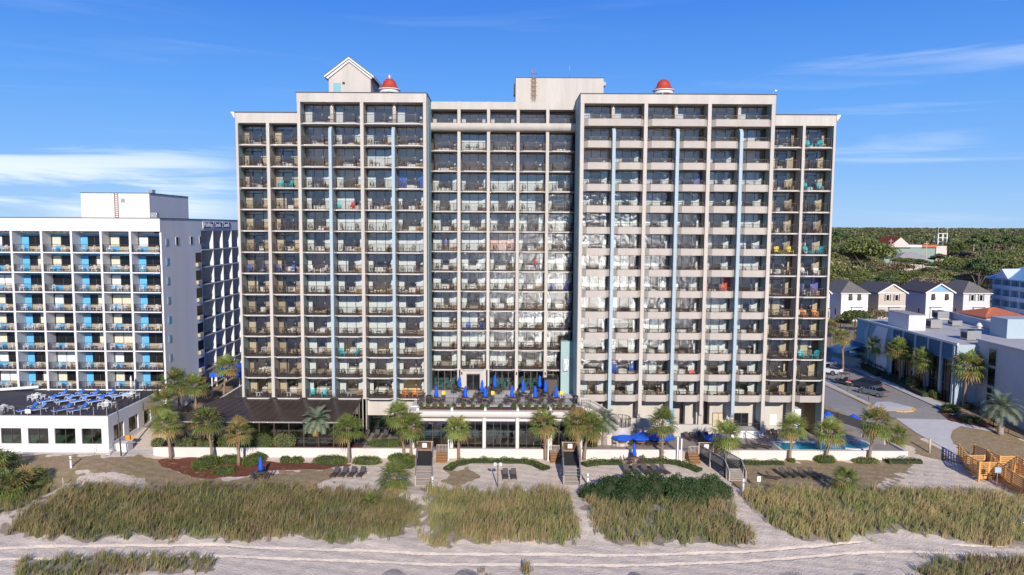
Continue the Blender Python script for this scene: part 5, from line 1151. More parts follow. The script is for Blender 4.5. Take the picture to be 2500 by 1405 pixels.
# ------------------------------------------------------------------ hedges and shrubs
def shrub(name, cx_, cy_, z, rx, ry, h, m, label, cat='shrub', group=None, dens=150, lf=.07, rz=0., lumpy=.07):
    n = int(dens*(2*(rx+ry)*h+math.pi*rx*ry)*1.4); u = rng.uniform(-1, 1, n); v = rng.uniform(0, 2*np.pi, n)
    zc = np.abs(u)**.8; rr_ = (1-zc**3.2)**.42; cx1 = np.sign(np.cos(v))*np.abs(np.cos(v))**.75; cy1 = np.sign(np.sin(v))*np.abs(np.sin(v))**.75
    k = 1+lumpy*np.sin(v*5+u*4+cx_)+rng.normal(0, .03, n); k = k*rng.choice([1, 1, .9, 1.04], n)
    pts = np.stack([rx*cx1*rr_*k, ry*cy1*rr_*k, h*(.06+.94*zc)*k], 1)
    if rz: c_, s_ = math.cos(rz), math.sin(rz); pts[:, :2] = pts[:, :2] @ np.array([[c_, s_], [-s_, c_]])
    q = leafq(pts, lf, .5); me = quads(name, q, [m])
    o = link(name, me, None, (cx_, cy_, z)); tag(o, label, cat, group)
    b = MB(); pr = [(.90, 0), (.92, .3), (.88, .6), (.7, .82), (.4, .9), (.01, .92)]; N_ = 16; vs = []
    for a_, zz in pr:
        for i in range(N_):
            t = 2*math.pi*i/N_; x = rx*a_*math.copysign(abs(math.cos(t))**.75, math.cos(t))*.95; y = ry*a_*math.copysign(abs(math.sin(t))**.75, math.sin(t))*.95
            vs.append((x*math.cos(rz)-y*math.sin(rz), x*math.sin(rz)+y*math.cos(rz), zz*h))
    b.mesh(vs, [(i*N_+k, i*N_+(k+1) % N_, (i+1)*N_+(k+1) % N_, (i+1)*N_+k) for i in range(5) for k in range(N_)], 'leaf_core', True); b.build('shade_core', o); return o  # dark solid within the leaves, coloured as the inner shade
def shrub_px(x, y, w, h, dep, m, label, z=None, **k):
    g = G(x, y) if z is None else atZ(x, y, z); s = g[1]/FPX; shrub(k.pop('name', 'shrub'), g[0], g[1]+dep*.8, g[2]-.02, w*s/2, dep, h*s, m, label, **k)
MB_ = 'clipped shrubs in the mulch bed'
shrub_px(492, 1150, 44, 27, 1.7, 'hedge', 'clipped shrub slanting between the two left palms in the mulch', group=MB_, rz=-.5)
shrub_px(543, 1160, 56, 18, .8, 'hedge', 'lowest clipped shrub at the front of the mulch bed', group=MB_)
shrub_px(555, 1132, 50, 16, .9, 'hedge', 'clipped shrub just left of the straight palm', group=MB_)
shrub_px(612, 1140, 40, 24, 1.6, 'hedge', 'clipped shrub just right of the straight palm', group=MB_, rz=-.4)
shrub_px(694, 1131, 25, 16, .5, 'hedge', 'small round shrub, left of two by the wall', group=MB_)
shrub_px(722, 1134, 32, 17, .6, 'hedge', 'small round shrub, right of two by the wall', group=MB_)
shrub_px(803, 1136, 84, 19, .9, 'hedge', 'long clipped shrub left of the palm near the end of the mulch', group=MB_)
shrub_px(893, 1136, 70, 18, .8, 'hedge', 'long clipped shrub right of the palm near the end of the mulch', group=MB_)
shrub_px(980, 1128, 70, 16, .9, 'hedge', 'low green hedge behind the paired palms', name='hedge', cat='hedge')
shrub_px(992, 1145, 40, 20, .8, 'hedge', 'green hedge mound beside the first boardwalk stairs', name='hedge', cat='hedge')
H1 = 'clipped shrubs above the white wall'
for i, (x, y, w, h, m) in enumerate(((380,1092,30,20,'hedge_yel'),(447,1092,44,18,'hedge_yel'),(500,1092,46,20,'hedge_yel'),(560,1092,60,32,'hedge'),(635,1092,62,30,'hedge'),(692,1092,54,30,'hedge_yel'))):
    shrub_px(x, y, w, h, .75, m, f'{"yellowish" if m == "hedge_yel" else "green"} rounded shrub on top of the wall, {ORD[i]} from left', z=.5, group=H1)
for i, (x, w) in enumerate(((460, 110), (705, 150), (850, 90))):
    shrub_px(x, 1073, w, 17, .5, 'hedge', ['bright green hedge at the left below the sunroom', 'bright green hedge in the middle below the sunroom', 'bright green hedge at the right below the sunroom'][i], z=.5, name='hedge', cat='hedge')
shrub_px(940, 1092, 92, 16, .9, 'hedge', 'oval green hedge on the patio left of the paired palms', z=DZ, name='hedge', cat='hedge')
shrub_px(1445, 1092, 32, 26, .8, 'hedge', 'tall rounded hedge block beside the feather palm', z=DZ, name='hedge', cat='hedge')
def hedge_path(px_pts, w, h, m, label, cat='hedge', dens=120, lf=.07, name='hedge'):
    G_ = [np.array(G(*p)) for p in px_pts]; A = []; n_tot = 0; core = MB(); ctr = G_[0]
    for i in range(len(G_)-1):
        d = np.linalg.norm((G_[i+1]-G_[i])[:2]); n = int(d*w*2*dens); t = rng.random(n); s = rng.uniform(-1, 1, n); c_ = G_[i]+(G_[i+1]-G_[i])*t[:, None]
        nr = np.array([-(G_[i+1]-G_[i])[1], (G_[i+1]-G_[i])[0]])/max(d, 1e-6); wob = 1+.25*np.sin(c_[:, 0]*2.3)+.15*np.sin(c_[:, 0]*5.1)
        top = h*wob*(1-np.abs(s)**3.5)*rng.choice([1, 1, 1, .6, 1.1], n); x = c_[:, 0]+nr[0]*s*w*wob; y = c_[:, 1]+nr[1]*s*w*wob
        A.append(np.stack([x, y, T(x, y)+top+.02], 1))
    A = np.concatenate(A)-ctr; o = link(name, quads(name, leafq(A, lf, .6), [m]), None, tuple(ctr)); tag(o, label, cat)
    for i in range(len(G_)-1):
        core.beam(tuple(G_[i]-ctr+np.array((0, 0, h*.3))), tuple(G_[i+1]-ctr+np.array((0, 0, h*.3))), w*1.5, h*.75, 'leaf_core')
    core.build('shade_core', o)  # dark bars inside the hedge stand in for shade between leaves
hedge_path([(1092,1149),(1110,1137),(1150,1128),(1225,1128),(1290,1130),(1312,1138),(1335,1148)], .75, .42, 'hedge', 'low spreading green hedge curving in front of the pavilion wall')
hedge_path([(1425,1138),(1450,1133),(1518,1132)], .75, .5, 'hedge', 'low green hedge left of the beach umbrella table')
hedge_path([(1565,1128),(1630,1130),(1660,1135),(1690,1145),(1708,1152)], .7, .5, 'hedge', 'low green hedge right of the beach umbrella table, ending at the third boardwalk')
hedge_path([(1775,1130),(1840,1133),(1912,1134)], .6, .42, 'hedge', 'low green hedge below the wall right of the third boardwalk')
shrub_px(2020, 1132, 50, 17, .7, 'hedge', 'dark green rounded shrub below the pool wall'); shrub_px(1934, 1130, 20, 10, .4, 'hedge', 'tiny green shrub at the foot of the left pool palm')
shrub_px(2120, 1133, 62, 13, .6, 'hedge_yel', 'loose low shrub at the foot of the big leaning palm')
hedge_path([(2165,1131),(2200,1130),(2248,1131)], .6, .6, 'hedge', 'ragged green hedge at the right end of the pool wall')
# big dark shrubs in front
def bigshrub(px_list, label):
    A = []; cs = [(np.array(G(x, y)), w, h) for x, y, w, h in px_list]; ctr = cs[0][0]; core = MB()
    for c_, w, h in cs:
        n = int(1500*w*w); d = rng.normal(size=(n, 3)); d /= np.linalg.norm(d, axis=1)[:, None]; d[:, 2] = np.abs(d[:, 2])
        k = 1+.16*np.sin(d[:, 0]*7+c_[0])*np.sin(d[:, 1]*6+c_[1]*2)+rng.normal(0, .06, n); A.append(c_-ctr+d*np.array((w, w*.8, h))*k[:, None])
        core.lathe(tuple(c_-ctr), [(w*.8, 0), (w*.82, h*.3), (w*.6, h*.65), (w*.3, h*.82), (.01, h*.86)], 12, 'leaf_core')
    A = np.concatenate(A); o = link('shrub', quads('shrub', leafq(A, .085, .6), ['hedge_dark']), None, tuple(ctr)); tag(o, label, 'shrub'); core.build('shade_core', o)  # dark lumps under the leaves carry the shrub's inner shade
bigshrub([(1445,1215,1.4,1.4),(1490,1208,1.6,1.9),(1530,1222,1.5,1.5),(1545,1203,1.7,2.2),(1595,1205,1.6,2.1),(1580,1222,1.4,1.4),(1470,1225,1.1,1.0)], 'large dark green shrub mass on the dune, left one, touching the loungers')
bigshrub([(1650,1207,1.5,2.0),(1690,1212,1.5,1.9),(1735,1208,1.6,2.0),(1763,1215,1.1,1.5),(1700,1225,1.4,1.2),(1655,1225,1.3,1.2)], 'large dark green shrub mass on the dune, right one, below the third boardwalk')
# terrace planters: small grasses
k = 0
for x0, x1, n in ((1028, 1095, 5), (1108, 1178, 4), (1190, 1255, 3), (1270, 1330, 4), (1350, 1400, 4)):
    for i in range(n):
        x = x0+(x1-x0)*i/max(1, n-1); q = P(x, 1003, 88.6); k += 1
        shrub('plant', q[0], 88.6, z1+.1, .3, .3, .45+.3*((i*7+n) % 3)/2, 'hedge_yel' if n == 5 or x0 == 1350 else 'hedge', f'small {"yellowish grass" if n == 5 or x0 == 1350 else "green"} plant, terrace planter, {ORD[i]} in the {["leftmost", "second", "middle", "fourth", "rightmost"][[1028,1108,1190,1270,1350].index(x0)]} trough', 'plant', 'plants in the terrace planters', lf=.06)
# ------------------------------------------------------------------ loungers, umbrellas and tables outdoors
def open_umbrella(loc, h, r, label, group='open blue umbrellas on the patio'):
    t = thing('umbrella', loc, label, 'umbrella', group); b = MB(); b.tube([(0, 0, 0), (0, 0, h)], .03, 6, 'bronze'); b.build('pole', t)
    n = 8; vs = [(0, 0, h)]+[(r*math.cos(2*math.pi*k/n+.2), r*math.sin(2*math.pi*k/n+.2), h-.62) for k in range(n)]; vs += [(x, y, z-.15) for x, y, z in vs[1:]]
    b = MB(); b.mesh(vs, [(0, 1+k, 1+(k+1) % n) for k in range(n)]+[(1+k, 1+n+k, 1+n+(k+1) % n, 1+(k+1) % n) for k in range(n)], 'blue_canvas'); b.build('canopy', t); return t
for i, x in enumerate((1519, 1563, 1607, 1622)):
    q = P(x, 1055, 89.4 if i < 3 else 90.3); open_umbrella((q[0], q[1], DZ), q[2]-DZ+.0, 1.35, f'open blue umbrella, {["leftmost", "second", "third", "fourth, partly behind the shaggy palm,"][i]} of the patio row')
    if i < 3:
        tag(link('table', rt2, None, (q[0], 88.9, DZ+.002)), f'round brown table under the {["leftmost", "second", "third"][i]} open umbrella', 'table', 'patio tables under umbrellas')
        for k, a in enumerate((.4, 2.7)): chair_at('wicker', (q[0]+1.0*math.cos(a), 88.9+.7*math.sin(a), DZ+.002), a-math.pi/2, f'{["right", "left"][k]} brown chair at the table under the {["leftmost", "second", "third"][i]} open umbrella', 'chairs under the patio umbrellas')
for i, (x, Y) in enumerate(((1740, 90.2), (1756, 91.2))): q = P(x, 1058, Y); open_umbrella((q[0], Y, DZ), q[2]-DZ, 1.15, f'open blue umbrella behind the third boardwalk, {["front left", "rear right"][i]} one')
for x, y, Y in ((2022, 1015, 99), (2085, 1015, 97.5)): q = P(x, y, Y); open_umbrella((q[0], Y, DZ), 2.2, 1.0, 'open blue umbrella '+('right behind the hotel corner' if x < 2050 else 'near the mesh fence'))
LN = 0
protoL = lounger('sling', 'bronze', 1, 'dark lounger at the far left of the patio row by the cream wall', 'dark loungers on the patio', (0, 0, 0), 0, 55)
first = [True]
def dl(loc, rz, label, group):
    if first[0]: first[0] = False; protoL.location = loc; protoL.rotation_euler.z = rz; protoL['label'] = label; protoL['group'] = group; return protoL
    return clone(protoL, loc, label, group, rz)
for i, x in enumerate((1497, 1517, 1539, 1578, 1596, 1630)): q = atZ(x, 1062, DZ); dl((q[0], 92.2, DZ), R(0), f'dark lounger by the cream wall, {ORD[i]} from left behind the umbrellas', 'dark loungers on the patio')
for i, x in enumerate((1670, 1683, 1700, 1718)): q = atZ(x, 1062, DZ); dl((q[0], 92.0, DZ), R(25), f'dark lounger right of the wooden gate by the wall, {ORD[i]} from left', 'dark loungers on the patio')
for i, x in enumerate((1880, 1897, 1912)): q = atZ(x, 1058, DZ); dl((q[0], 93.6, DZ), R(15), f'dark lounger at the pool by the white sign, {ORD[i]} from left', 'dark loungers by the pool')
for i, x in enumerate((1785, 1808, 1832, 1862)): q = atZ(x, 1094, DZ); dl((q[0], 88.6, DZ), R(55), f'dark lounger half hidden behind the wall, {ORD[i]} from left', 'dark loungers behind the wall')
for i, x in enumerate((905, 929, 950)): q = atZ(x, 1053, DZ); dl((q[0], 92.2, DZ), R(-8), f'dark lounger on the small patio left of the pavilion, {ORD[i]} from left', 'dark loungers on the small patio')
for i, x in enumerate((818, 839, 860, 882)): g = G(x, 1163); dl(g, R(-12), f'dark lounger on the sand left of the first boardwalk, {ORD[i]} of four', 'four dark loungers on the sand, left')
for i, x in enumerate((1234, 1254)): g = G(x, 1168); dl(g, R(2), f'dark lounger on the sand beside the lamp post, {["left", "right"][i]} of the pair', 'pair of dark loungers')
for i, x in enumerate((1530, 1553, 1577, 1600, 1622)): g = G(x, 1157); dl(g, R(3+i*5), f'dark lounger behind the big green shrubs, {ORD[i]} from left', 'dark loungers behind the shrubs')
for i, x in enumerate((1915, 1935, 1960, 1985)): g = G(x, 1165); dl(g, R(14), f'dark lounger on the right-hand lawn, {ORD[i]} of the upright four', 'dark loungers on the lawn')
g = G(1885, 1172); dl(g, R(68), 'dark lounger lying turned sideways at the left of the lawn row', 'dark loungers on the lawn')
for x, y, s, lb in ((637, 1168, 0, 'closed blue umbrella over the dark beach table at the left'), (1548, 1132, 0, 'closed blue umbrella over the beach table below the white wall')):
    g = G(x, y); closed_umbrella(g, 2.5, lb); tag(link('table', rt2 if x > 1000 else rtab, None, (g[0], g[1], g[2]+.002)), 'round brown beach table '+('with a ring of chairs at the left' if x < 1000 else 'below the white wall'), 'table')
    for k in range(5): a = k*1.25+.4; chair_at('wicker', (g[0]+1.0*math.cos(a), g[1]+.9*math.sin(a), g[2]+.002), a-math.pi/2, f'brown chair at the {"left" if x < 1000 else "right"} beach table, {["right rear", "rear", "left", "front", "right front"][k]}', 'chairs at the beach tables')
# ------------------------------------------------------------------ beach walkovers
def walkover(cx_, w, y0, y1, name_, dx=0., fr=.62):
    """ramp from the wall down to the sand, then steps; dx is the sideways drift"""
    zt0 = DZ; zt1 = .35; t = thing('boardwalk', (cx_, y0, -.7), f'{name_} beach boardwalk: dark ramp, pale wooden steps and grey balustrades', 'boardwalk')
    ys = y0-(y0-y1)*fr; xs_ = cx_+dx*fr
    b = MB(); b.mesh([(cx_-w/2, y0, zt0), (cx_+w/2, y0, zt0), (xs_+w/2, ys, zt1), (xs_-w/2, ys, zt1), (cx_-w/2, y0, zt0-.15), (cx_+w/2, y0, zt0-.15), (xs_+w/2, ys, zt1-.15), (xs_-w/2, ys, zt1-.15)], [(0,3,2,1),(4,5,6,7),(3,7,6,2),(0,4,7,3),(1,2,6,5)], 'wood_dark'); b.build('ramp', t, world=True)
    zg = Tz(cx_+dx, y1); n = 6
    for k in range(n):
        f = k/n; x = xs_+(dx*(1-fr))*f; y = ys-(ys-y1)*f; z = zt1-(zt1-zg)*(k+.5)/n; b = MB(); b.box(x-w/2, x+w/2, y-(ys-y1)/n, y, z-.05, z, 'wood_weather'); b.box(x-w/2, x+w/2, y-.03, y-.005, z, z+.1, 'wood_grey'); b.build('tread', t, world=True)
    for s in (-1, 1):
        pts = [(cx_+s*w/2, y0+.3, zt0), (xs_+s*w/2, ys, zt1), (cx_+dx+s*w/2, y1, zg+.1)]; b = MB()
        for i in range(2):
            p, q = Vector(pts[i]), Vector(pts[i+1]); u = Vector((0, 0, 1.05)); b.beam(p+u, q+u, .14, .05, 'wood_grey'); b.beam(p+Vector((0, 0, .12)), q+Vector((0, 0, .12)), .05, .1, 'wood_grey')
            d = (q-p).length; n = int(d/.14)
            for k in range(n+1): c_ = p+(q-p)*k/n; b.box(c_.x-.02, c_.x+.02, c_.y-.02, c_.y+.02, c_.z+.1, c_.z+1.03, 'wood_grey')
            for k in (0, .5, 1): c_ = p+(q-p)*k; b.box(c_.x-.055, c_.x+.055, c_.y-.055, c_.y+.055, Tz(c_.x, c_.y)-.1, c_.z+1.1, 'wood_weather')
        b.build('balustrade', t, world=True)
    gt = thing('gate', (cx_, y0-.4, DZ), f'slatted wooden gate with a white notice on the {name_} boardwalk', 'gate'); b = MB(); h = 1.25
    for x in (-w/2, w/2-.1): b.box(cx_+x, cx_+x+.1, y0-.5, y0-.4, DZ-.1, DZ+h+.05, 'wood_weather')
    b.box(cx_-w/2-.08, cx_+w/2+.08, y0-.53, y0-.37, DZ+h+.06, DZ+h+.12, 'wood_weather'); b.build('frame', gt, world=True); b = MB()
    for k in range(12): x = cx_-w/2+.14+(w-.28)*k/11; b.box(x-.03, x+.03, y0-.47, y0-.43, DZ+.1, DZ+h-.05, 'wood_brown')
    b.box(cx_-w/2+.12, cx_+w/2-.12, y0-.425, y0-.39, DZ+.2, DZ+.3, 'wood_weather'); b.build('leaf', gt, world=True)
    b = MB(); b.box(cx_-.28, cx_+.28, y0-.56, y0-.54, DZ+.6, DZ+1.15, 'sign_white')
    for k in range(5): b.box(cx_-.2, cx_+.2-(k % 2)*.1, y0-.566, y0-.561, DZ+.68+k*.08, DZ+.70+k*.08, 'sign_blue')
    b.build('notice', gt, world=True)
    return t
c1 = P(1037, 1120, 86.5)[0]; c2_ = P(1391, 1120, 86.5)[0]; c3 = P(1722, 1120, 86.8)[0]
walkover(c1, 1.9, 86.9, G(1035, 1188)[1], 'first', dx=G(1035, 1188)[0]-c1)
walkover(c2_, 1.9, 86.9, G(1397, 1187)[1], 'second', dx=G(1397, 1187)[0]-c2_)
walkover(c3, 1.9, 87.0, 79.8, 'third', dx=1.7, fr=.86)
for i, (x0, x1) in enumerate(((1066, 1092), (1343, 1366), (1680, 1705))):
    a = P(x0, 1120, 86.3)[0]; c_ = P(x1, 1120, 86.3)[0]; t = thing('side_steps', ((a+c_)/2, 86.2, -.6), f'short steps with pale picket gate beside the {ORD[i]} boardwalk', 'steps'); b = MB()
    b.box(a, c_, 86.2, 87.3, -.7, DZ-.02, 'wood_brown')
    for k in range(3): b.box(a, c_, 85.85-.3*k, 86.19-.3*k, -.8, DZ-.25*(k+1), 'wood_brown')
    b.build('tread', t, world=True); b = MB(); b.box(a, c_, 86.2, 86.26, DZ+.95, DZ+1.02, 'wood_weather')
    for k in range(8): x = a+.05+(c_-a-.1)*k/7; b.box(x-.025, x+.025, 86.2, 86.25, DZ+.05, DZ+.95, 'wood_weather')
    b.build('picket_gate', t, world=True)
for x, y0, y1, Y, lb in ((1095, 1130, 1066, 86.2, 'tall white post beside the first boardwalk'), (1338, 1135, 1068, 86.2, 'tall white post beside the second boardwalk'), (1654, 1112, 1068, 86.6, 'tall white post, left of the pair by the third boardwalk'), (1663, 1122, 1073, 86.0, 'tall white post, right of the pair by the third boardwalk')):
    g = P(x, y0, Y); q = P(x, y1, Y); b = MB(); b.box(g[0]-.07, g[0]+.07, Y-.07, Y+.07, Tz(g[0], Y)-.1, q[2], 'sign_white'); b.box(g[0]-.1, g[0]+.1, Y-.1, Y+.1, q[2], q[2]+.05, 'sign_white'); tag(b.build('white_post'), lb, 'post')
for x, y, lb in ((1056, 1195, 'white beach shower post at the foot of the first boardwalk'), (1435, 1186, 'white beach shower post at the foot of the second boardwalk'), (1814, 1200, 'white beach shower post right of the third boardwalk'), (174, 1143, 'white shower post on the lawn below the pool building')):
    g = G(x, y); t = thing('shower_post', g, lb, 'post'); b = MB(); b.box(-.09, .09, -.09, .09, 0, 1.35, 'sign_white'); b.box(-.12, .12, -.12, .12, 1.35, 1.4, 'sign_white'); b.build('post', t); b = MB(); b.box(-.16, .16, -.14, -.1, .95, 1.1, 'metal'); b.build('fitting', t)
g = G(1852, 1192); t = thing('notice_sign', g, 'small white sign with black marking on a green post in the grass', 'sign'); b = MB(); b.box(-.03, .03, -.03, .03, 0, 1.3, 'teal_wall'); b.build('post', t); b = MB(); b.box(-.2, .2, -.06, -.035, .75, 1.35, 'sign_white'); b.box(-.03, .03, -.066, -.061, .9, 1.2, 'trim_black'); b.build('panel', t)
g = G(2433, 1190); t = thing('notice_sign', g, 'pale blue sign on a thin grey post in front of the timber ramp', 'sign'); b = MB(); b.tube([(0, 0, 0), (0, 0, 2.6)], .05, 6, 'metal'); b.build('post', t); b = MB(); b.box(-.35, .35, -.09, -.06, 1.7, 2.3, 'sky_blue_sign'); b.build('panel', t)
g = G(155, 1190); b = MB(); b.box(g[0]-.05, g[0]+.05, g[1]-.05, g[1]+.05, g[2], g[2]+1.1, 'wood_weather'); tag(b.build('wooden_post'), 'pale wooden stake beside the sandy path at the left', 'post')
g = G(2269, 1106); b = MB(); b.tube([(g[0], g[1], g[2]-.1), (g[0], g[1], g[2]+1.9)], .13, 10, 'wood_weather'); tag(b.build('wooden_post'), 'single round wooden post beside the pale concrete ramp', 'post')
g = G(1215, 1190); t = thing('floodlight_post', g, 'thin wooden lamp post with two white floodlights on the sand', 'lamp'); b = MB(); b.tube([(0, 0, 0), (0, 0, 2.5)], .07, 8, 'wood_brown'); b.box(-.3, .3, -.04, .04, 2.35, 2.42, 'wood_brown'); b.build('post', t)
for s in (-1, 1): b = MB(); b.cbox((s*.28, -.12, 2.62), (.3, .25, .3), 'sign_white', rz=s*.5, rx=.4); b.build('floodlight', t)
# ------------------------------------------------------------------ new timber ramp on the right
tr = thing('timber_ramp', (60, 85, -.5), 'zigzag access ramp of new orange timber with horizontal rails at the right edge', 'ramp')
POSTS = set()
def tfence(p, q, z0, z1, rails=6, name='balustrade', solid=False, h=1.35):
    p = Vector((p[0], p[1], z0)); q = Vector((q[0], q[1], z1)); b = MB(); d = (q-p).length; n = max(1, round(d/2))
    for k in range(n+1):
        c_ = p+(q-p)*k/n; key = (round(c_.x, 1), round(c_.y, 1))
        if key in POSTS: continue
        POSTS.add(key); b.box(c_.x-.09, c_.x+.09, c_.y-.09, c_.y+.09, Tz(c_.x, c_.y)-.2, c_.z+h+.12, 'wood_new')
    for k in range(rails): z = h-.04-k*(h/rails); b.beam(p+Vector((0, 0, z)), q+Vector((0, 0, z)), .05, .125, 'wood_new')
    b.beam(p+Vector((0, 0, -.15)), q+Vector((0, 0, -.15)), .06, .32, 'wood_new'); b.beam(p+Vector((0, 0, h+.05)), q+Vector((0, 0, h+.05)), .16, .04, 'wood_new'); b.build(name, tr, world=True)
def W2(x, y, Y): q = P(x, y, Y); return (q[0], Y, q[2])
def deckpl(pts, z): b = MB(); b.prism(pts, z-.1, z, 'wood_new'); b.build('deck', tr, world=True)
def W3(x, yt, yb): g = G(x, yb); return P(x, yt, g[1])
A_, B_, C_, D_, E_, F_ = W3(2342,1087,1115), W3(2362,1113,1150), W3(2392,1130,1177), W3(2403,1113,1146), W3(2379,1087,1113), W3(2411,1100,1130)
H_, I_, J_, K_, L_, M_, O_ = W3(2437,1130,1168), W3(2442,1115,1148), W3(2483,1115,1148), W3(2472,1153,1198), W3(2478,1133,1172), W3(2530,1142,1190), W3(2530,1187,1232)
for p, q in ((A_, B_), (B_, D_), (B_, C_), (C_, H_), (E_, F_), (F_, I_), (I_, J_), (H_, K_), (K_, O_), (L_, M_), (J_, M_), (F_, H_)):
    hh = max(1.1, min(p[2]-Tz(*p[:2]), q[2]-Tz(*q[:2]))-.25); tfence(p, q, p[2]-hh, q[2]-hh, rails=max(4, int(hh/.21)), h=hh)
for q in ([A_, B_, D_, E_], [B_, C_, H_, D_], [D_, H_, I_, F_], [H_, K_, L_, I_], [K_, O_, M_, L_]):
    zz = sum(max(p[2]-1.2, Tz(*p[:2])+.05) for p in q)/4; deckpl([(p[0], p[1]) for p in q], zz)
# ------------------------------------------------------------------ sand fences at the bottom edge
for i, (x, w, hgt) in enumerate(((963, 60, 16), (1140, 60, 18), (1550, 40, 12), (1935, 75, 15), (2105, 45, 12))):
    g = P(x, 1412, 58.2); t = thing('sand_fence', (g[0], 58.1, Tz(g[0], 58.1)), f'fanned wooden-slat sand fence at the bottom edge, {ORD[i]} from left', 'fence', 'sand fences at the bottom edge'); b = MB(); n = 22; s = 58.2/FPX
    for k in range(n):
        u = (k/(n-1)-.5)*2; zz = .45*(1-u*u*.8)*hgt/16+.08; b.beam((u*w*s/2, -.3*u*u, 0), (u*w*s/2*1.06, -.3*u*u+.05, zz), .035, .012, 'wood_dark')
    b.build('slats', t); b = MB()
    for z in (.15, .35): b.tube([(u*w*s/2, -.3*u*u+.02, z*(1-u*u*.5)) for u in np.linspace(-1, 1, 9)], .008, 4, 'metal')
    b.build('wire', t)
# ------------------------------------------------------------------ road and pavements on the right
sheet('road', [(1960,860),(2032,872),(2110,908),(2200,950),(2325,1012),(2345,1034),(2240,1030),(2188,1026),(2135,1048),(2013,990),(1960,965)], 'asphalt', .02, kind='structure')
sheet('path', [(2187,1023),(2305,1026),(2345,1033),(2430,1050),(2425,1056),(2345,1042),(2326,1052),(2320,1068),(2330,1090),(2344,1112),(2316,1102),(2240,1060)], 'concrete', .06, kind='structure')
sheet('pavement', [(2032,872),(2110,902),(2230,952),(2322,1000),(2345,1012),(2325,1016),(2200,957),(2105,914),(2028,882)], 'concrete', .14, kind='structure')
sheet('pavement', [(2140,984),(2170,983),(2232,998),(2225,1006),(2165,1007),(2125,997)], 'concrete', .14, kind='structure')
def kerb(pts, m, label=None):
    b = MB(); g = [Vector(G(*p)) for p in pts]
    for i in range(len(g)-1): b.beam(g[i]+Vector((0, 0, .08)), g[i+1]+Vector((0, 0, .08)), .22, .2, m)
    o = b.build('kerb', kind='structure')
kerb([(1990,928),(2013,939),(2060,962),(2122,993),(2140,996)], 'yellow_line'); kerb([(2140,996),(2170,1003),(2205,1007),(2228,1005),(2233,999)], 'yellow_line')
sheet('pavement', [(1990,922),(2013,932),(2065,958),(2128,988),(2120,992),(2060,964),(2010,941),(1990,932)], 'concrete', .13, kind='structure')
def car(kind, rear, front, m, label, name='parked_car'):
    a, f = Vector(G(*rear)), Vector(G(*front)); d = (f-a); rz = math.atan2(d.y, d.x); c = (a+f)/2; c.z += .02
    t = thing(name, c, label, {'pickup': 'pickup truck', 'suv': 'car', 'sedan': 'car'}[kind], None, rz)
    L_, W_, H_ = {'sedan': (4.9, 1.88, 1.4), 'suv': (5.2, 1.95, 1.8), 'pickup': (5.9, 2.05, 1.95)}[kind]; h = L_/2
    if kind == 'sedan': body = [(-h,.45),(-h+.05,.85),(-h+.5,1.0),(-1.1,1.02),(.9,.98),(h-.5,.82),(h-.05,.62),(h,.4),(h-.1,.25),(-h+.1,.28)]; gl = [(-1.75,1.0),(-.95,1.38),(.15,1.4),(1.15,.97)]
    elif kind == 'suv': body = [(-h,.45),(-h+.03,1.1),(-h+.1,1.15),(1.2,1.12),(h-.4,1.0),(h-.05,.8),(h,.45),(h-.1,.28),(-h+.1,.3)]; gl = [(-h+.1,1.14),(-h+.45,1.72),(.2,1.78),(1.35,1.1)]
    else: body = [(-h,.6),(-h,1.15),(-.55,1.18),(-.5,1.2),(1.1,1.2),(h-.3,1.15),(h,.9),(h,.5),(h-.1,.4),(-h+.1,.45)]; gl = [(-.6,1.19),(-.45,1.85),(.55,1.9),(1.3,1.19)]
    def ex(b, prof, w0, w1, mm, zsplit=None):
        n = len(prof); zm = max(z for _, z in prof); z0 = min(z for _, z in prof)
        ww = [w0+(w1-w0)*(z-z0)/(zm-z0) for _, z in prof]
        vs = [(x, -w/2, z) for (x, z), w in zip(prof, ww)]+[(x, w/2, z) for (x, z), w in zip(prof, ww)]
        b.mesh(vs, [(i, (i+1) % n, n+(i+1) % n, n+i) for i in range(n)]+[tuple(range(n-1, -1, -1)), tuple(range(n, 2*n))], mm)
    b = MB(); ex(b, body, W_, W_-.12, m)
    if kind == 'pickup': b.box(-h+.1, -.7, -.85, .85, 1.16, 1.19, 'trim_black')
    xr = gl[1][0]; xf = gl[2][0]; zr_ = gl[1][1]; b.box(xr+.02, xf-.02, -W_/2+.28, W_/2-.28, zr_-.02, zr_+.05, m)
    for x in ((gl[0][0]*.0+gl[1][0]), (gl[1][0]+gl[2][0])/2, gl[2][0]):
        for s in (-1, 1): b.beam((x, s*(W_/2-.09), 1.0 if kind == 'sedan' else 1.12), (x, s*(W_/2-.26), zr_), .07, .05, m)
    b.build('body', t); b = MB(); ex(b, gl, W_-.16, W_-.5, 'black_glass'); b.build('window', t)
    wr = .34 if kind == 'sedan' else .38 if kind == 'suv' else .46
    for x in (-h+1.0, h-.95):
        for s in (-1, 1):
            w = MB(); n = 18; y = s*(W_/2-.08)
            w.mesh([(x+wr*math.cos(2*math.pi*k/n), y+q, wr+wr*math.sin(2*math.pi*k/n)) for q in (-.12, .12) for k in range(n)], [(k, (k+1) % n, n+(k+1) % n, n+k) for k in range(n)]+[tuple(range(n)), tuple(range(2*n-1, n-1, -1))], 'tyre')
            wo = w.build('wheel', t); w = MB(); r2 = wr*.66; yy = y+s*.125
            for k in range(5): a_ = 2*math.pi*k/5; w.beam((x, yy, wr), (x+r2*math.cos(a_), yy, wr+r2*math.sin(a_)), .02, .09, 'chrome')
            w.mesh([(x+rr_*math.cos(2*math.pi*k/n), yy, wr+rr_*math.sin(2*math.pi*k/n)) for rr_ in (r2, r2*.86) for k in range(n)], [(k, (k+1) % n, n+(k+1) % n, n+k) for k in range(n)], 'chrome'); w.build('rim', wo)
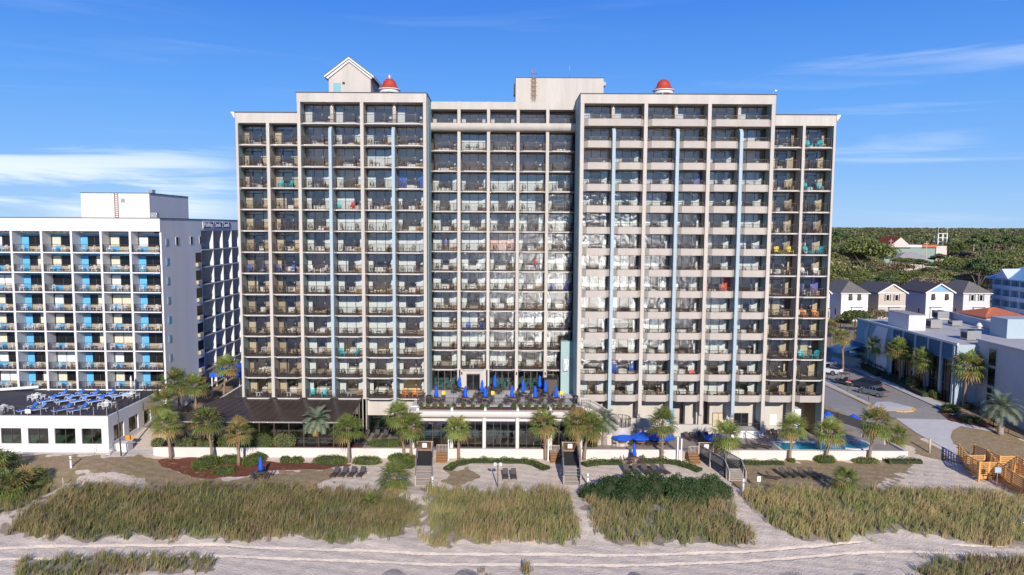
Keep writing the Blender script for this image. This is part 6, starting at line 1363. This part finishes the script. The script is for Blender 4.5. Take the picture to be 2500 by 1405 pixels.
    for s in (-1, 1):
        b = MB(); b.box(h-.16, h+.01, s*(W_/2-.35)-.2, s*(W_/2-.35)+.2, body[-3][1]+.15 if kind != 'sedan' else .55, body[-3][1]+.33 if kind != 'sedan' else .7, 'linen'); b.build('headlight', t)
        b = MB(); b.box(-h-.01, -h+.08, s*(W_/2-.28)-.18, s*(W_/2-.28)+.18, .8, .98, 'tail_red'); b.build('tail_light', t)
        b = MB(); b.cbox((gl[3][0]-.25, s*(W_/2+.06), 1.02 if kind == 'sedan' else 1.2), (.14, .2, .14), m); b.build('mirror', t)
    return t
car('sedan', (2168,974), (2095,956), 'gun_grey', 'grey sedan parked nearest, in front of the black minivan')
car('suv', (2148,958), (2076,940), 'car_dark', 'black minivan parked behind the grey sedan')
car('pickup', (2052,918), (1975,906), 'car_white', 'white pickup truck partly hidden by the hotel corner', 'pickup_truck')
a, f = Vector(G(2078, 943)), Vector(G(2040, 935)); d = f-a; gc = thing('golf_cart', (a+f)/2, 'black open golf cart with a dark roof and red cargo behind', 'golf cart', None, math.atan2(d.y, d.x))
b = MB(); b.box(-1.5, 1.2, -.6, .6, .35, .62, 'car_dark'); b.box(.75, 1.35, -.55, .55, .62, .85, 'car_dark'); b.box(-.4, .1, -.55, .55, .62, .95, 'trim_black'); b.beam((-.42, 0, .9), (-.5, 0, 1.35), 1.05, .08, 'trim_black'); b.build('body', gc)
b = MB(); b.box(-.8, .9, -.62, .62, 1.88, 1.94, 'bronze'); b.build('roof', gc)
for x0, x1 in ((1.0, .75), (-.75, -.7)):
    for s in (-.56, .56): b = MB(); b.beam((x0, s, .6), (x1, s, 1.9), .04, .04, 'trim_black'); b.build('post', gc)
for x in (-1.05, .95):
    for s in (-.55, .55):
        b = MB(); n = 14; b.mesh([(x+.25*math.cos(2*math.pi*k/n), s+q, .25+.25*math.sin(2*math.pi*k/n)) for q in (-.1, .1) for k in range(n)], [(k, (k+1) % n, n+(k+1) % n, n+k) for k in range(n)]+[tuple(range(n)), tuple(range(2*n-1, n-1, -1))], 'tyre'); b.build('wheel', gc)
b = MB(); b.box(-1.6, -.75, -.5, .5, .62, .72, 'plastic_white'); b.box(-1.3, -.85, -.35, .35, .725, 1.05, 'red_plastic'); b.build('cargo', gc)
for i, (x, y) in enumerate(((2020,931), (2070,955), (2120,979))): g = G(x, y); b = MB(); b.tube([(g[0], g[1], g[2]), (g[0], g[1], g[2]+1.3)], .04, 6, 'trim_black'); b.cbox((g[0], g[1], g[2]+1.2), (.3, .1, .35), 'trim_black'); tag(b.build('parking_meter'), f'dark parking sign post by the cars, {ORD[i]} from left', 'post', 'posts along the kerb')
# ------------------------------------------------------------------ teal restaurant
BX = 69.; rz_ = 10.4
rb_ = thing('restaurant_building', (BX, 120, 1.4), 'low teal and grey restaurant with tall pale columns and a flat roof', 'building')
b = MB(); b.box(BX+.3, 95, 107.5, 138, .5, rz_, 'teal_wall'); b.build('wall', rb_, world=True)
b = MB(); b.box(BX, BX+.299, 125, 138, .8, rz_+.1, 'teal_wall'); b.build('wall', rb_, world=True)
b = MB(); b.box(BX-.1, 95, 107.4, 138.2, rz_+.1, rz_+.2, 'roof_pale'); b.box(BX+.0, BX+.25, 107.4, 138.2, rz_+.2, rz_+.45, 'white_paint'); b.build('roof', rb_, world=True)
cy_ = [108., 111.2, 114.6, 118.2, 121.8, 125.2]
for i in range(5):
    b = MB(); b.box(BX-.02, BX+.29, cy_[i]+.2, cy_[i+1]-.2, 8.0, rz_+.08, 'teal_band'); b.build('fascia', rb_, world=True)
    b = MB(); b.box(BX+.2, BX+.28, cy_[i]+.2, cy_[i+1]-.2, 1.0, 8.0, 'black_glass')
    for k in range(1, 3): y = cy_[i]+(cy_[i+1]-cy_[i])*k/3; b.box(BX+.12, BX+.195, y-.04, y+.04, 1., 8., 'bronze')
    b.box(BX+.12, BX+.195, cy_[i]+.2, cy_[i+1]-.2, 4.2, 4.3, 'bronze'); b.build('window', rb_, world=True)
for y in cy_: b = MB(); b.box(BX-.15, BX+.28, y-.2, y+.2, .8, rz_+.12, 'blue_fin'); b.build('column', rb_, world=True)
b = MB(); b.box(BX+.0, BX+3.2, 107.35, 107.5, .8, rz_+.1, 'blue_fin'); b.build('wall', rb_, world=True)
for ya, yb, mm_ in ((127.0, 131.2, 'stucco_shade'), (133.2, 134.2, 'blue_fin')):     # wavy relief panels
    b = MB(); n = 12; vs = []
    for k in range(n+1): z = .9+(rz_-.9)*k/n; w = .9*math.sin(k*.75+ya); vs += [(BX-.12, ya+w*.5, z), (BX-.12, yb+w, z)]
    b.mesh(vs, [(2*k, 2*k+1, 2*k+3, 2*k+2) for k in range(n)], mm_); n2 = len(vs); vs2 = vs+[(x+.11, y, z) for x, y, z in vs]
    b.mesh(vs2, [(2*k, n2+2*k, n2+2*k+2, 2*k+2) for k in range(n)]+[(2*k+1, 2*k+3, n2+2*k+3, n2+2*k+1) for k in range(n)], mm_); b.build('relief_panel', rb_, world=True)
b = MB(); b.prism([(66, 134.5), (BX-.01, 134.5), (BX-.01, 139.5), (66, 139.5)], 4.6, 4.9, 'teal_band'); b.mesh([(63.5, 134, 4.4), (BX-.02, 134, 6.2), (BX-.02, 140, 6.2), (63.5, 140, 4.4), (63.5, 134, 3.8), (63.5, 140, 3.8)], [(0, 1, 2, 3), (0, 3, 5, 4)], 'teal_band'); b.build('awning', rb_, world=True)
b = MB(); b.box(70.3, 73.2, 122.8, 129.5, rz_+.21, 13.2, 'stucco_shade'); b.box(70.2, 73.3, 122.7, 129.6, 13.2, 13.3, 'roof_grey'); b.build('plant_room', rb_, world=True)
for i, (x, y, Y, w, h) in enumerate(((2286,803,121.5,2.0,1.6),(2337,797,124,1.8,1.0),(2303,780,133,2.2,1.5),(2378,832,109.5,2.2,1.5))):
    q = atZ(x, y, rz_+.21); t = thing('air_conditioner', q, f'grey rooftop air conditioning unit, {["left of the two by the plant room","small low one in the middle","far one near the back parapet","nearest one at the front edge"][i]}', 'air conditioner', 'rooftop units on the restaurant'); b = MB(); b.box(-w/2, w/2, 0, w*.8, .1, h, 'metal'); b.box(-w/2-.02, -w/2-.001, .1, w*.7, .3, h-.3, 'trim_black'); b.build('casing', t); b = MB(); b.lathe((0, w*.4, h), [(.5, 0), (.5, .12), (.4, .12), (.01, .05)], 14, 'trim_black', False); b.build('fan', t)
b = MB(); q = atZ(2390, 802, rz_+.21); b.lathe(q, [(.35, 0), (.35, .3), (.6, .35), (.25, .9), (.1, 1.)], 12, 'linen'); b.build('roof_vent', None); tag(bpy.data.objects['roof_vent'], 'small white conical roof vent on the restaurant roof', 'vent')
b = MB(); p, q = P(2318, 775, 140), P(2470, 806, 118); b.beam((p[0], p[1], rz_+.8), (q[0], q[1], rz_+.8), .3, 1.5, 'panel_grey'); b.build('parapet', rb_, world=True)
# grey three-storey block
sbk = thing('office_block', (72, 98, 0), 'grey three-storey block with a column of dark windows at the right edge', 'building')
b = MB(); b.box(72.2, 96, 84, 107.6, -.5, 11.3, 'panel_grey'); b.box(72.12, 72.199, 84, 107.6, 5.7, 9.0, 'stucco_shade') if False else None; b.build('wall', sbk, world=True)
b = MB(); b.box(72.0, 96.1, 83.9, 107.7, 11.3, 11.5, 'roof_pale'); b.build('roof', sbk, world=True)
for z0, z1_ in ((8.0, 10.6), (5.0, 7.8), (2.3, 4.8)):
    for yw in (104.0, 92.):
        b = MB(); b.box(72.1, 72.199, yw-.9, yw+.9, z0, z1_, 'blue_fin'); w = b.build('window', sbk, world=True); b = MB(); b.box(72.06, 72.099, yw-.72, yw+.72, z0+.1, z1_-.1, 'black_glass'); b.build('pane', w)
q = P(2458, 817, 114); b = MB(); b.box(q[0], q[0]+6, 114, 118, rz_, P(2458, 780, 114)[2], 'blue_fin'); tag(b.build('roof_room'), 'pale teal roof room at the right edge above the grey block', 'rooftop house')
b = MB(); g = Vector(G(2090, 895)); b.cbox(g+Vector((0, 0, .95)), (4.5, 2.2, 1.9), 'blue_fin', rz=-1.2); tag(b.build('enclosure'), 'pale teal slatted enclosure beside the dark bushes', 'enclosure')
hedge_path([(2095,893),(2110,900),(2125,908),(2150,922)], 1.1, 1.6, 'hedge_dark', 'dark rounded bushes against the restaurant wall, left part', dens=40, lf=.14)
hedge_path([(2160,925),(2200,940),(2240,962),(2262,972)], .9, 1.1, 'hedge_dark', 'dark planting strip at the foot of the restaurant windows', dens=40, lf=.14)
for x, y, w, h, m, lb in ((2292,976,34,22,'hedge','round tree-like bush with pale stems near the restaurant corner'),(2327,1012,34,24,'hedge_yel','yellow-green spiky bush beside the walkway'),(2370,1000,26,14,'hedge','low bush at the foot of the curved palm'),(2378,1033,52,12,'hedge','low mounded green hedge beside the walkway'),(2270,968,30,20,'hedge_dark','dark bush between the street palms')):
    shrub_px(x, y, w, h, 1.0, m, lb, lf=.12, dens=60)
sheet('planting_bed', [(2290,1005),(2335,1015),(2400,1030),(2440,1045),(2400,1045),(2320,1030)], 'mulch', .1, kind='structure')
g0, g1_ = G(2350, 1008), G(2430, 1062); run_rail('railing', [G(2320,1012), G(2390,998)], 1.0, 'dark railing beside the yellow-green bush', sp=.6, mid=.4); run_rail('railing', [G(2388,1012), G(2425,1045), G(2500,1075)], 1.0, 'dark railing along the walkway below the grey block', sp=.25)
# ------------------------------------------------------------------ houses behind
def house(x0, x1, yb, ye, yr, Y, wm, sm_, rm, style, label, dep=14.):
    a = P(x0, ye, Y); c = P(x1, ye, Y); z0 = 1.3; ze = a[2]; zr = P((x0+x1)/2, yr, Y)[2]; w = c[0]-a[0]; h = ze-z0
    t = thing('house', (a[0]+w/2, Y, z0), label, 'house'); Lx = lambda u: -w/2+w*u
    b = MB(); b.box(-w/2, w/2, 0, dep, 0, h, wm); b.box(-w/2-.03, -w/2-.002, .05, dep, 0, h-.02, sm_); b.box(-w/2-.05, w/2+.05, -.06, -.002, h*.52, h*.56, 'siding_white'); b.build('wall', t)
    rh = zr-ze; o = .5; b = MB()
    if style == 'hip': vs = [(-w/2-o, -o, h-.1), (w/2+o, -o, h-.1), (w/2+o, dep+o, h-.1), (-w/2-o, dep+o, h-.1), (0, w/2, h+rh), (0, dep-w/2, h+rh)]; b.mesh(vs, [(0,1,4), (1,2,5,4), (2,3,5), (3,0,4,5), (3,2,1,0)], rm); b.box(-w/2-o, w/2+o, -o-.03, -o, h-.28, h-.08, 'siding_white'); b.build('roof', t)
    else:
        vs = [(-w/2-o, -o, h-.15), (0, -o, h+rh), (w/2+o, -o, h-.15), (-w/2-o, dep+o, h-.15), (0, dep+o, h+rh), (w/2+o, dep+o, h-.15)]; b.mesh(vs, [(0,1,4,3), (1,2,5,4)], rm); b.mesh([(x, y, z-.2) for x, y, z in vs], [(3,4,1,0), (4,5,2,1)], rm)
        for s in (-1, 1): b.beam((s*(w/2+o), -o-.02, h-.2), (0, -o-.02, h+rh-.05), .08, .32, 'siding_white')
        b.build('roof', t); b = MB(); b.face([(-w/2, -.01, h), (w/2, -.01, h), (0, -.01, h+rh-.25)], sm_ if style == 'gable' else 'roof_blue'); b.face([(w/2, dep, h), (-w/2, dep, h), (0, dep, h+rh-.25)], sm_); b.box(-w/2-.1, w/2+.1, -.12, -.015, h-.15, h+.08, 'siding_white'); b.build('gable', t)
    for u in (.33, .66) if style != 'gable2' else (.25, .75):
        f = MB(); x = Lx(u); f.box(x-.5, x+.5, -.06, -.01, h*.72, h*.94, 'siding_white'); wn = f.build('window', t); f = MB(); f.box(x-.4, x+.4, -.09, -.065, h*.735, h*.925, 'black_glass'); f.build('pane', wn)
        if 'shut' in label or style == 'gable':
            for s in (-1, 1): f = MB(); f.box(x+s*.75-.14, x+s*.75+.14, -.06, -.01, h*.72, h*.94, 'bronze'); f.build('shutter', wn)
        else: f = MB(); f.mesh([(x-.5, -.1, h*.95), (x+.5, -.1, h*.95), (x+.5, -.55, h*.76), (x-.5, -.55, h*.76)], [(0, 1, 2, 3), (3, 2, 1, 0)], 'bronze'); f.build('shutter', wn)
    x = Lx(.58 if style != 'gable2' else .35); b = MB(); b.box(x-1.5, x+1.5, -.5, -.07, h*.12, h*.5, 'siding_tan' if style == 'gable' else 'siding_white'); b.box(x-1.65, x+1.65, -.65, -.0, h*.5, h*.52, 'bronze'); by_ = b.build('bay', t); b = MB(); b.box(x-1.2, x-.1, -.54, -.505, h*.2, h*.42, 'black_glass'); b.box(x+.1, x+1.2, -.54, -.505, h*.2, h*.42, 'black_glass'); b.build('pane', by_)
    b = MB(); b.box(-w/2-.07, -w/2-.035, 3, 3.6, h*.2, h*.42, 'black_glass'); b.build('window', t); return t
house(1995, 2026, 780, 716, 700, 200, 'siding_white', 'siding_white', 'shingle', 'gable', 'white house mostly hidden behind the hotel corner', 10)
house(2055, 2120, 780, 715, 688, 205, 'siding_white', 'siding_grey_shade', 'shingle_brown', 'hip', 'white house with a brown hipped roof, nearest the hotel')  # greyer sheet on the left side has its shade painted in
house(2146, 2212, 780, 715, 694, 205, 'siding_tan', 'siding_tan', 'shingle', 'gable', 'tan gabled house with dark shutters beside each upper window')
house(2262, 2328, 780, 714, 693, 205, 'siding_white', 'siding_blue_shade', 'roof_dark', 'gable2', 'white gabled house with a glazed gable and a dark roof')  # bluish sheet on the left side is shade put into the colour
house(2353, 2418, 780, 715, 689, 205, 'siding_grey_shade', 'siding_grey_shade', 'shingle_brown', 'hip', 'pale grey house with a hipped roof and shutters, rightmost of the row')
# blue-roofed block, orange roof
hx = (2427-1225)/1750*210; bh = thing('holiday_block', (hx, 200, 1.4), 'white balcony block with a sky-blue metal roof at the right edge', 'building'); zz1 = P(2470, 682, 203)[2]
b = MB(); b.box(hx+1.6, hx+22, 180, 210, 1.3, zz1, 'pale_blue_wall'); b.build('wall', bh, world=True)
for k in range(4):
    z = zz1-3.0*(k+1); b = MB(); b.box(hx, hx+1.6, 180, 210, z-.2, z, 'pale_blue_wall'); bo = b.build('balcony', bh, world=True); b = MB(); b.box(hx-.05, hx, 180, 210, z+.05, z+1.05, 'pale_blue_wall'); b.build('railing', bo)
    for i in range(8): b = MB(); y = 208.4-i*3.6; b.box(hx+1.52, hx+1.59, y-1.1, y, z+.01, z+2.2, 'black_glass'); b.build('door', bh, world=True)
for i in range(9): b = MB(); y = 210-i*3.6; b.box(hx+.01, hx+1.5, y-.3, y, 1.3, zz1, 'pale_blue_wall'); b.build('column', bh, world=True)
b = MB(); zr = zz1+6; b.mesh([(hx-1.2, 178, zz1), (hx-1.2, 211.5, zz1), (hx+10, 189, zr), (hx+10, 200.5, zr), (hx+22, 178, zz1), (hx+22, 211.5, zz1), (hx-1.2, 178, zz1-.3), (hx-1.2, 211.5, zz1-.3)], [(0,2,3,1), (0,4,2), (1,3,5), (0,1,7,6)], 'roof_blue'); b.mesh([(hx-1.3, 207.5, zz1+.1), (hx-1.3, 202, zz1+.1), (hx-1.3, 204.7, zz1+2.8), (hx+5, 204.7, zz1+2.9)], [(0, 1, 2), (0, 2, 3), (1, 3, 2)], 'siding_blue_shade'); b.build('roof', bh, world=True)
q = P(2450, 778, 150); oh = thing('tiled_house', (q[0], 150, 1.4), 'low cream building with an orange tiled hip roof at the right edge', 'building'); ze = P(2450, 776, 150)[2]; zr = P(2430, 753, 154)[2]; xa = P(2388, 776, 150)[0]+1.5; xb = P(2500, 776, 150)[0]+2
b = MB(); b.box(xa+.8, xb-.8, 150.8, 160, 1.2, ze, 'cream'); b.build('wall', oh, world=True); b = MB(); b.mesh([(xa, 150, ze), (xb, 150, ze), (xb, 161, ze), (xa, 161, ze), ((xa+xb)/2-1, 155, zr), ((xa+xb)/2+1, 156, zr)], [(0,1,5,4), (1,2,5), (2,3,4,5), (3,0,4), (3,2,1,0)], 'tile_orange'); b.build('roof', oh, world=True)
# pink commercial building and others in the wood
q0, q1 = P(2160, 604, 500), P(2310, 604, 500); zz = q0[2]; pk = thing('commercial_building', ((q0[0]+q1[0])/2, 500, 1.5), 'large pink and green low building standing in the distant wood', 'building')
xm = P(2284, 604, 500)[0]; b = MB(); b.box(q0[0], xm, 500, 530, 1.5, zz, 'distant_green'); b.box(xm, q1[0], 499, 530, 1.5, zz+1, 'pink_wall'); b.build('wall', pk, world=True)
b = MB(); b.box(q0[0]-1, xm-10, 499, 531, zz, zz+1.6, 'siding_white'); b.box(xm-10, xm, 498.5, 531, zz, zz+1.8, 'tile_orange'); xg = P(2185, 600, 505)[0]; b.mesh([(xg-8, 498, zz), (xg+8, 498, zz), (xg, 498, zz+7), (xg-8, 520, zz), (xg+8, 520, zz), (xg, 520, zz+7)], [(0,1,2), (2,1,4,5)], 'pink_wall'); b.mesh([(xg-9, 497, zz-.2), (xg-9, 521, zz-.2), (xg, 521, zz+7.3), (xg, 497, zz+7.3)], [(0, 1, 2, 3), (3, 2, 1, 0)], 'tile_orange'); b.build('roof', pk, world=True)
q = P(2235, 625, 430); gh2 = thing('house', (q[0], 430, 1.5), 'house with a grey-blue hipped roof in front of the pink building', 'house'); b = MB(); b.box(q[0]-9, q[0]+9, 430, 444, 1.5, P(0, 634, 430)[2], 'siding_tan'); b.build('wall', gh2, world=True)
zb = P(2235, 632, 430)[2]; b = MB(); b.mesh([(q[0]-11, 429, zb), (q[0]+11, 429, zb), (q[0]+11, 446, zb), (q[0]-11, 446, zb), (q[0]-2, 437, zb+4), (q[0]+2, 437, zb+4)], [(0,1,5,4), (1,2,5), (2,3,4,5), (3,0,4)], 'roof_grey'); b.build('roof', gh2, world=True)
q = P(2302, 575, 640); tw = thing('lookout_tower', (q[0], 640, 1.5), 'pale open-framed lookout tower with two masts above the trees', 'tower'); b = MB(); zt_ = P(2302, 570, 640)[2]; zq = P(2302, 590, 640)[2]; w = 4
for x in (-w, 0, w):
    for y in (0, 6): b.box(q[0]+x-.4, q[0]+x+.4, 640+y, 640.8+y, 1.5, zt_, 'linen')
for z in np.linspace(zq-4, zt_, 4): b.box(q[0]-w-.4, q[0]+w+.4, 639.9, 647, z-.5, z, 'linen')
b.build('frame', tw, world=True); b = MB()
for x in (-w, w): b.box(q[0]+x-.12, q[0]+x+.12, 640.3, 640.6, zt_, zt_+6, 'linen')
b.build('mast', tw, world=True)
# ------------------------------------------------------------------ trees
def tree_mesh(seed, R_, H_, nb, nl, m, flat=.6, size=.33):
    r_ = np.random.default_rng(seed); P_ = []
    for i in range(nb):
        a = r_.uniform(0, 6.28); d = R_*math.sqrt(r_.uniform(0, 1))*.72; zc = H_*(.62+.33*(1-(d/R_)**2)*r_.uniform(.5, 1)); s = R_*r_.uniform(.22, .42)
        n = int(nl*1.5/nb); v = r_.normal(size=(n, 3)); v /= np.linalg.norm(v, axis=1)[:, None]; v[:, 2] = np.where(v[:, 2] < -.3, -v[:, 2], v[:, 2])
        P_.append(np.array((d*math.cos(a), d*math.sin(a), zc))+v*np.array((s, s, s*flat))*r_.uniform(.7, 1.05, n)[:, None])
    me = quads('crown', leafq(np.concatenate(P_), size, .8, .6), [m]); b = MB(); b.tube([(0, 0, 0), (.2, 0, H_*.35), (0, .1, H_*.75)], [.4, .28, .12], 7, 'bark')
    for i in range(5): a = i*1.26; b.tube([(0, 0, H_*.4), (R_*.3*math.cos(a), R_*.3*math.sin(a), H_*.6), (R_*.6*math.cos(a), R_*.6*math.sin(a), H_*.75)], [.16, .1, .04], 5, 'bark')
    return me, b.data('trunk')
TK = [(tree_mesh(1, 7, 13, 26, 3400, 'tree_green'), 'broad green live oak in the wood behind the houses'), (tree_mesh(2, 8, 12, 30, 3600, 'tree_olive'), 'olive-coloured broad tree in the wood behind the houses'),
 (tree_mesh(3, 5, 17, 18, 2400, 'tree_pine', .4), 'tall dark pine in the wood behind the houses'), (tree_mesh(4, 6.5, 12, 20, 1700, 'tree_rust', .5), 'thin brownish tree in the wood behind the houses'), (tree_mesh(5, 7.5, 14, 28, 3400, 'tree_green', .7), 'broad green live oak in the wood behind the houses')]
rs = random.Random(21); placed = []; k = 0; tries = 0
while k < 170 and tries < 9000:
    tries += 1; Y = 228+rs.random()**1.2*300; u = rs.uniform(.42, .76); X = u*Y
    if any((X-a)**2+(Y-b_)**2 < (8.2+.008*Y)**2 for a, b_ in placed): continue
    px_, py_ = proj(X, Y, 2)
    ht = 1.
    if 2120 < px_ < 2345: ht = .6 if Y > 250 else .8
    if 2140 < px_ < 2330 and 425 < Y < 535: continue
    if px_ > 2400 and Y < 215+18: continue
    kind = rs.choice([0, 0, 1, 1, 2, 3, 4]); (cm_, tm_), lb = TK[kind]; placed.append((X, Y)); k += 1
    t = thing('tree', (X, Y, 1.3), lb, 'tree', 'trees in the wood behind the houses', rs.uniform(0, 6)); s = rs.choice([.7, .85, 1, 1.1, 1.3, 1.5])*rs.uniform(.9, 1.1)*ht; t.scale = (s*(1 if ht == 1 else 1.3), s*(1 if ht == 1 else 1.3), s); link('crown', cm_, t); link('trunk', tm_, t)
for i, (x, y, Y) in enumerate(((2108,600,420),(2175,596,450),(2262,603,380),(2378,598,430),(2455,590,410),(2318,640,330))):
    q = P(x, y, Y); b = MB(); b.tube([(q[0], Y, 1.4), (q[0], Y, q[2]+3)], .22, 6, 'wood_weather'); b.box(q[0]-1.4, q[0]+1.4, Y-.1, Y+.1, q[2]+1.6, q[2]+1.85, 'wood_weather'); tag(b.build('utility_pole'), f'distant wooden utility pole above the trees, {ORD[i]} from left' if i < 5 else 'nearer wooden utility pole in the wood below the lookout tower', 'pole')
# far wood as one mass
Q = []; n = 2600; Yf = 520+rng.random(n)**1.3*1900; Xf = Yf*rng.uniform(.40, .82, n); far_ = rng.random(n) < .25; n_left = 1300; Yf = np.concatenate([Yf, rng.uniform(750, 2400, n_left)]); Xf = np.concatenate([Xf, Yf[n:]*rng.uniform(-.85, .40, n_left)]); n += n_left; Hf = np.interp(Yf, [520, 700, 900, 2400], [14, 20, 27, 31])*rng.uniform(.8, 1.1, n)
for i in range(n):
    m_ = 60; v = rng.normal(size=(m_, 3)); v /= np.linalg.norm(v, axis=1)[:, None]; v[:, 2] = np.abs(v[:, 2]); s = 7*rng.uniform(.8, 1.5); Q.append(np.array((Xf[i], Yf[i], Hf[i]-s*.75))+v*np.array((s, s, s*.75)))
    if Yf[i] < 900: Q.append(np.array((Xf[i], Yf[i], Hf[i]*.5))+v*np.array((s, s, Hf[i]*.4)))
Q = np.concatenate(Q); tag(link('far_wood', quads('far_wood', leafq(Q, 1.15, .6, .7), ['tree_green', 'tree_olive', 'tree_pine', 'tree_rust'], rng.choice(4, len(Q), p=[.35, .2, .3, .15]))), 'distant pine forest along the horizon on the right', 'forest', kind='stuff')
bk = MB(); bk.box(210, 1100, 1000, 1010, 0, 22, 'tree_pine')
for (x, y, Y, s, kd, lb) in ((2088, 790, 165, .62, 0, 'leafy street tree with sparse green crown in front of the brown-roofed house'), (2150, 770, 178, .55, 3, 'pale bare-looking tree in front of the tan gabled house'), (2052, 800, 175, .4, 1, 'small tree by the hotel corner in front of the houses'), (2383, 778, 185, .3, 3, 'small leafless tree between the grey house and the orange roof')):
    q = P(x, y, Y); (cm_, tm_), _ = TK[kd]; t = thing('tree', (q[0], Y, 1.4), lb, 'tree'); t.scale = (s,)*3; link('crown', cm_, t); link('trunk', tm_, t)
# ------------------------------------------------------------------ people on the balconies
def person(loc, rz, shirt, trousers, label, sit=False):
    import bmesh
    J = {}; hip = .92 if not sit else .46
    V = [(0, 0, hip), (0, 0, hip+.25), (0, 0, hip+.5), (0, 0, hip+.6), (0, -.01, hip+.72)]; Rr = [.13, .13, .15, .06, .09]; E_ = [(0, 1), (1, 2), (2, 3), (3, 4)]
    V.append((0, -.01, hip+.8)); Rr.append(.075); E_.append((4, 5))
    for s in (-1, 1):
        b0 = len(V)
        if sit: V += [(s*.1, -.02, hip-.02), (s*.11, -.42, hip+.02), (s*.11, -.45, .08), (s*.11, -.6, .04)]
        else: V += [(s*.1, 0, hip-.08), (s*.11, -.02, .5), (s*.12, 0, .08), (s*.12, -.14, .04)]
        Rr += [.09, .065, .045, .035]; E_ += [(0, b0), (b0, b0+1), (b0+1, b0+2), (b0+2, b0+3)]
        a0 = len(V); z = hip+.5; V += [(s*.19, 0, z-.02), (s*.26, .02, z-.28), (s*.24, -.2, z-.42), (s*.24, -.26, z-.44)]; Rr += [.055, .042, .032, .03]; E_ += [(2, a0), (a0, a0+1), (a0+1, a0+2), (a0+2, a0+3)]
        for f in range(5): V.append((s*(.24+(f-2)*.018), -.26-(.085 if f else .04), z-.46-.01*abs(f-2))); Rr.append(.009); E_.append((a0+3, len(V)-1))
    me = bpy.data.meshes.new('person'); me.from_pydata(V, E_, []); o = bpy.data.objects.new('person', me); C.objects.link(o)
    md = o.modifiers.new('skin', 'SKIN'); md.use_smooth_shade = True
    for i, v in enumerate(me.skin_vertices[0].data): v.radius = (Rr[i], Rr[i]*.8); v.use_root = i == 0
    o.modifiers.new('sub', 'SUBSURF').levels = 1; o.modifiers['sub'].render_levels = 1
    bpy.context.view_layer.update(); dg = bpy.context.evaluated_depsgraph_get(); m2 = bpy.data.meshes.new_from_object(o.evaluated_get(dg)); bpy.data.objects.remove(o)
    m2.materials.clear(); [m2.materials.append(MATS[x]) for x in ('skin', shirt, trousers, 'room_dark')]
    for p in m2.polygons:
        c_ = p.center; zr = c_.z-hip
        p.material_index = 3 if (zr > .78 or (zr > .68 and c_.y > .03)) else 1 if (-.02 < zr < .56 and abs(c_.x) < .23) else 2 if (zr <= -.02 and c_.z > .45 and not sit) or (sit and abs(c_.x) < .18 and c_.z > .15 and zr < .05) else 0
    o = link('person', m2, None, loc, rz=rz); tag(o, label, 'person')
    f = MB()
    for s in (-1, 1): f.cbox((s*.03, -.088, hip+.74), (.016, .01, .01), 'trim_black')
    f.cbox((0, -.10, hip+.71), (.018, .03, .035), 'skin'); f.cbox((0, -.086, hip+.675), (.04, .008, .008), 'red_plastic'); f.build('face', o); return o
C0 = FY+6
person((xs_C[0]+2.0, C0+.6, Z0-FH*5), 0, 'curtain_violet', 'skin', 'person in a patterned top standing on a centre block balcony, leftmost column')
person((xs_C[3]+2.3, C0+.7, Z0-FH*6), .2, 'red_plastic', 'sign_blue', 'person in red standing on a centre block balcony, fourth column')
person((xs_C[4]+2.1, C0+.75, Z0-FH*9+.02), .1, 'bronze', 'blue_plastic', 'seated person in blue trousers on a centre block balcony, rightmost column', True)
